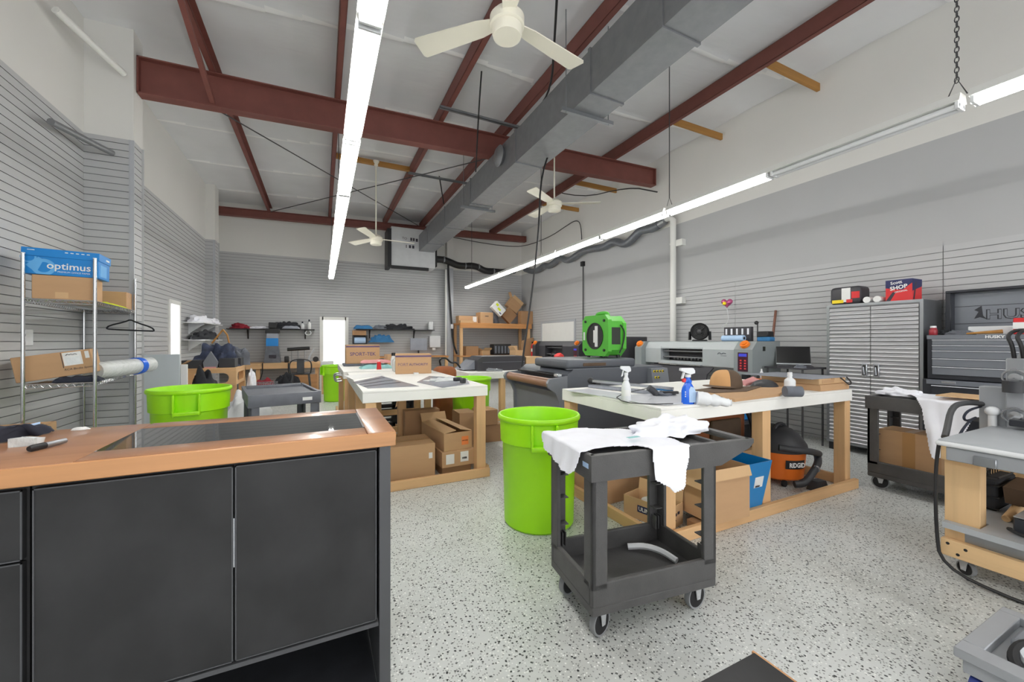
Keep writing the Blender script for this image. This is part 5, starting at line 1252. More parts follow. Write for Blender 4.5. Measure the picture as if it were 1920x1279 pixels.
# ================================================================ CARTONS
CARTONS = 0
def carton(label, loc, size, rot=0.0, tilt=(0, 0), open_=False, flaps=None, tape='x', m='card', stickers=(), group='cardboard boxes', name='cardboard_box', cat='box', inner=None):
    """local frame: centred in x and y, standing on z = 0.  stickers: (face, u, v, w, h, material)"""
    sx, sy, sz = size; a, b_ = sx / 2, sy / 2
    t = thing(name, label, cat, (0, 0, 0), group)
    mb = MB().use(m); w = 0.005
    if not open_:
        mb.box(-a, a, -b_, b_, 0, sz, 0.004); body = mb.build('carton', None, t)
    else:
        mb.box(-a, a, -b_, -b_ + w, 0, sz); mb.box(-a, a, b_ - w, b_, 0, sz); mb.box(-a, -a + w, -b_ + w, b_ - w, 0, sz); mb.box(a - w, a, -b_ + w, b_ - w, 0, sz); mb.box(-a + w, a - w, -b_ + w, b_ - w, 0, w)
        body = mb.build('carton', None, t, smooth=False)
        for side, L, ang in (flaps or (('-x', sy * .0 + min(sx, sy) * .45, 40), ('x', min(sx, sy) * .45, 30), ('-y', min(sx, sy) * .45, 50), ('y', min(sx, sy) * .45, 20))):
            s = -1 if side[0] == '-' else 1; r = R(ang)
            mb = MB().use('card_light')
            if side[-1] == 'x':
                mb.prism([(s * a, sz - 0.001), (s * (a + L * math.cos(r)), sz + L * math.sin(r)), (s * (a + L * math.cos(r)), sz + L * math.sin(r) + w), (s * a, sz + w)], 'y', -b_ + 0.003, b_ - 0.003)
            else:
                mb.prism([(s * b_, sz - 0.001), (s * (b_ + L * math.cos(r)), sz + L * math.sin(r)), (s * (b_ + L * math.cos(r)), sz + L * math.sin(r) + w), (s * b_, sz + w)], 'x', -a + 0.003, a - 0.003)
            mb.build('flap', None, t, smooth=False)
    if tape and not open_:
        mb = MB().use('tape'); e = 0.0009; h = 0.028
        if tape == 'x':
            mb.box(-a - e, a + e, -h, h, sz, sz + e); mb.box(-a - e, -a, -h, h, sz * .72, sz); mb.box(a, a + e, -h, h, sz * .72, sz)
        else:
            mb.box(-h, h, -b_ - e, b_ + e, sz, sz + e); mb.box(-h, h, -b_ - e, -b_, sz * (.72 if tape == 'y' else 0), sz); mb.box(-h, h, b_, b_ + e, sz * .72, sz)
        mb.build('tape_strip', None, t, smooth=False)
    for (face, u, v, w_, h_, mm) in stickers:
        mb = MB().use(mm)
        o, r_, u_ = {'-y': ((u, -b_, v), (1, 0, 0), (0, 0, 1)), '-x': ((-a, -u, v), (0, -1, 0), (0, 0, 1)), 'x': ((a, u, v), (0, 1, 0), (0, 0, 1)), 'top': ((u, v, sz), (1, 0, 0), (0, 1, 0))}[face]
        decal(mb, o, r_, u_, w_, h_, 0.0012); mb.build('sticker', None, t, smooth=False)
    t.rotation_euler = (R(tilt[0]), R(tilt[1]), R(rot)); t.location = loc
    return t
def ctext(t, text, face, size, u, v, w, m='ink', **k):
    sx, sy, sz = size
    o, r_, u_ = {'-y': ((u, -sy / 2 - 0.0002, v), (1, 0, 0), (0, 0, 1)), '-x': ((-sx / 2 - 0.0002, -u, v), (0, -1, 0), (0, 0, 1)), 'x': ((sx / 2 + .0002, u, v), (0, 1, 0), (0, 0, 1))}[face]
    l0, r0 = t.location.copy(), t.rotation_euler.copy()
    t.location = (0, 0, 0); t.rotation_euler = (0, 0, 0)
    o_ = lettering(text, o, r_, u_, w, m, t, **k)
    t.location = l0; t.rotation_euler = r0
    return o_

# ---------------------------------------------------------------- wire shelving by the left wall
SA = Vector((-2.132, 4.50)); SR = 7.0; SW, SL, ZTOP = 0.404, 1.305, 2.035
t = thing('wire_shelving', 'chrome wire shelving unit standing against the slatted wall pier', 'shelf', (0, 0, 0))
for (x, y) in ((0, 0), (SW, 0), (SW, SL), (0, SL)):
    mb = MB().use('chrome'); mb.cyl((x, y, 0), (x, y, ZTOP), 0.0125, n=14)
    for k in range(int(ZTOP / 0.05)): mb.cyl((x, y, 0.03 + 0.05 * k), (x, y, 0.036 + 0.05 * k), 0.0138, n=14)
    po = mb.build('post', None, t)
    mb = MB().use('plastic_white').cyl((x, y, ZTOP), (x, y, ZTOP + 0.008), 0.0125, n=12); mb.build('end_cap', None, po)
for z in (0.28, 0.99, 1.678):
    mb = MB().use('chrome')
    for y in (0.0, SL):
        mb.tube([(0, y, z), (SW, y, z)], 0.004, 6); mb.tube([(0, y, z - 0.03), (SW, y, z - 0.03)], 0.004, 6)
        n = 9
        mb.tube([(SW * k / (2 * n), y, z - (0.03 if k % 2 else 0)) for k in range(2 * n + 1)], 0.0032, 5)
    for x in (0.0, SW):
        mb.tube([(x, 0, z), (x, SL, z)], 0.004, 6); mb.tube([(x, 0, z - 0.03), (x, SL, z - 0.03)], 0.004, 6)
        n = 26
        mb.tube([(x, SL * k / (2 * n), z - (0.03 if k % 2 else 0)) for k in range(2 * n + 1)], 0.0032, 5)
    for k in range(1, 46): y = SL * k / 46; mb.cyl((0, y, z - 0.002), (SW, y, z - 0.002), 0.0022, n=5)
    for x in (SW * .33, SW * .67): mb.cyl((x, 0, z - 0.006), (x, SL, z - 0.006), 0.003, n=5)
    mb.build('wire_shelf', None, t)
turn(t, SR, (SA.x, SA.y, 0))
def SP(a, b_, z): return Matrix.Translation((SA.x, SA.y, 0)) @ Matrix.Rotation(R(SR), 4, 'Z') @ Vector((a, b_, z))
z1 = 1.6825
s_ = (0.355, 0.22, 0.195)
carton('plain carton under the blue paper box on the upper wire shelf', SP(0.215, 0.135, z1), s_, SR, stickers=[('-y', -0.01, 0.035, 0.075, 0.05, 'card_light')])
so = (0.435, 0.27, 0.205)
t = carton('bright blue copy paper box on the topmost place of the wire shelving', SP(0.205, 0.16, z1 + 0.1965), so, SR, m='blue_box', tape=None, name='paper_box')
t.rotation_euler = (0, R(1.0), R(SR - 1.5))
def on_box(t, fn):
    l0, r0 = t.location.copy(), t.rotation_euler.copy(); t.location = (0, 0, 0); t.rotation_euler = (0, 0, 0); fn(); t.location = l0; t.rotation_euler = r0
def deco():
    y = -so[1] / 2
    mb = MB().use('blue_box'); mb.box(-so[0] / 2 - 0.006, so[0] / 2 + 0.006, y - 0.006, so[1] / 2 + 0.006, so[2] - 0.06, so[2] + 0.006, 0.002); lid = mb.build('lid', None, t)
    mb = MB().use('blue_pale')
    for (cx, cz, ro, ri) in ((-0.185, 0.135, 0.045, 0.034), (-0.10, 0.06, 0.068, 0.042)):
        pts = []; n = 32; vs = []
        for k in range(n):
            a = 2 * PI * k / n; vs += [(cx + ro * math.cos(a), y - 0.0008, max(0.002, min(cz + ro * math.sin(a), so[2] - 0.062))), (cx + ri * math.cos(a), y - 0.0008, max(0.002, min(cz + ri * math.sin(a), so[2] - 0.062)))]
        mb.add(vs, [(2 * k, (2 * k + 2) % (2 * n), (2 * k + 3) % (2 * n), 2 * k + 1) for k in range(n)])
    mb.add([(-0.20, y - 0.0007, 0.07), (-0.14, y - 0.0007, 0.01), (-0.10, y - 0.0007, 0.12), (-0.13, y - 0.0007, 0.14)], [(0, 1, 2, 3)])
    mb.build('ring_logo', None, t, smooth=False)
    lettering('optimus', (0.045, y - 0.0012, 0.068), (1, 0, 0), (0, 0, 1), 0.255, 'paper', t, bold=0.012)
    lettering('PREMIUM OFFICE PAPER', (0.075, y - 0.0012, 0.03), (1, 0, 0), (0, 0, 1), 0.19, 'paper', t)
    mb = MB().use('blue_pale').box(so[0] / 2, so[0] / 2 + 0.0012, -0.09, 0.06, 0.02, 0.12); mb.build('side_panel', None, t, smooth=False)
    mb = MB().use('paper').box(so[0] / 2 + 0.006, so[0] / 2 + 0.0072, 0.02, 0.1, 0.17, 0.185); mb.build('side_mark', None, lid, smooth=False)
    mb = MB().use('paper')
    for k in range(5): mb.box(0.02 + 0.032 * k, 0.038 + 0.032 * k, y - 0.0072, y - 0.006, 0.187, 0.194)
    mb.box(-0.19, -0.15, y - 0.0072, y - 0.006, 0.19, 0.195); mb.build('lid_print', None, lid, smooth=False)
on_box(t, deco)
carton('small plain carton at the far end of the upper wire shelf', SP(0.195, 1.21, z1), (0.36, 0.22, 0.185), SR)
def cloth_slab(name, label, cat, M0, sx, sy, h, m, seed=1, droop=0.0, group=None, nu=26, nv=18):
    mb = MB().use(m); mb.M = M0
    def fn(u, v):
        x = (u - .5) * sx; y = (v - .5) * sy; e = min(u, 1 - u, v, 1 - v) * 2
        wx = 0.06 * noise.noise(Vector((v * 4, seed, 0))) * sx; wy = 0.06 * noise.noise(Vector((u * 4, seed, 3))) * sy
        return (x + wx, y + wy, 0.002 + h * min(1, e * 3.2) ** 0.6 * (1 + 0.35 * noise.noise(Vector((u * 5, v * 5, seed)))) - droop * max(0, u - .75) * 4)
    mb.sheet(fn, nu, nv, None, 0.002); return tag(mb.build(name, angle=80), label, cat, group)
cloth_slab('safety_vest', 'neon yellow folded cloth lying on the upper wire shelf', 'cloth', Matrix.Translation(SP(0.28, 0.72, z1 + 0.002)) @ Matrix.Rotation(R(SR + 90), 4, 'Z'), 0.66, 0.24, 0.022, 'neon', 4)
z2 = 0.9945
t = carton('big tilted carton with handwriting and a pouch on the lower wire shelf', SP(0.16, 0.10, z2 + 0.02), (0.45, 0.24, 0.205), SR - 2, tape=None, tilt=(0, 0))
t.rotation_euler = (R(0), R(-9), R(SR + 4)); t.location = SP(0.155, 0.20, z2 + 0.042)
def deco2():
    y = -0.12
    mb = MB().use('paper').box(0.055, 0.165, y - 0.0012, y, 0.085, 0.195); pc = mb.build('pouch', None, t, smooth=False)
    mb = MB().use('plastic_clear').box(0.07, 0.15, y - 0.0022, y - 0.0013, 0.092, 0.155); mb.build('window', None, pc, smooth=False)
    mb = MB().use('ink').tube([(0.075, y - 0.002, 0.17), (0.085, y - 0.002, 0.185), (0.095, y - 0.002, 0.172), (0.105, y - 0.002, 0.182), (0.115, y - 0.002, 0.172), (0.13, y - 0.002, 0.18), (0.14, y - 0.002, 0.17)], 0.0022, 5, smooth=1); mb.build('scrawl', None, pc)
    mb = MB().use('paper').box(0.185, 0.21, y - 0.0012, y, 0.13, 0.19); mb.build('label', None, t, smooth=False)
    mb = MB().use('ink').box(0.046, 0.05, y - 0.001, y, 0.07, 0.2); mb.build('seam', None, t, smooth=False)
    lettering('RCA Birdie Spons', (0.135, y - 0.001, 0.052), (1, 0, 0), (0, 0, 1), 0.17, 'ink', t, shear=0.2)
on_box(t, deco2)
cloth_slab('folded_garment', 'navy garment folded beneath the tilted carton on the lower wire shelf', 'garment', Matrix.Translation(SP(0.285, 0.10, z2 + 0.002)) @ Matrix.Rotation(R(SR), 4, 'Z'), 0.29, 0.17, 0.04, 'navy', 5)
t = thing('wrapped_roll', 'white fabric roll in clear plastic with a blue band, sticking out of the wire shelving', 'roll', SP(0.42, 0.9, z2))
a = SP(0.34, 0.35, z2 + 0.075); b_ = SP(0.545, 0.99, z2 + 0.088)
mb = MB().use('plastic_white').tube([a, a.lerp(b_, .2), a.lerp(b_, .9), b_], lambda q: 0.070 if q < .5 else 0.077, 20); mb.build('roll', None, t)
mb = MB().use('spray_blue').cyl(a.lerp(b_, .74), a.lerp(b_, .85), 0.088, n=24); mb.build('label_band', None, t)
mb = MB().use('wrap').tube([a.lerp(b_, k / 10) + Vector((0, 0, 0.01 * noise.noise(Vector((k, 1, 2))))) for k in range(-1, 12)], lambda q: 0.081 + 0.006 * noise.noise(Vector((q * 9, 0, 0))), 20); mb.build('plastic_wrap', None, t)
mb = MB().use('plastic_white').ball(b_ + (b_ - a).normalized() * 0.03, (0.035, 0.035, 0.04), 14, 10, 0.5, 3); mb.build('twisted_end', None, t)
p = SP(0.405, 1.05, 1.645)
t = thing('clothes_hanger', 'black clothes hanger hooked on the end of the upper wire shelf', 'hanger', p)
rt = Vector((0.90, -0.43, 0)).normalized() * 1.2
mb = MB().use('chrome').tube([p + Vector((0, 0, 0.005)), p + rt * 0.012 + Vector((0, 0, 0.02)), p + rt * 0.022 + Vector((0, 0, 0.0)), p + rt * 0.01 + Vector((0, 0, -0.03)), p + rt * 0.012 + Vector((0, 0, -0.075))], 0.0028, 6, smooth=2); mb.build('hook', None, t)
c = p + rt * 0.012 + Vector((0, 0, -0.075))
mb = MB().use('cloth_black').tube([c, c + rt * 0.05 + Vector((0, 0, -0.03)), c + rt * 0.19 + Vector((0, 0, -0.085)), c + rt * 0.215 + Vector((0, 0, -0.12)), c + rt * 0.19 + Vector((0, 0, -0.125)), c + rt * -0.19 + Vector((0, 0, -0.105)), c + rt * -0.215 + Vector((0, 0, -0.095)), c + rt * -0.19 + Vector((0, 0, -0.065)), c + rt * -0.05 + Vector((0, 0, -0.025))], 0.008, 8, closed=True, smooth=1); mb.build('arms', None, t)
t = carton('plain carton standing at the foot of the wire shelving', SP(0.06, -0.24, 0), (0.3, 0.3, 0.70), SR, tape='x')
t = thing('light_switch', 'white switch plate on the slatted wall behind the wire shelving', 'switch', (XL + 0.01, 5.1, 1.3))
p = at(55, 635, X=XL + 0.01); mb = MB().use('plastic_white').box(XL, XL + 0.012, p.y - 0.05, p.y + 0.05, 1.3, 1.44, 0.003); mb.build('plate', None, t)
mb = MB().use('black').box(XL + 0.012, XL + 0.016, p.y - 0.075, p.y - 0.06, 1.38, 1.4); mb.build('screw', None, t, smooth=False)
# grey panel standing out from the left wall
mb = MB().use('panel_grey').box(-2.30, -1.84, 7.20, 7.24, 0.0, 1.15, 0.004); t = tag(mb.build('partition_panel'), 'pale grey panel standing beside the narrow bright door', 'panel'); t['kind'] = 'thing'

# ---------------------------------------------------------------- under the big table
su = (0.2, 0.37, 0.155)
t = carton('small carton with a dark blue printed name under the big table', (2.25, 2.222, 0.0), su, 14, open_=True, m='card_light', flaps=(('x', 0.08, 80),))
ctext(t, 'ULINE', '-x', su, -0.0, 0.085, 0.11, 'paper', bold=0.03, depth=0.0022)
mb = MB().use('ink_navy'); l0, r0 = t.location.copy(), t.rotation_euler.copy(); t.location = (0, 0, 0); t.rotation_euler = (0, 0, 0)
mb.box(-su[0] / 2 - 0.0016, -su[0] / 2, -0.065, 0.065, 0.06, 0.11); mb.build('print_panel', None, t, smooth=False)
mb = MB().use('ink'); mb.box(0.0 - 0.03, 0.0 + 0.01, -su[1] / 2 - 0.0012, -su[1] / 2, 0.08, 0.10); mb.box(0.02, 0.05, -su[1] / 2 - 0.0012, -su[1] / 2, 0.085, 0.105); mb.box(-0.04, 0.0, -su[1] / 2 - 0.0012, -su[1] / 2, 0.045, 0.055); mb.build('side_print', None, t, smooth=False)
t.location = l0; t.rotation_euler = r0
mb = MB().use('wrap').box(2.19, 2.29, 2.14, 2.30, 0.006, 0.15, 0.03, 3); tag(mb.build('clear_bags'), 'clear plastic bags inside the small carton with the dark blue print', 'bag')
carton('large open carton leaning out over the base rail beside the blue bin', (2.585, 2.03, 0.088), (0.36, 0.44, 0.365), -3, open_=True, flaps=(('-x', 0.15, -62), ('-y', 0.07, -74), ('y', 0.12, 60)), stickers=[('-y', 0.0, 0.33, 0.35, 0.05, 'tape')])
carton('wide low carton behind the small printed one under the big table', (2.34, 2.78, 0.0), (0.55, 0.4, 0.27), 4)
carton('flattened brown carton lying under the nearest cart end of the big table', (2.50, 1.955, 0.0), (0.3, 0.09, 0.07), 0, tape=None, m='card_dark')
t = thing('blue_bin', 'blue flared plastic bin with a label hanging over the base rail', 'bin', (2.95, 2.05, 0.088))
mb = MB().use('blue_bin'); x0, x1, y0, y1, za, zb_ = 2.80, 3.035, 1.86, 2.26, 0.088, 0.44; f = 0.03
lo = [(x0 + 0.02, y0 + 0.03), (x1 - 0.0, y0 + 0.03), (x1 - 0.0, y1), (x0 + 0.02, y1)]; up_ = [(x0 - f, y0 - 0.03), (x1 + f, y0 - 0.03), (x1 + f, y1 + 0.02), (x0 - f, y1 + 0.02)]
vs = [(a, b_, za) for a, b_ in lo] + [(a, b_, zb_) for a, b_ in up_]
vs += [(a + (0.006 if a < 2.95 else -0.006), b_ + (0.006 if b_ < 2.05 else -0.006), za + 0.006) for a, b_ in lo] + [(a + (0.006 if a < 2.95 else -0.006), b_ + (0.006 if b_ < 2.05 else -0.006), zb_) for a, b_ in up_]
fs = [(3, 2, 1, 0)] + [(i, (i + 1) % 4, 4 + (i + 1) % 4, 4 + i) for i in range(4)] + [(8, 9, 10, 11)] + [(8 + (i + 1) % 4, 8 + i, 12 + i, 12 + (i + 1) % 4) for i in range(4)] + [(4 + i, 4 + (i + 1) % 4, 12 + (i + 1) % 4, 12 + i) for i in range(4)]
mb.add(vs, fs); mb.build('bin_body', None, t, smooth=False)
tl = Vector((0, -0.06, zb_ - za)).normalized()
mb = MB().use('paper'); decal(mb, (2.945, 1.8575, 0.285), (1, 0, 0), tl, 0.10, 0.085, 0.0015); st = mb.build('label', None, t, smooth=False)
mb = MB().use('blue_pale'); decal(mb, (2.965, 1.8555, 0.300), (1, 0, 0), tl, 0.045, 0.045, 0.0012); mb.use('ink'); decal(mb, (2.93, 1.8565, 0.255), (1, 0, 0), tl, 0.05, 0.012, 0.0012); mb.build('label_print', None, st, smooth=False)
carton('small square carton with an orange sticker behind the blue bin', (3.54, 2.43, 0.0), (0.28, 0.2, 0.33), 0, stickers=[('-y', 0.03, 0.24, 0.07, 0.07, 'orange_label'), ('-y', 0.03, 0.185, 0.05, 0.012, 'ink')])
# brown backpack
t = thing('backpack', 'brown leather backpack standing under the big table', 'bag', (3.7, 2.8, 0))
mb = MB().use('leather').box(3.36, 4.02, 2.64, 2.92, 0.151, 0.70, 0.1, 5); mb.build('pack', None, t)
mb = MB().use('brown'); mb.box(3.42, 3.85, 2.60, 2.645, 0.34, 0.56, 0.03, 3); mb.build('pocket', None, t)
mb = MB().use('black').tube([(3.86, 2.64, 0.70), (3.98, 2.62, 0.6), (4.04, 2.61, 0.4), (4.03, 2.61, 0.17)], 0.016, 8, smooth=2); mb.build('strap', None, t)
# wet vacuum
t = thing('wet_vacuum', 'orange and black wet and dry vacuum parked at the end under the big table', 'vacuum', (3.98, 2.3, 0))
vx, vy = 3.97, 2.32
mb = MB().use('vac_orange').lathe([(0.0, 0.055), (0.19, 0.055), (0.205, 0.07), (0.225, 0.30), (0.228, 0.315), (0.0, 0.315)], (vx, vy, 0), 36); mb.build('drum', None, t)
mb = MB().use('vac_black').lathe([(0.236, 0.308), (0.24, 0.33), (0.232, 0.37), (0.20, 0.42), (0.17, 0.46), (0.12, 0.5), (0.05, 0.52), (0, 0.52)], (vx, vy, 0), 36); hd = mb.build('motor_head', None, t)
mb = MB().use('vac_black').tube([(vx - 0.1, vy - 0.02, 0.47), (vx - 0.06, vy - 0.02, 0.545), (vx + 0.06, vy - 0.02, 0.545), (vx + 0.1, vy - 0.02, 0.47)], 0.016, 8, smooth=2); mb.build('carry_handle', None, hd)
for k in range(5): pass
mb = MB().use('black')
for k in range(6): mb.obox((vx + 0.10 + 0.012 * k, vy - 0.13 + 0.004 * k, 0.452 - 0.012 * k), (0.07, 0.006, 0.006), (0, 0, R(20)))
mb.build('vent_slots', None, hd, smooth=False)
mb = MB().use('vac_black').tube([(vx - 0.22, vy - 0.14, 0.37), (vx - 0.15, vy - 0.23, 0.36), (vx + 0.02, vy - 0.275, 0.34), (vx + 0.2, vy - 0.26, 0.29), (vx + 0.26, vy - 0.2, 0.275), (vx + 0.22, vy - 0.235, 0.25), (vx + 0.1, vy - 0.295, 0.22), (vx - 0.06, vy - 0.315, 0.14), (vx - 0.14, vy - 0.305, 0.08), (vx - 0.2, vy - 0.26, 0.07)], 0.03, 12, smooth=2); hs = mb.build('hose', None, t)
mb = MB().use('bright_trim').cyl((vx + 0.03, vy - 0.313, 0.185), (vx + 0.045, vy - 0.308, 0.192), 0.0315, n=14); mb.build('clip', None, hs)
mb = MB().use('vac_black').prism([(vx - 0.02, 0.0), (vx + 0.2, 0.0), (vx + 0.16, 0.07), (vx + 0.02, 0.08)], 'y', vy - 0.33, vy - 0.26); mb.build('floor_nozzle', None, t)
mb = MB().use('black')
a0 = R(-110) - 0.45
for k in range(9):
    pass
vs = []; fs = []; n = 12
for k in range(n + 1):
    a = a0 - 0.42 + 0.84 * k / n
    for z in (0.17, 0.25):
        r = 0.2215 + (z - 0.17) * 0.087; vs.append((vx + math.cos(a + 0.45) * r, vy + math.sin(a + 0.45) * r, z))
for k in range(n): fs.append((2 * k, 2 * k + 2, 2 * k + 3, 2 * k + 1))
mb.add(vs, fs); lb = mb.build('label', None, t)
cc = a0 + 0.45; rt = Vector((-math.sin(cc), math.cos(cc), 0)); nn = Vector((math.cos(cc), math.sin(cc), 0))
vs, fs = [], []
lettering('RIDGID', Vector((vx, vy, 0.21)) + nn * 0.232, rt, (0, 0, 1), 0.15, 'paper', lb, bold=0.03, height=0.045)
for (dx, dy) in ((0.14, 0.14), (-0.14, 0.14), (0.14, -0.14), (-0.14, -0.14)):
    mb = MB().use('rubber').cyl((vx + dx, vy + dy - 0.012, 0.03), (vx + dx, vy + dy + 0.012, 0.03), 0.03, n=14); mb.build('wheel', None, t)
# dark storage behind, under the far side of the big table
mb = MB().use('printer_black').box(4.46, 5.0, 3.16, 3.45, 0.30, 0.34); mb.box(4.46, 5.0, 3.16, 3.45, 0.0, 0.05); mb.box(4.46, 4.5, 3.16, 3.45, 0.05, 0.62); mb.box(4.96, 5.0, 3.16, 3.45, 0.05, 0.62)
tag(mb.build('storage_rack', smooth=False), 'low black storage rack beyond the big table', 'rack')
mb = MB().use('plastic_clear').box(4.52, 4.70, 3.2, 3.4, 0.341, 0.60, 0.01); tag(mb.build('supply_bin'), 'grey plastic bin standing in the low black rack', 'bin')
mb = MB().use('blue_box').box(4.72, 4.9, 3.2, 3.4, 0.341, 0.70, 0.01); tag(mb.build('supply_box'), 'bright blue supply box in the low black rack', 'box')
mb = MB().use('cloth_grey').box(3.30, 4.08, 2.60, 2.95, 0.0, 0.15, 0.02); tag(mb.build('grey_tote'), 'low grey tote beneath the brown backpack', 'tote')

# ---------------------------------------------------------------- on the big table
ZT = 0.9005
def spray(label, x, y, body, head, r, hgt, ang, lab=None, band=None, clear=False):
    t = thing('spray_bottle', label, 'bottle', (x, y, ZT), 'spray bottles')
    q = hgt
    mb = MB().use(body); prof = [(0, 0), (r * .95, 0), (r, q * .02), (r, q * .36), (r * .86, q * .46), (r * .5, q * .58), (r * .62, q * .62), (r * .36, q * .70), (r * .36, q * .76), (0, q * .76)]
    mb.lathe(prof, (x, y, ZT), 24)
    if lab:
        for i, v in enumerate(mb.v): v.y = y + (v.y - y) * 0.62
        M1 = Matrix.Translation((x, y, 0)) @ Matrix.Rotation(R(ang), 4, 'Z') @ Matrix.Translation((-x, -y, 0)); mb.v = [M1 @ v for v in mb.v]
    mb.build('body', None, t)
    Mh = Matrix.Translation((x, y, ZT)) @ Matrix.Rotation(R(ang), 4, 'Z')
    mb = MB().use(head); mb.M = Mh
    mb.cyl((0, 0, q * .745), (0, 0, q * .82), r * .42, n=16); mb.prism([(-r * 1.25, q * .93), (-r * 1.2, q), (r * .7, q), (r * .95, q * .93), (r * .95, q * .86), (r * .3, q * .82), (-r * .3, q * .86)], 'y', -r * .32, r * .32); h_ = mb.build('sprayer_head', None, t)
    mb = MB().use(head); mb.M = Mh; mb.prism([(-r * .75, q * .88), (-r * .55, q * .88), (-r * .8, q * .72), (-r * 1.05, q * .70)], 'y', -r * .2, r * .2); mb.build('trigger', None, h_)
    if lab:
        mb = MB().use(lab); mb.M = Mh; 
        pts = [(-r * .12, q * .05), (r * .88, q * .05), (r * .92, q * .34), (r * .6, q * .46), (r * .1, q * .50), (-r * .15, q * .40)]
        mb.prism(pts, 'y', -r * .64, -r * .60); mb.build('front_label', None, t, smooth=False)
        mb = MB().use('paper'); mb.M = Mh
        for k in range(3): mb.box(-r * .72, -r * .48, -r * .50, -r * .46, q * (.2 + .06 * k), q * (.235 + .06 * k))
        mb.build('side_print', None, t, smooth=False)
        mb = MB().use('red'); mb.M = Mh; mb.box(-r * .9, -r * .35, -r * .22, r * .22, q * .60, q * .71, 0.004); mb.build('red_tab', None, t)
    elif band:
        mb = MB().use(band).cyl((x, y, ZT + q * .16), (x, y, ZT + q * .33), r * 1.006, n=24, caps=False); mb.build('label_band', None, t)
    return t
p = at(1174, 752, z=ZT); spray('white spray bottle standing near the aisle corner of the big table', p.x, p.y, 'plastic_white', 'plastic_white', 0.034, 0.255, -25, band='paper')
p = at(1290, 757, z=ZT); spray('blue glass cleaner bottle with a white trigger on the big table', p.x, p.y, 'spray_blue', 'plastic_white', 0.046, 0.25, -22, lab='label_blue')
def table_quad(pxs, z): return [at(a, b_, z=z) for a, b_ in pxs]
def slab_from(pxs, z0, th, m, name, label, cat, group=None, parent=None):
    q = table_quad(pxs, z0 + th); n = len(q)
    mb = MB().use(m).add([(p.x, p.y, z0) for p in q] + [(p.x, p.y, z0 + th) for p in q], [list(range(n))[::-1], list(range(n, 2 * n))] + [(i, (i + 1) % n, n + (i + 1) % n, n + i) for i in range(n)])
    o = mb.build(name, None, parent, smooth=False)
    return tag(o, label, cat, group) if parent is None else o
slab_from([(1062, 732), (1104, 729), (1262, 750), (1186, 752)], ZT, 0.003, 'film_pale', 'film_sheet', 'grey plastic film sheet lying on the aisle corner of the big table', 'sheet')
slab_from([(1130, 742), (1290, 735), (1330, 750), (1250, 759), (1205, 756)], ZT + 0.0035, 0.004, 'film_pale', 'screen_mesh', 'thin grey mesh sheet lying beneath the spray bottles', 'sheet')
# roller bar and cutter tools
t = thing('hinged_press_bar', 'grey bar with dark hinge laid along the far side of the big table', 'bar', tuple(at(1150, 722, z=ZT)))
a = at(1108, 714, z=ZT + 0.06); b_ = at(1262, 729, z=ZT + 0.05)
mb = MB().use('bright_trim').beam(a, b_, 0.03, 0.022); mb.build('bar', None, t, smooth=False)
mb = MB().use('film').beam(a + Vector((-0.02, -0.02, -0.045)), b_ + Vector((-0.1, -0.0, -0.036)), 0.07, 0.025); mb.build('base_plate', None, t, smooth=False)
mb = MB().use('black'); mb.ball(a, (0.035, 0.03, 0.03), 14, 8); mb.obox(a + Vector((0.05, -0.01, -0.028)), (0.08, 0.06, 0.04), (0, 0, 0.2), 0.008); mb.build('hinge', None, t)
a = at(1216, 727, z=ZT + 0.07); b_ = at(1232, 741, z=ZT + 0.012)
mb = MB().use('vac_black').tube([a, a.lerp(b_, .5) + Vector((0.01, 0, 0)), b_], 0.026, 10); tag(mb.build('grip_handle'), 'dark rubber grip lying over the grey mesh', 'handle')
a = at(1172, 741, z=ZT + 0.01); mb = MB().use('black').tube([at(1214, 728, z=ZT + 0.05), at(1152, 742, z=ZT + 0.02), at(1170, 755, z=ZT + 0.012), at(1220, 758, z=ZT + 0.012), at(1262, 757, z=ZT + 0.012)], 0.0035, 6, smooth=1); tag(mb.build('wire_loop'), 'thin black wire loop in front of the white spray bottle', 'wire')
mb = MB().use('cloth_blue').beam(at(1228, 730, z=ZT + 0.035), at(1262, 732, z=ZT + 0.035), 0.03, 0.014); tag(mb.build('blue_tool', smooth=False), 'blue handled tool among the dark tools on the big table', 'tool')
mb = MB().use('black').beam(at(1238, 736, z=ZT + 0.03), at(1271, 736, z=ZT + 0.03), 0.035, 0.02); tag(mb.build('black_tool', smooth=False), 'black tool beside the blue glass cleaner', 'tool')
heap('tool_pile', 'jumble of small dark tools left of the blue glass cleaner', 'tools', at(1245, 741, z=ZT + 0.008), (0.10, 0.05, 0.025), 'cloth_grey', 21, 1.4)
# white printed roll of film
t = thing('printed_roll', 'crumpled white roll with black print beside the blue cleaner', 'roll', tuple(at(1340, 757, z=ZT)))
a = at(1306, 746, z=ZT + 0.045); b_ = at(1372, 756, z=ZT + 0.016)
mb = MB().use('plastic_white').tube([a, a.lerp(b_, .35), a.lerp(b_, .75), b_], lambda q: 0.050 - 0.036 * q ** 1.6 + 0.012 * noise.noise(Vector((q * 11, 3, 1))), 20, smooth=2)
for v in mb.v: v += Vector((0, 0, 1)) * 0.010 * noise.noise(v * 28); v.z = max(v.z, ZT + 0.001 if v.y > 1.9 else ZT - 0.03)
mb.build('roll', None, t)
mb = MB().use('black')
for k in range(4):
    q = a.lerp(b_, .62 + .1 * k); mb.tube([q + Vector((math.cos(x_) * (0.036 - .006 * k), math.sin(x_) * 0.006, math.sin(x_) * (0.036 - .006 * k))) for x_ in (0.5, 1.1, 1.7, 2.4)], 0.0045, 5)
mb.build('print_stripes', None, t)
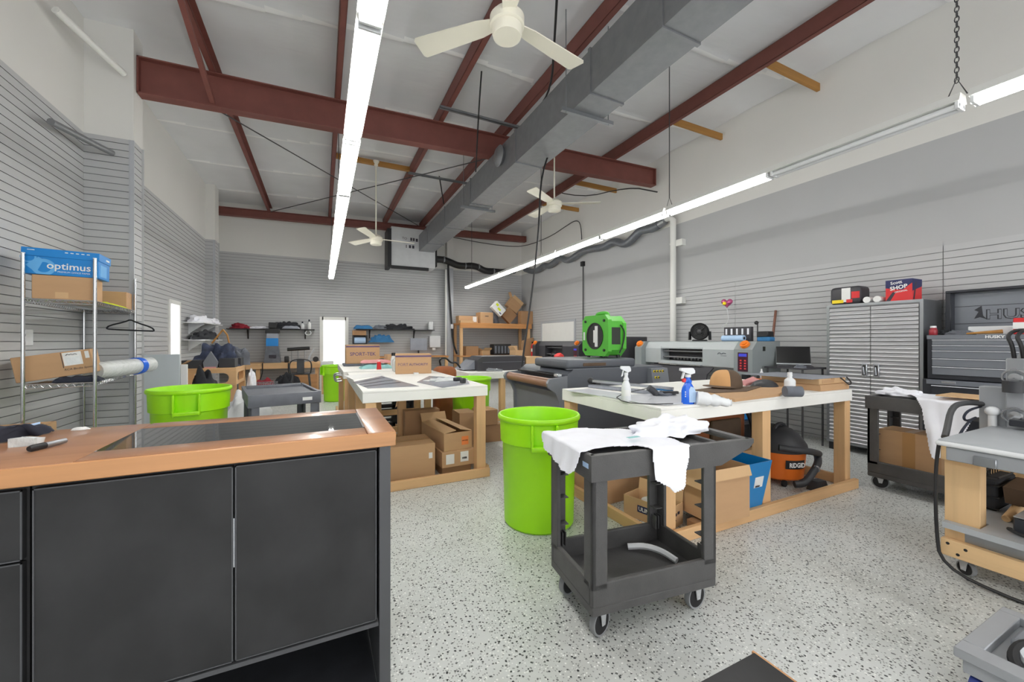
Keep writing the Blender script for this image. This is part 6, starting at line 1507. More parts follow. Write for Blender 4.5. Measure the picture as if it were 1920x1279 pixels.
# cardboard sheets and caps
slab_from([(1312, 742), (1345, 730), (1480, 724), (1462, 738), (1378, 748)], ZT, 0.022, 'card', 'cardboard_sheet', 'flat cardboard tray under the cap on the big table', 'cardboard')
slab_from([(1300, 731), (1345, 725), (1430, 724), (1400, 733), (1340, 736)], ZT + 0.0225, 0.006, 'brown', 'dark_sheet', 'dark sheet lying on the flat cardboard tray', 'sheet')
slab_from([(1372, 748), (1440, 738), (1500, 734), (1482, 739), (1400, 747)], ZT, 0.003, 'film', 'film_sheet', 'thin grey film sheet slipping from beneath the flat cardboard', 'sheet')
p = at(1366, 727, z=ZT + 0.03)
t = thing('trucker_cap', 'brown cap with a tan front panel on the flat cardboard', 'cap', (p.x, p.y, ZT + 0.029))
c = Vector((p.x + 0.05, p.y + 0.06, ZT + 0.029)); fr = Vector((-1.0, -0.12, 0)).normalized(); sd = Vector((-fr.y, fr.x, 0))
def capf(u0, u1, nu, grow=0.0):
    def fn(u, v):
        th = u0 + (u1 - u0) * u; ph = v * PI / 2 * .985
        r = 0.132 + grow
        k = math.cos(ph) ** 0.62
        d = fr * math.cos(th) * (r * 1.12) + sd * math.sin(th) * r * 0.94
        return c + d * k + Vector((0, 0, (0.150 + grow) * math.sin(ph) ** 0.9))
    return fn
mb = MB().use('brown').sheet(capf(-PI, PI, 40), 40, 14, None, -0.002); mb.build('crown', None, t, angle=80)
mb = MB().use('tan_cloth').sheet(capf(-0.85, 0.85, 16, 0.0025), 16, 12, None, -0.0015); mb.build('front_panel', None, t, angle=80)
def brim(u, v):
    th = -1.05 + 2.1 * u; r = 0.128 + 0.085 * v * math.cos(th * 0.9)
    return c + fr * math.cos(th) * r * 1.12 + sd * math.sin(th) * r * 0.94 + Vector((0, 0, 0.006 + 0.010 * math.cos(th) - 0.004 * v))
mb = MB().use('brown').sheet(brim, 18, 6, None, 0.004); mb.build('brim', None, t, angle=80)
p = at(1452, 724, z=ZT + 0.02) + Vector((-0.10, -0.02, 0))
t = thing('trucker_cap', 'dark cap lying beyond the flat cardboard near the white bottle', 'cap', (p.x, p.y, ZT))
mb = MB().use('vac_black').ball((p.x, p.y + 0.05, ZT), (0.13, 0.11, 0.085), 22, 14, zmin=ZT + 0.001); mb.build('crown', None, t)
mb = MB().use('vac_black').ball((p.x - 0.13, p.y + 0.03, ZT + 0.006), (0.09, 0.08, 0.008), 18, 8, zmin=ZT + 0.0005); mb.build('brim', None, t)
slab_from([(1385, 716), (1412, 706), (1425, 712), (1398, 720)], ZT + 0.002, 0.02, 'cloth_pink', 'pink_packet', 'pale pink packet behind the brown cap', 'packet')
p = at(1428, 714, z=ZT)
t = thing('caddy', 'orange caddy with small white bottles at the back of the big table', 'caddy', (p.x, p.y, ZT))
mb = MB().use('orange').box(p.x - 0.05, p.x + 0.07, p.y - 0.04, p.y + 0.05, ZT, ZT + 0.025, 0.004); mb.build('tray', None, t)
for (dx, dy, h_, m) in ((0.0, 0.0, 0.13, 'plastic_white'), (-0.03, 0.02, 0.07, 'black'), (0.04, 0.0, 0.06, 'plastic_white')):
    mb = MB().use(m).lathe([(0, 0.026), (0.016, 0.026), (0.016, h_ * .7), (0.008, h_ * .85), (0.008, h_), (0, h_)], (p.x + dx, p.y + dy, ZT), 14); mb.build('small_bottle', None, t)
p = at(1481, 735, z=ZT)
bottle('bottle', 'white plastic bottle standing in front of the flat cartons on the big table', p.x, p.y, ZT, 0.042, 0.17, 'plastic_white', 'plastic_white', cap_r=0.42)
a = at(1462, 733, z=ZT + 0.04); b_ = at(1484, 737, z=ZT + 0.04)
mb = MB().use('cloth_grey').lathe([(0.03, 0), (0.042, 0), (0.042, 0.12), (0.03, 0.12)], Vector((a.x - 0.02, a.y - 0.05, ZT + 0.0425)), 20, (0.85, -0.5, 0)); tag(mb.build('grey_tube'), 'grey tube lying at the foot of the white plastic bottle', 'tube')
pA = at(1560, 735, z=ZT); 
carton('flat carton at the bottom of the stack on the cabinet end of the big table', (4.14, 2.17, ZT), (0.45, 0.50, 0.055), -1, tape=None, m='card')
carton('flat carton on top of the stack on the cabinet end of the big table', (4.13, 2.19, ZT + 0.0555), (0.45, 0.50, 0.05), 1, tape='y', m='card_light', stickers=[('-y', -0.08, 0.025, 0.2, 0.03, 'card')])
mb = MB().use('film').box(3.80, 4.36, 1.94, 2.55, ZT + 0.107, ZT + 0.111); tag(mb.build('film_sheet', smooth=False), 'shiny dark film sheet lying over the stacked flat cartons', 'sheet')
mb = MB().use('black').tube([(4.26, 1.94, ZT + 0.107), (4.28, 1.90, ZT + 0.06), (4.32, 1.895, ZT + 0.04), (4.365, 1.90, ZT + 0.06), (4.36, 1.94, ZT + 0.11)], 0.006, 7, smooth=2); tag(mb.build('hanging_strap'), 'black looped strap hanging off the stacked flat cartons', 'strap')

# carton on the cart beside the steel cabinet
sc = (0.47, 0.30, 0.22)
carton('taped carton riding on the lower tray of the cart by the steel cabinet', (4.75, 1.60, 0.152), (0.26, 0.41, 0.385), 0, tape='x', stickers=[('-x', 0.0, 0.19, 0.085, 0.38, 'tape')])
mb = MB().use('card_light').box(4.58, 4.90, 1.02, 1.42, 0.885, 0.895); tag(mb.build('cardboard_sheet', smooth=False), 'cardboard sheet lying on the shirts of the cart by the steel cabinet', 'cardboard')

# ---------------------------------------------------------------- under the white table behind the counter
carton('big plain carton with a small white label under the film table', (0.73, 3.97, 0.0), (0.52, 0.42, 0.355), 0, tape='x', stickers=[('-y', 0.215, 0.24, 0.035, 0.055, 'paper')])
carton('bottom carton of the three stacked at the table leg', (1.22, 3.98, 0.0), (0.30, 0.36, 0.10), 0, m='card_dark')
carton('middle carton of the stack, with two white labels', (1.215, 3.93, 0.1005), (0.345, 0.36, 0.155), 3, stickers=[('-y', -0.09, 0.08, 0.085, 0.095, 'paper'), ('-y', 0.06, 0.09, 0.085, 0.1, 'paper'), ('-y', 0.06, 0.075, 0.05, 0.02, 'ink')])
carton('upper carton of the stack with an orange label, partly open', (1.19, 4.10, 0.2565), (0.30, 0.66, 0.175), 6, open_=True, flaps=(('-x', 0.13, 172), ('x', 0.13, 168), ('y', 0.1, 60)), stickers=[('-y', 0.075, 0.085, 0.075, 0.085, 'orange_label'), ('-y', 0.075, 0.085, 0.06, 0.012, 'ink')])
carton('tall narrow carton standing behind the stack under the film table', (1.05, 4.62, 0.0), (0.40, 0.14, 0.545), 0, m='card_dark', tape=None)
carton('carton behind the table leg under the far end of the film table', (1.62, 4.75, 0.0), (0.22, 0.3, 0.46), 0, tape=None)
carton('carton standing on another beyond the film table', (1.98, 4.95, 0.232), (0.24, 0.3, 0.2), 4, m='card_dark')
carton('wide carton on the floor beneath the smaller one beyond the film table', (2.02, 5.0, 0.0), (0.34, 0.34, 0.23), 0, m='card_dark', tape=None)
t = thing('wire_rack', 'black slatted rack lying beneath the second white table', 'rack', (0.75, 5.9, 0))
mb = MB().use('black'); mb.box(0.48, 0.98, 6.0, 6.08, 0.36, 0.40); mb.box(0.48, 0.98, 6.0, 6.08, 0.1, 0.14); mb.box(0.48, 0.52, 6.0, 6.08, 0.1, 0.62); mb.box(0.94, 0.98, 6.0, 6.08, 0.1, 0.62)
mb.build('frame', None, t, smooth=False)
mb = MB().use('vac_black')
for k in range(6): mb.box(0.52, 0.94, 6.02, 6.05, 0.16 + 0.07 * k, 0.2 + 0.07 * k)
mb.build('slats', None, t, smooth=False)
for x in (0.5, 0.96): mb = MB().use('black').box(x - 0.02, x + 0.02, 6.0, 6.08, 0, 0.1); mb.build('foot', None, t, smooth=False)
heap('cord_pile', 'pile of black cords and plugs under the second white table', 'cords', (1.25, 6.5, 0.0), (0.2, 0.2, 0.4), 'cloth_black', 31, 1.6)
mb = MB().use('black').tube([(1.0, 6.6, 0.0), (1.1, 6.5, 0.5), (1.2, 6.6, 0.62), (1.28, 6.5, 0.5), (1.15, 6.45, 0.35), (1.35, 6.5, 0.3), (1.4, 6.6, 0.02)], 0.014, 7, smooth=2); tag(mb.build('looped_cord'), 'looped black cord hanging under the second white table', 'cord')
mb = MB().use('paper').box(0.62, 0.85, 3.7, 3.705, 0.42, 0.43)
# film sheets on that table
slab_from([(662, 716), (716, 705), (786, 724), (690, 728)], ZT, 0.003, 'film', 'film_sheet', 'stack of dark printed film sheets on the film table corner', 'sheet', 'film sheets')
slab_from([(645, 704), (710, 700), (722, 704), (660, 711)], ZT, 0.002, 'paper', 'film_sheet', 'pale film sheet behind the dark printed ones', 'sheet', 'film sheets')
for k in range(3): slab_from([(668 + k * 6, 717 + 3.5 * k), (720 + 15 * k, 707 + 4.5 * k), (722 + 15 * k, 707.8 + 4.5 * k), (669 + k * 6, 718 + 3.5 * k)], ZT + 0.0032, 0.0015, 'ink', 'film_sheet', ('dark strip of film across the printed sheets, farthest from the aisle', 'dark strip of film across the middle of the printed sheets', 'dark strip of film nearest the front edge of the table')[k], 'sheet', 'film strips')
slab_from([(782, 716), (805, 705), (875, 710), (880, 719), (830, 726)], ZT, 0.006, 'film', 'plastic_bag', 'grey plastic bags spread on the aisle end of the film table', 'bag')
heap('plastic_bags', 'crumpled grey plastic bags with black clip on the film table', 'bag', at(838, 713, z=ZT + 0.007), (0.22, 0.12, 0.03), 'plastic_clear', 41, 1.0)
mb = MB().use('vac_black').obox(at(858, 711, z=ZT + 0.045), (0.09, 0.05, 0.04), (0, 0, 0.4), 0.008); mb.obox(at(868, 714, z=ZT + 0.05), (0.05, 0.05, 0.05), (0, 0, 0.2), 0.008); tag(mb.build('tape_gun'), 'black tape gun on the crumpled grey bags', 'tool')
spa = (0.47, 0.36, 0.265)
t = carton('closed carton printed PORT AUTHORITY at the back end of the film table', (1.14, 5.52, ZT), spa, -9, tape='x', stickers=[('-y', -0.0, 0.235, 0.468, 0.022, 'ink_purple'), ('-x', 0.0, 0.235, 0.35, 0.022, 'ink_purple')])
ctext(t, 'PORT', '-y', spa, -0.135, 0.125, 0.13, 'ink_purple'); ctext(t, 'AUTHORITY', '-y', spa, 0.065, 0.125, 0.25, 'ink_purple', bold=0.02); ctext(t, 'PORT', '-x', spa, 0.0, 0.12, 0.2, 'ink_purple')
mb = MB().use('paper').box(1.1, 1.16, 5.25, 5.3, ZT, ZT + 0.02); tag(mb.build('paper_scrap', smooth=False), 'white paper scrap in front of the PORT AUTHORITY carton', 'paper')
sst = (0.56, 0.4, 0.33)
mb = MB().use('cloth_grey').box(0.34, 0.98, 7.36, 7.86, ZT, ZT + 0.04, 0.008); tag(mb.build('grey_tray'), 'grey tray under the sports carton', 'tray')
t = carton('carton printed SPORT-TEK on the second white table by the bright door', (0.66, 7.62, ZT + 0.0405), sst, 0, tape='x', stickers=[('-y', 0, 0.30, 0.558, 0.026, 'ink_purple')])
ctext(t, 'SPORT-TEK', '-y', sst, 0, 0.17, 0.43, 'ink_purple', bold=0.02)
cloth_slab('folded_shirt', 'teal folded shirt in front of the sports carton', 'shirt', Matrix.Translation((0.80, 6.75, ZT)), 0.5, 0.4, 0.06, 'cloth_teal', 11)
cloth_slab('folded_shirt', 'pink folded shirt on top of the teal one', 'shirt', Matrix.Translation((0.80, 6.80, ZT + 0.085)), 0.46, 0.34, 0.04, 'cloth_pink', 12)
t = thing('thread_cone', 'red thread cone before the folded shirts', 'thread', (0.78, 6.35, ZT)); mb = MB().use('red').lathe([(0, 0), (0.036, 0), (0.03, 0.11), (0.02, 0.12), (0, 0.12)], (0.80, 6.40, ZT), 18); mb.build('thread', None, t)
mb = MB().use('paper').cyl((0.80, 6.40, ZT + 0.12), (0.80, 6.40, ZT + 0.135), 0.015, n=12); mb.build('cone_tip', None, t)
bottle('bottle', 'white bottle with a black cap between the two printed cartons', 1.05, 6.6, ZT, 0.045, 0.25, 'plastic_clear', 'black', cap_r=0.7)
mb = MB().use('wrap').box(0.9, 1.1, 6.02 - 0.35, 6.08 - 0.25, ZT + 0.001, ZT + 0.19, 0.04, 3); tag(mb.build('clear_bag'), 'clear plastic bag standing beside the PORT AUTHORITY carton', 'bag')
carton('brown carton behind the PORT AUTHORITY one', (1.25, 6.5, ZT), (0.26, 0.3, 0.2), 12, m='card_dark', tape=None)
carton('low orange brown carton between the second white table carton and the pier', (1.22, 7.6, ZT), (0.3, 0.3, 0.19), 3, tape='x')
# black desktop printer on the table by the dryer and what stands beside it
t = thing('black_machine', 'flat black desktop printer on the white table by the long dryer', 'printer', (2.8, 6.62, 0.8205))
mb = MB().use('printer_black').prism([(2.42, 0.8205), (3.32, 0.8205), (3.32, 1.07), (2.5, 1.07), (2.42, 1.02)], 'y', 6.35, 6.9); mb.build('body', None, t, smooth=False)
mb = MB().use('steel').box(2.5, 3.325, 6.345, 6.35, 0.968, 0.973); mb.build('trim_line', None, t, smooth=False)
mb = MB().use('film').prism([(2.2, 0.84), (2.415, 0.84), (2.415, 1.0), (2.3, 0.9)], 'y', 6.5, 7.0); mb.build('side_tray', None, t, smooth=False)
mb = MB().use('bright_trim').obox((2.66, 6.17, 0.862), (0.26, 0.03, 0.02), (0, 0.12, -0.15), 0.004); mb.obox((2.66, 6.22, 0.842), (0.28, 0.1, 0.03), (0, 0.1, -0.15), 0.004); tag(mb.build('hand_cutter'), 'silver and black hand cutter in front of the flat black printer', 'cutter')
carton('plain low carton on the white table against the long dryer', (3.52, 6.5, 0.8205), (0.34, 0.3, 0.23), 0, m='card_light', tape='x')
carton('open tan carton on the white table beside the flat black printer', (3.36 + 0.12, 7.0, 0.8205), (0.2, 0.2, 0.34), 10, m='card_light', open_=True, flaps=(('-x', 0.08, 60), ('y', 0.08, 80)))
mb = MB().use('leather').box(1.62, 1.98, 6.1, 6.4, 0.0, 0.93, 0.1, 4); tag(mb.build('brown_bag'), 'tall brown bag standing at the end of the film table', 'bag')
mb = MB().use('black').tube([(1.72, 6.2, 0.95), (1.68, 6.15, 1.05), (1.78, 6.12, 1.08), (1.88, 6.15, 0.98), (1.98, 6.2, 1.0), (2.05, 6.2, 0.9)], 0.015, 7, smooth=2); tag(mb.build('bag_strap'), 'black strap looping over the brown crumpled bag', 'strap')
t = thing('heat_gun', 'small red device with a cord in front of the black wide printer', 'device', tuple(at(1048, 668, X=4.6)))
p = at(1048, 668, X=4.4)
mb = MB().use('printer_black').box(p.x - 0.2, p.x + 0.6, p.y - 0.4, p.y + 0.4, p.z - 0.12, p.z - 0.08); mb.box(p.x - 0.15, p.x - 0.1, p.y - 0.35, p.y - 0.3, 0, p.z - 0.12); mb.box(p.x + 0.5, p.x + 0.55, p.y - 0.35, p.y - 0.3, 0, p.z - 0.12); mb.box(p.x - 0.15, p.x - 0.1, p.y + 0.3, p.y + 0.35, 0, p.z - 0.12); mb.box(p.x + 0.5, p.x + 0.55, p.y + 0.3, p.y + 0.35, 0, p.z - 0.12); mb.build('stand', None, t, smooth=False)
mb = MB().use('red_pink').ball(p + Vector((0, 0, -0.01)), (0.11, 0.09, 0.07), 16, 10, 0.3, 2); mb.build('body', None, t)
mb = MB().use('black').tube([p + Vector((-0.1, 0, -0.06)), p + Vector((-0.16, 0.05, 0.0)), p + Vector((-0.12, 0.1, 0.06)), p + Vector((-0.02, 0.1, 0.08))], 0.008, 7, smooth=2); mb.build('cord', None, t)
# ================================================================ BACK OF THE SHOP
# timber shelf unit in the far corner
t = thing('timber_shelf', 'tall timber shelf bench in the corner of the back wall, cartons on top', 'shelf', (4.9, 11.7, 0))
mb = MB().use('shelf_wood'); mb.box(3.70, 6.12, 11.25, 11.95, 1.83, 1.885, 0.004); mb.build('upper_board', None, t)
mb = MB().use('shelf_wood').box(3.70, 6.12, 11.21, 11.2495, 1.73, 1.885, 0.004); mb.build('front_rail', None, t)
mb = MB().use('shelf_wood').box(3.70, 6.12, 11.25, 11.95, 0.86, 0.90, 0.004); mb.build('lower_board', None, t)
for x in (3.72, 6.0):
    for y in (11.26, 11.86): mb = MB().use('lumber_z').box(x, x + 0.085, y, y + 0.085, 0, 1.829, 0.004); mb.build('post', None, t)
zt = 1.8855
carton('low carton with a white label at the pier end of the timber shelf', (4.03, 11.55, zt), (0.62, 0.3, 0.22), 0, m='card', tape=None, stickers=[('-y', 0.2, 0.12, 0.12, 0.16, 'paper')])
carton('flat open tray carton in front at the end of the timber shelf', (3.93, 11.3, zt), (0.42, 0.1, 0.07), 0, m='card_light', tape=None)
carton('square carton beside the low one on the timber shelf', (4.59, 11.5, zt), (0.42, 0.4, 0.34), 0, stickers=[('-y', 0.0, 0.22, 0.12, 0.02, 'ink')])
carton('white carton with green print thrown askew on the timber shelf heap', (4.89, 11.35, 2.25), (0.42, 0.17, 0.27), 0, m='paper', tape=None, tilt=(0, 43), stickers=[('-y', -0.12, 0.19, 0.09, 0.07, 'neon'), ('-y', 0.02, 0.13, 0.12, 0.06, 'neon'), ('-y', 0.13, 0.06, 0.08, 0.03, 'ink_navy')])
carton('large tilted carton leaning at the top of the timber shelf heap', (5.32, 11.55, 2.02), (0.38, 0.17, 0.38), 0, m='card_dark', tape='x', tilt=(0, 43))
carton('open brown carton tipped over on the timber shelf heap', (5.62, 11.78, 2.38), (0.44, 0.2, 0.34), 0, m='card', open_=True, tilt=(0, 38), flaps=(('-x', 0.18, 30), ('x', 0.18, 60), ('y', 0.16, 50), ('-y', 0.1, 80)))
carton('carton with a lid edge at the slatted wall end of the timber shelf', (5.98, 11.40, zt), (0.42, 0.26, 0.42), 0, m='card_dark', tape='x')
heap('dark_bag', 'dark bag squeezed under the tilted cartons on the timber shelf', 'bag', (5.05, 11.8, zt), (0.16, 0.08, 0.36), 'cloth_grey', 61, 0.7)
zl = 0.9005
carton('small carton on the lower board of the timber shelf', (4.12, 11.5, zl), (0.42, 0.3, 0.28), 5, m='card_dark', tape=None)
carton('loose yellowish carton scraps on the lower timber board', (4.55, 11.45, zl), (0.3, 0.25, 0.14), 20, m='card_light', open_=True)
t = thing('wire_crate', 'black crate with ribbed sides on the lower timber board', 'crate', (5.1, 11.5, zl)); mb = MB().use('black').box(4.85, 5.45, 11.35, 11.7, zl, zl + 0.34, 0.02, 2); mb.build('crate', None, t)
mb = MB().use('cloth_grey')
for k in range(5): mb.box(4.88 + 0.11 * k, 4.94 + 0.11 * k, 11.343, 11.351, zl + 0.05, zl + 0.28, 0.003)
mb.build('ribs', None, t, smooth=False)
mb = MB().use('card_dark'); mb.add([(5.62, 11.0, 0.0), (6.12, 11.05, 0.0), (6.14, 11.2, 1.45), (5.72, 11.18, 1.35), (5.64, 10.97, 0.0), (6.14, 11.02, 0.0), (6.16, 11.17, 1.45), (5.74, 11.15, 1.35)], [(0, 1, 2, 3), (7, 6, 5, 4), (0, 4, 5, 1), (1, 5, 6, 2), (2, 6, 7, 3), (3, 7, 4, 0)]); tag(mb.build('cardboard_sheet', smooth=False), 'tall cardboard sheets leaning against the timber shelf corner', 'cardboard')
t = thing('fire_extinguisher', 'red fire extinguisher by the corner of the slatted wall', 'fire extinguisher', (6.1, 10.95, 0.75))
p = at(1000, 660, X=6.08)
mb = MB().use('red').lathe([(0, 0), (0.07, 0), (0.075, 0.02), (0.075, 0.4), (0.05, 0.46), (0.025, 0.48), (0, 0.48)], (p.x, p.y, 0.78), 20); mb.build('cylinder', None, t)
mb = MB().use('black').box(p.x - 0.03, p.x + 0.03, p.y - 0.06, p.y + 0.06, 1.26, 1.32, 0.006); mb.tube([(p.x, p.y - 0.05, 1.28), (p.x - 0.06, p.y - 0.1, 1.2), (p.x - 0.06, p.y - 0.1, 0.95)], 0.014, 8, smooth=2); mb.build('handle', None, t)
mb = MB().use('paper').cyl((p.x, p.y, 1.0), (p.x, p.y, 1.1), 0.0757, n=20, caps=False); mb.build('label', None, t)
mb = MB().use('steel').box(p.x + 0.02, 6.2, p.y - 0.02, p.y + 0.02, 1.0, 1.03); mb.build('bracket', None, t, smooth=False)

# shelves on the back wall
def wall_shelf(label, x0, x1, y0, y1, z, m='black', brackets=(), th=0.022, group='thin wall shelves', dirx=False):
    t = thing('wall_shelf', label, 'shelf', ((x0 + x1) / 2, y1, z), group)
    mb = MB().use(m).box(x0, x1, y0, y1, z - th, z, 0.003); mb.build('board', None, t)
    for b_ in brackets:
        mb = MB().use('black' if m == 'black' else 'plastic_white')
        if not dirx: mb.box(b_ - 0.015, b_ + 0.015, y1 - 0.02, y1, z - th - 0.24, z - th); mb.prism([(y0 + 0.08, z - th - 0.001), (y1 - 0.02, z - th - 0.001), (y1 - 0.02, z - th - 0.22)], 'x', b_ - 0.006, b_ + 0.006)
        else: mb.box(x0, x0 + 0.02, b_ - 0.015, b_ + 0.015, z - th - 0.2, z - th); mb.prism([(x0 + 0.02, z - th - 0.001), (x1 - 0.06, z - th - 0.001), (x0 + 0.02, z - th - 0.18)], 'y', b_ - 0.006, b_ + 0.006)
        mb.build('bracket', None, t, smooth=False)
    return t
wall_shelf('long black shelf on the back wall between the corner pier and the bright door', -2.12, -0.17, 11.82, YB, 1.655, brackets=(-1.7, -0.4))
wall_shelf('black bracket shelf on the back wall beyond the bright door', 0.88, 3.1, 11.82, YB, 1.68, brackets=(1.25, 2.52))
zs = 1.6555
heap('red_cloth', 'crumpled dark red cloth at the corner end of the long black shelf', 'cloth', (-1.86, 11.92, zs), (0.22, 0.1, 0.12), 'cloth_red', 3, 1.0)
heap('white_cloth', 'pale crumpled cloth beside the dark red one', 'cloth', (-1.45, 11.93, zs), (0.2, 0.09, 0.06), 'cloth_white', 4, 1.0)
heap('black_cloth', 'heap of black garments with a grey one on the long black shelf', 'garment', (-0.83, 11.93, zs), (0.34, 0.11, 0.17), 'cloth_black', 5, 1.0)
cloth_slab('grey_cloth', 'grey cloth wedge hanging over the black garments', 'cloth', Matrix.Translation((-0.72, 11.80, zs + 0.01)) @ Matrix.Rotation(0.1, 4, 'X'), 0.4, 0.1, 0.06, 'film', 6)
for x, m, lab in ((-0.46, 'plastic_white', 'small white spray bottle at the door end of the long black shelf'), (-0.30, 'paper', 'tall white bottle right beside the small one on the long black shelf')):
    bottle('bottle', lab, x, 11.93, zs, 0.045, 0.26 if x > -.4 else 0.2, m, 'navy', cap_r=0.4)
mb = MB().use('plastic_white').tube([(-0.36, 11.84, 1.6), (-0.40, 11.83, 1.55), (-0.36, 11.83, 1.5), (-0.28, 11.83, 1.5), (-0.25, 11.83, 1.56), (-0.29, 11.84, 1.61)], 0.012, 8, smooth=2); tag(mb.build('tape_hook'), 'white hook loop hanging beneath the shelf bottles', 'hook')
z2 = 1.6805
cloth_slab('blue_tray', 'blue cloth folded at the door end of the bracket shelf', 'cloth', Matrix.Translation((1.05, 11.9, z2)), 0.5, 0.2, 0.09, 'cloth_blue', 13)
heap('black_cables', 'tangle of black cables and grips along the bracket shelf', 'cables', (2.0, 11.93, z2), (0.5, 0.1, 0.12), 'cloth_black', 14, 1.7)
heap('grey_cloth', 'crumpled grey cloth beside the black cables on the bracket shelf', 'cloth', (1.55, 11.92, z2), (0.22, 0.1, 0.10), 'cloth_grey', 15, 1.2)
mb = MB().use('plastic_white').box(2.93, 3.06, 11.88, 12.0, z2, z2 + 0.25, 0.01); tag(mb.build('white_box'), 'small white box at the pier end of the bracket shelf', 'box')
heap('blue_gloves', 'blue gloves hanging under the bracket shelf', 'gloves', (1.55, 11.95, 1.30), (0.3, 0.07, 0.2), 'cloth_blue', 16, 1.2)
# work bench along the back wall with tools
t = thing('work_bench', 'timber work bench fixed along the back wall below the long black shelf', 'bench', (-1.0, 11.75, 0))
mb = MB().use('lumber_x').box(-2.1, -0.03, 11.40, 12.06, 0.755, 0.79, 0.003); mb.build('bench_top', None, t)
mb = MB().use('lumber_x').box(-2.1, -0.03, 11.36, 11.3995, 0.65, 0.79, 0.003); mb.build('front_rail', None, t)
for x in (-1.95, -1.45, -0.15): mb = MB().use('lumber_z').box(x, x + 0.085, 11.42, 11.5, 0, 0.754, 0.003); mb.build('leg', None, t)
zb = 0.7905
t = thing('boxed_machine', 'upright blue and grey boxed machine standing on the back bench', 'machine', (-1.12, 11.7, zb))
mb = MB().use('cloth_grey').prism([(-1.30, zb), (-0.94, zb), (-0.99, zb + 0.42), (-1.25, zb + 0.42)], 'y', 11.55, 11.79); mb.build('base', None, t, smooth=False)
mb = MB().use('film').box(-1.25, -0.99, 11.58, 11.79, zb + 0.42, zb + 0.86, 0.01); mb.build('column', None, t)
mb = MB().use('blue_box').box(-1.252, -0.988, 11.57, 11.579, zb + 0.36, zb + 0.62); mb.build('blue_panel', None, t, smooth=False)
mb = MB().use('black'); mb.box(-1.2, -1.02, 11.57, 11.79, zb + 0.87, zb + 1.02, 0.01); mb.box(-1.27, -0.97, 11.57, 11.79, zb + 0.74, zb + 0.865, 0.01); mb.build('head', None, t)
mb = MB().use('ink').box(-1.19, -1.03, 11.535, 11.549, zb + 0.12, zb + 0.2); mb.build('badge', None, t, smooth=False)
t = thing('sewing_machine', 'low black machine with a long arm on the back bench', 'machine', (-0.62, 11.7, zb))
mb = MB().use('black'); mb.box(-0.86, -0.76, 11.6, 11.75, zb, zb + 0.16, 0.02, 2); mb.cyl((-0.8, 11.7, zb + 0.33), (-0.28, 11.7, zb + 0.36), 0.045, n=14); mb.build('arm', None, t)
mb = MB().use('steel'); 
for x in (-0.7, -0.55, -0.4): mb.cyl((x, 11.7, zb), (x, 11.7, zb + 0.31), 0.01, n=8)
mb.build('guide_rods', None, t)
t = thing('hand_tool', 'upright cutting tool with a round wheel on the back bench near the bright door', 'tool', (-0.28, 11.6, zb))
mb = MB().use('steel').beam((-0.34, 11.6, zb + 0.02), (-0.18, 11.6, zb + 0.34), 0.05, 0.03); mb.build('lever', None, t, smooth=False)
mb = MB().use('black').lathe([(0, -0.015), (0.07, -0.015), (0.07, 0.015), (0, 0.015)], (-0.14, 11.6, zb + 0.07), 18, (0, 1, 0)); mb.build('wheel', None, t)
t = thing('scale', 'cream boxed scale on the bench end below the bright door', 'scale', (0.14, 11.2, 0))
mb = MB().use('lumber_x').box(-0.02, 0.28, 11.0, 11.3, 0.62, 0.70, 0.004); mb.box(0.0, 0.06, 11.05, 11.25, 0, 0.62); mb.build('stand', None, t)
mb = MB().use('plastic_white').box(-0.02, 0.28, 11.02, 11.3, 0.7005, 0.83, 0.02, 2); mb.build('body', None, t)
heap('black_bag', 'black bag heaped under the back bench', 'bag', (-0.75, 10.9, 0), (0.33, 0.26, 0.52), 'cloth_black', 71, 0.8)
heap('red_bag', 'red cloth heaped before the black bag under the back bench', 'cloth', (-1.15, 10.5, 0), (0.25, 0.2, 0.42), 'cloth_red', 72, 0.8)
t = thing('wire_basket', 'metal wire basket of cloths standing beside the red cloth', 'basket', (-1.1, 9.6, 0))
mb = MB().use('steel')
for z in (0.05, 0.2, 0.35, 0.47): mb.tube([(-1.3, 9.5, z), (-0.85, 9.5, z), (-0.85, 9.8, z), (-1.3, 9.8, z)], 0.008, 5, closed=True)
for k in range(8): x = -1.3 + 0.45 * k / 7; mb.cyl((x, 9.5, 0), (x, 9.5, 0.47), 0.006, n=5); mb.cyl((x, 9.8, 0), (x, 9.8, 0.47), 0.006, n=5)
mb.build('wires', None, t)
mb = MB().use('cloth_grey').box(-1.28, -0.87, 9.52, 9.78, 0.01, 0.4, 0.06, 3); tag(mb.build('basket_cloth'), 'grey cloths stuffed inside the wire basket', 'cloth')
for (x, x2, lab) in ((-1.3, -1.45, 'black lead drooping from the blue boxed machine behind the bench'), (-0.75, -0.6, 'black lead drooping from the long armed machine to the floor')):
    mb = MB().use('black').tube([(x, 11.34, 0.8), (x, 11.33, 0.5), (x2, 11.3, 0.2), (x2 + 0.1, 11.2, 0.01)], 0.012, 7, smooth=2); tag(mb.build('machine_lead'), lab, 'cable', 'leads below the back bench')
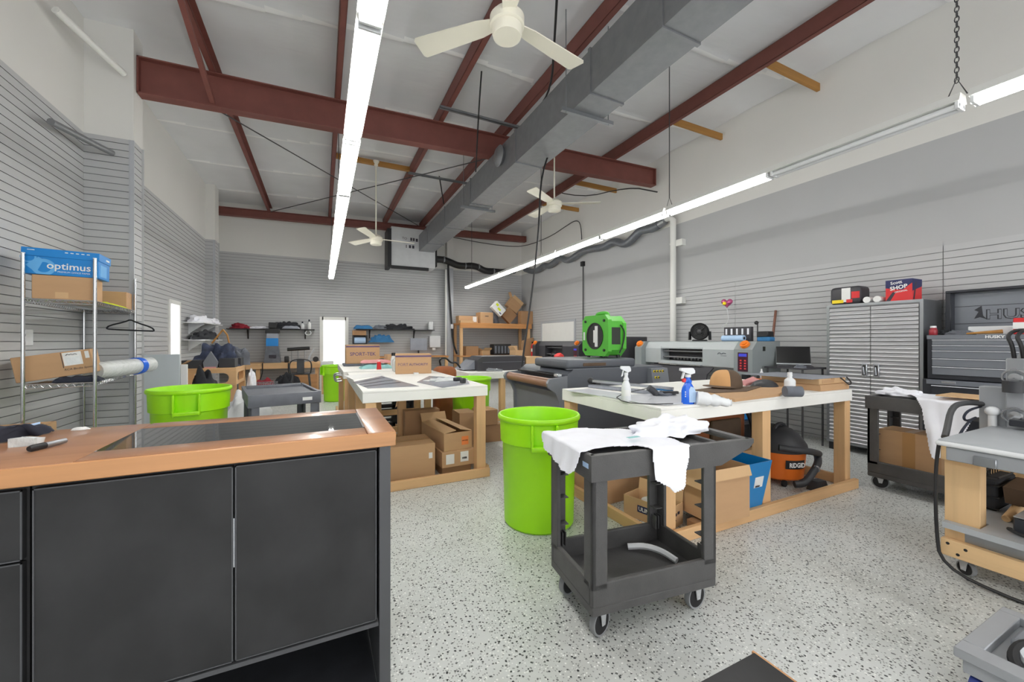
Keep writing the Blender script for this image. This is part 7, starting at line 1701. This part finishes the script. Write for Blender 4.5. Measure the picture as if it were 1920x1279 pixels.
# metal chair stool
sx, sy = -0.43, 10.35; sh = 0.60
t = thing('metal_chair', 'dark metal high chair with a flat back plate in front of the back bench', 'chair', (sx, sy, 0))
mb = MB().use('vac_black').box(sx - 0.2, sx + 0.2, sy - 0.18, sy + 0.2, sh - 0.03, sh, 0.012, 2); mb.build('seat', None, t)
mb = MB().use('vac_black').box(sx - 0.075, sx + 0.075, sy - 0.205, sy - 0.19, sh, sh + 0.33, 0.006); mb.build('back_plate', None, t)
mb = MB().use('vac_black').tube([(sx - 0.2, sy - 0.18, sh), (sx - 0.23, sy - 0.195, sh + 0.18), (sx - 0.19, sy - 0.2, sh + 0.30), (sx, sy - 0.2, sh + 0.335), (sx + 0.19, sy - 0.2, sh + 0.30), (sx + 0.23, sy - 0.195, sh + 0.18), (sx + 0.2, sy - 0.18, sh)], 0.014, 8, smooth=2); mb.build('back_frame', None, t)
for a in (-1, 1):
    for b_ in (-1, 1):
        mb = MB().use('vac_black').beam((sx + a * 0.16, sy + b_ * 0.15, sh - 0.02), (sx + a * 0.22, sy + b_ * 0.21, 0.0), 0.05, 0.035); mb.build('leg', None, t, smooth=False)
for b_ in (-1, 1): mb = MB().use('vac_black').cyl((sx - 0.2, sy + b_ * 0.19, 0.22), (sx + 0.2, sy + b_ * 0.19, 0.22), 0.01, n=8); mb.build('foot_rail', None, t)
mb = MB().use('wood_edge').box(-0.62, -0.1, 11.1, 11.2, 0.0, 0.5); tag(mb.build('plywood_board', smooth=False), 'plywood board leaning behind the dark metal chair', 'board')

# shelves on the left wall near the corner, with cloth
wall_shelf('white shelf with bright towels, upper of the two beside the narrow door', XL + 0.001, XL + 0.32, 9.25, 10.8, 1.70, 'plastic_white', (9.6, 10.5), dirx=True, group='white shelves by the narrow door')
wall_shelf('white shelf with black garments, lower of the two beside the narrow door', XL + 0.001, XL + 0.32, 9.25, 10.8, 1.37, 'plastic_white', (9.6, 10.5), dirx=True, group='white shelves by the narrow door')
heap('towel_pile', 'pile of white towels along the upper white shelf', 'towels', (XL + 0.18, 9.65, 1.7005), (0.14, 0.42, 0.13), 'cloth_white', 81, 0.9)
heap('towel_pile', 'white towels drooping at the pier end of the upper white shelf', 'towels', (XL + 0.19, 10.4, 1.7005), (0.15, 0.4, 0.10), 'cloth_white', 82, 1.2)
heap('black_garments', 'black garments spread along the lower white shelf', 'garments', (XL + 0.18, 10.0, 1.3705), (0.15, 0.78, 0.15), 'cloth_black', 83, 0.9)
# plywood table with boxes and jacket
X0, X1, Y0, Y1 = -2.12, -1.27, 7.85, 8.75; H = 0.9
t = thing('plywood_table', 'plywood work table with routed oval openings near the narrow door', 'table', (-1.7, 8.3, 0))
mb = MB().use('lumber_x').box(X0, X1, Y0, Y1, H - 0.03, H, 0.003); mb.build('table_top', None, t)
def ply_panel(axis, c, u0, u1, z0, z1, o):
    """frame panel with a stadium shaped opening"""
    n = 28; mid = ((u0 + u1) / 2, (z0 + z1) / 2); hw = (u1 - u0) / 2 - 0.1; hh = (z1 - z0) / 2 - 0.05; vs = []; fs = []
    for d in (0.0, 0.03):
        for k in range(n):
            a = 2 * PI * k / n; ca, sa = math.cos(a), math.sin(a)
            e = (mid[0] + max(-1, min(1, ca * 1.6)) * (u1 - u0) / 2, mid[1] + max(-1, min(1, sa * 1.6)) * (z1 - z0) / 2)
            i = (mid[0] + (hw - hh) * (1 if ca > 0.01 else -1 if ca < -0.01 else 0) + hh * ca, mid[1] + hh * sa)
            for q in (e, i): vs.append((q[0], c + d, q[1]) if axis == 'y' else (c + d, q[0], q[1]))
    for k in range(n):
        j = (k + 1) % n; A_ = [2 * k, 2 * j, 2 * j + 1, 2 * k + 1]; fs.append(A_); fs.append([v + 2 * n for v in A_[::-1]]); fs.append([2 * k + 1, 2 * j + 1, 2 * j + 1 + 2 * n, 2 * k + 1 + 2 * n]); fs.append([2 * j, 2 * k, 2 * k + 2 * n, 2 * j + 2 * n])
    return MB().use('lumber_x').add(vs, fs)
ply_panel('y', Y0, X0, X1, 0.60, H - 0.031, 0).build('front_panel', None, t, smooth=False)
ply_panel('x', X1 - 0.03, Y0 + 0.031, Y1, 0.62, H - 0.031, 0).build('side_panel', None, t, smooth=False)
for x in (X0, X1 - 0.1):
    for y in (Y0 + 0.0, Y1 - 0.06): mb = MB().use('lumber_z').box(x, x + 0.1, y + (0.031 if y == Y0 else 0), y + 0.06, 0.0, 0.6 if y == Y0 else 0.86, 0.002); mb.build('leg', None, t, smooth=False)
mb = MB().use('lumber_x').box(X0, X1, Y0, Y0 + 0.05, 0.05, 0.2, 0.002); mb.build('base_rail', None, t, smooth=False)
for (a, b_, y0, y1, h_, lab) in ((-2.0, -1.74, 7.9, 8.15, 0.13, 'black box at the wall side of the plywood table'), (-1.52, -1.30, 7.92, 8.2, 0.15, 'black box at the aisle corner of the plywood table'), (-1.42, -1.28, 8.35, 8.6, 0.14, 'small black box behind the aisle corner one')):
    mb = MB().use('vac_black').box(a, b_, y0, y1, H + 0.0005, H + h_, 0.004); tag(mb.build('black_box'), lab, 'box', 'black boxes on the plywood table')
mb = MB().use('machine_mid').prism([(-1.71, H + 0.0005), (-1.54, H + 0.0005), (-1.525, H + 0.09), (-1.625, H + 0.27), (-1.725, H + 0.09)], 'y', 7.9, 7.96); tag(mb.build('grey_plaque', smooth=False), 'grey pentagon shaped plaque standing between the black boxes', 'plaque')
mb = MB().use('cloth_pink').box(-1.7, -1.55, 7.87, 7.895, H + 0.0005, H + 0.02); tag(mb.build('pink_cloth', smooth=False), 'pink strip at the foot of the grey plaque', 'cloth')
heap('jacket_pile', 'dark blue jacket thrown over the boxes on the plywood table', 'jacket', (-1.63, 8.36, H + 0.0005), (0.31, 0.2, 0.34), 'jacket_blue', 91, 1.3, nu=40, nv=22)
heap('jacket_pile', 'grey lined jacket lying at the back of the plywood table', 'jacket', (-1.36, 8.68, H + 0.0005), (0.18, 0.06, 0.3), 'cloth_grey', 92, 0.9)
mb = MB().use('joist').tube([(-1.72, 8.45, H + 0.40), (-1.62, 8.45, H + 0.55), (-1.56, 8.45, H + 0.64)], 0.014, 8); mb.tube([(-1.56, 8.45, H + 0.64), (-1.5, 8.45, H + 0.55), (-1.47, 8.45, H + 0.4)], 0.014, 8); tag(mb.build('wooden_hanger'), 'wooden hanger sticking up from the dark blue jacket', 'hanger')
carton('open brown carton on the floor behind the grey panel, flap up', (-2.13, 7.66, 0.0), (0.26, 0.24, 0.92), 0, m='card', open_=True, flaps=(('x', 0.2, 35),))
heap('hoodie_pile', 'dark grey hooded jacket draped in front of the plywood table', 'jacket', (-1.64, 7.60, 0.0), (0.24, 0.15, 0.86), 'cloth_black', 93, 0.5, nu=36, nv=22)
mb = MB().use('paper').box(-1.835, -1.755, 7.21, 7.235, 0.0, 1.0, 0.004); tag(mb.build('white_board'), 'narrow white board beside the grey panel', 'board')
heap('plastic_sack', 'white plastic sack slumped beside the plywood table', 'sack', (-1.02, 7.2, 0.0), (0.33, 0.28, 0.52), 'plastic_white', 94, 0.8, nu=36, nv=20)
heap('pink_cloth', 'pale pink cloth hanging from the side of the plywood table', 'cloth', (-1.14, 8.5, 0.42), (0.07, 0.16, 0.36), 'cloth_white', 95, 0.7)
# around the glazed door
t = thing('roll_dispenser', 'black dispenser with a white roll on the back wall right beside the bright door', 'dispenser', (0.98, 11.95, 1.2))
mb = MB().use('black').box(0.78, 1.16, 12.0, 12.08, 1.26, 1.5, 0.01); mb.box(1.13, 1.16, 11.8, 12.0, 1.26, 1.5); mb.box(0.78, 0.81, 11.8, 12.0, 1.26, 1.5); mb.build('holder', None, t)
mb = MB().use('label_blue').cyl((0.82, 11.88, 1.36), (1.12, 11.88, 1.36), 0.085, n=20); mb.build('roll', None, t)
carton('small brown carton on top of the roll dispenser', (0.96, 11.96, 1.5005), (0.36, 0.16, 0.14), 0, m='card_dark', tape=None)
t = thing('electric_box', 'cream electrical box on the back wall by the pier', 'electrical box', (3.2, 12.0, 1.15))
mb = MB().use('plastic_white').box(2.98, 3.32, 11.98, 12.085, 1.14, 1.5, 0.01); mb.build('enclosure', None, t)
mb = MB().use('paper').box(3.06, 3.16, 11.97, 12.05, 1.06, 1.13); mb.build('junction', None, t, smooth=False)
t = thing('monitor', 'grey flat screen standing below the bracket shelf', 'screen', (2.6, 11.8, 0.9))
mb = MB().use('film').box(2.36, 2.86, 11.80, 11.83, 1.06, 1.42, 0.004); mb.build('panel', None, t)
mb = MB().use('black').box(2.55, 2.67, 11.75, 11.9, 0.9, 0.92); mb.box(2.59, 2.63, 11.832, 11.86, 0.92, 1.2); mb.build('foot', None, t, smooth=False)
mb = MB().use('shelf_wood').box(1.0, 3.45, 11.5, 12.06, 0.86, 0.899, 0.004); t = thing('side_bench', 'timber bench along the back wall below the bracket shelf', 'bench', (2.2, 11.8, 0)); mb.build('bench_top', None, t)
for x in (1.05, 3.35): mb = MB().use('lumber_z').box(x, x + 0.08, 11.55, 11.63, 0, 0.8595); mb.build('leg', None, t, smooth=False)
for k, (x, lab) in enumerate(((0.235, 'silver clamp on the second white table edge, nearer the film sheets'), (0.235, 'silver clamp on the second white table edge, nearer the bright door'))):
    yk = 6.25 + 0.35 * k; mb = MB().use('steel').tube([(x + 0.03, yk, 0.84), (x - 0.05, yk, 0.85), (x - 0.07, yk, 0.80), (x - 0.05, yk, 0.75), (x + 0.03, yk, 0.76)], 0.012, 8, smooth=2); tag(mb.build('table_clamp'), lab, 'clamp', 'clamps on the table edge')
# ================================================================ CAMERA, WORLD, LIGHT
cam = bpy.data.cameras.new('camera'); co = bpy.data.objects.new('camera', cam); COL.objects.link(co)
cam.sensor_width = 36.0; cam.lens = FPX / 1920 * 36.0; cam.clip_start = 0.02
co.location = (0, 0, EYE); co.rotation_euler = (PI / 2, 0, -YAW)
scene.camera = co
w = bpy.data.worlds.new('daylight'); scene.world = w; w.use_nodes = True
bg = w.node_tree.nodes['Background']; bg.inputs['Color'].default_value = (0.97, 0.985, 1.0, 1); bg.inputs['Strength'].default_value = 3.0
scene.view_settings.view_transform = 'Standard'; scene.view_settings.look = 'None'
scene.view_settings.gamma = 1.0; scene.view_settings.use_curve_mapping = False
scene.view_settings.exposure = 0.2
scene.cycles.max_bounces = 8; scene.cycles.diffuse_bounces = 5; scene.cycles.glossy_bounces = 4; scene.cycles.transparent_max_bounces = 8
scene.cycles.sample_clamp_indirect = 6.0
scene.cycles.use_denoising = True
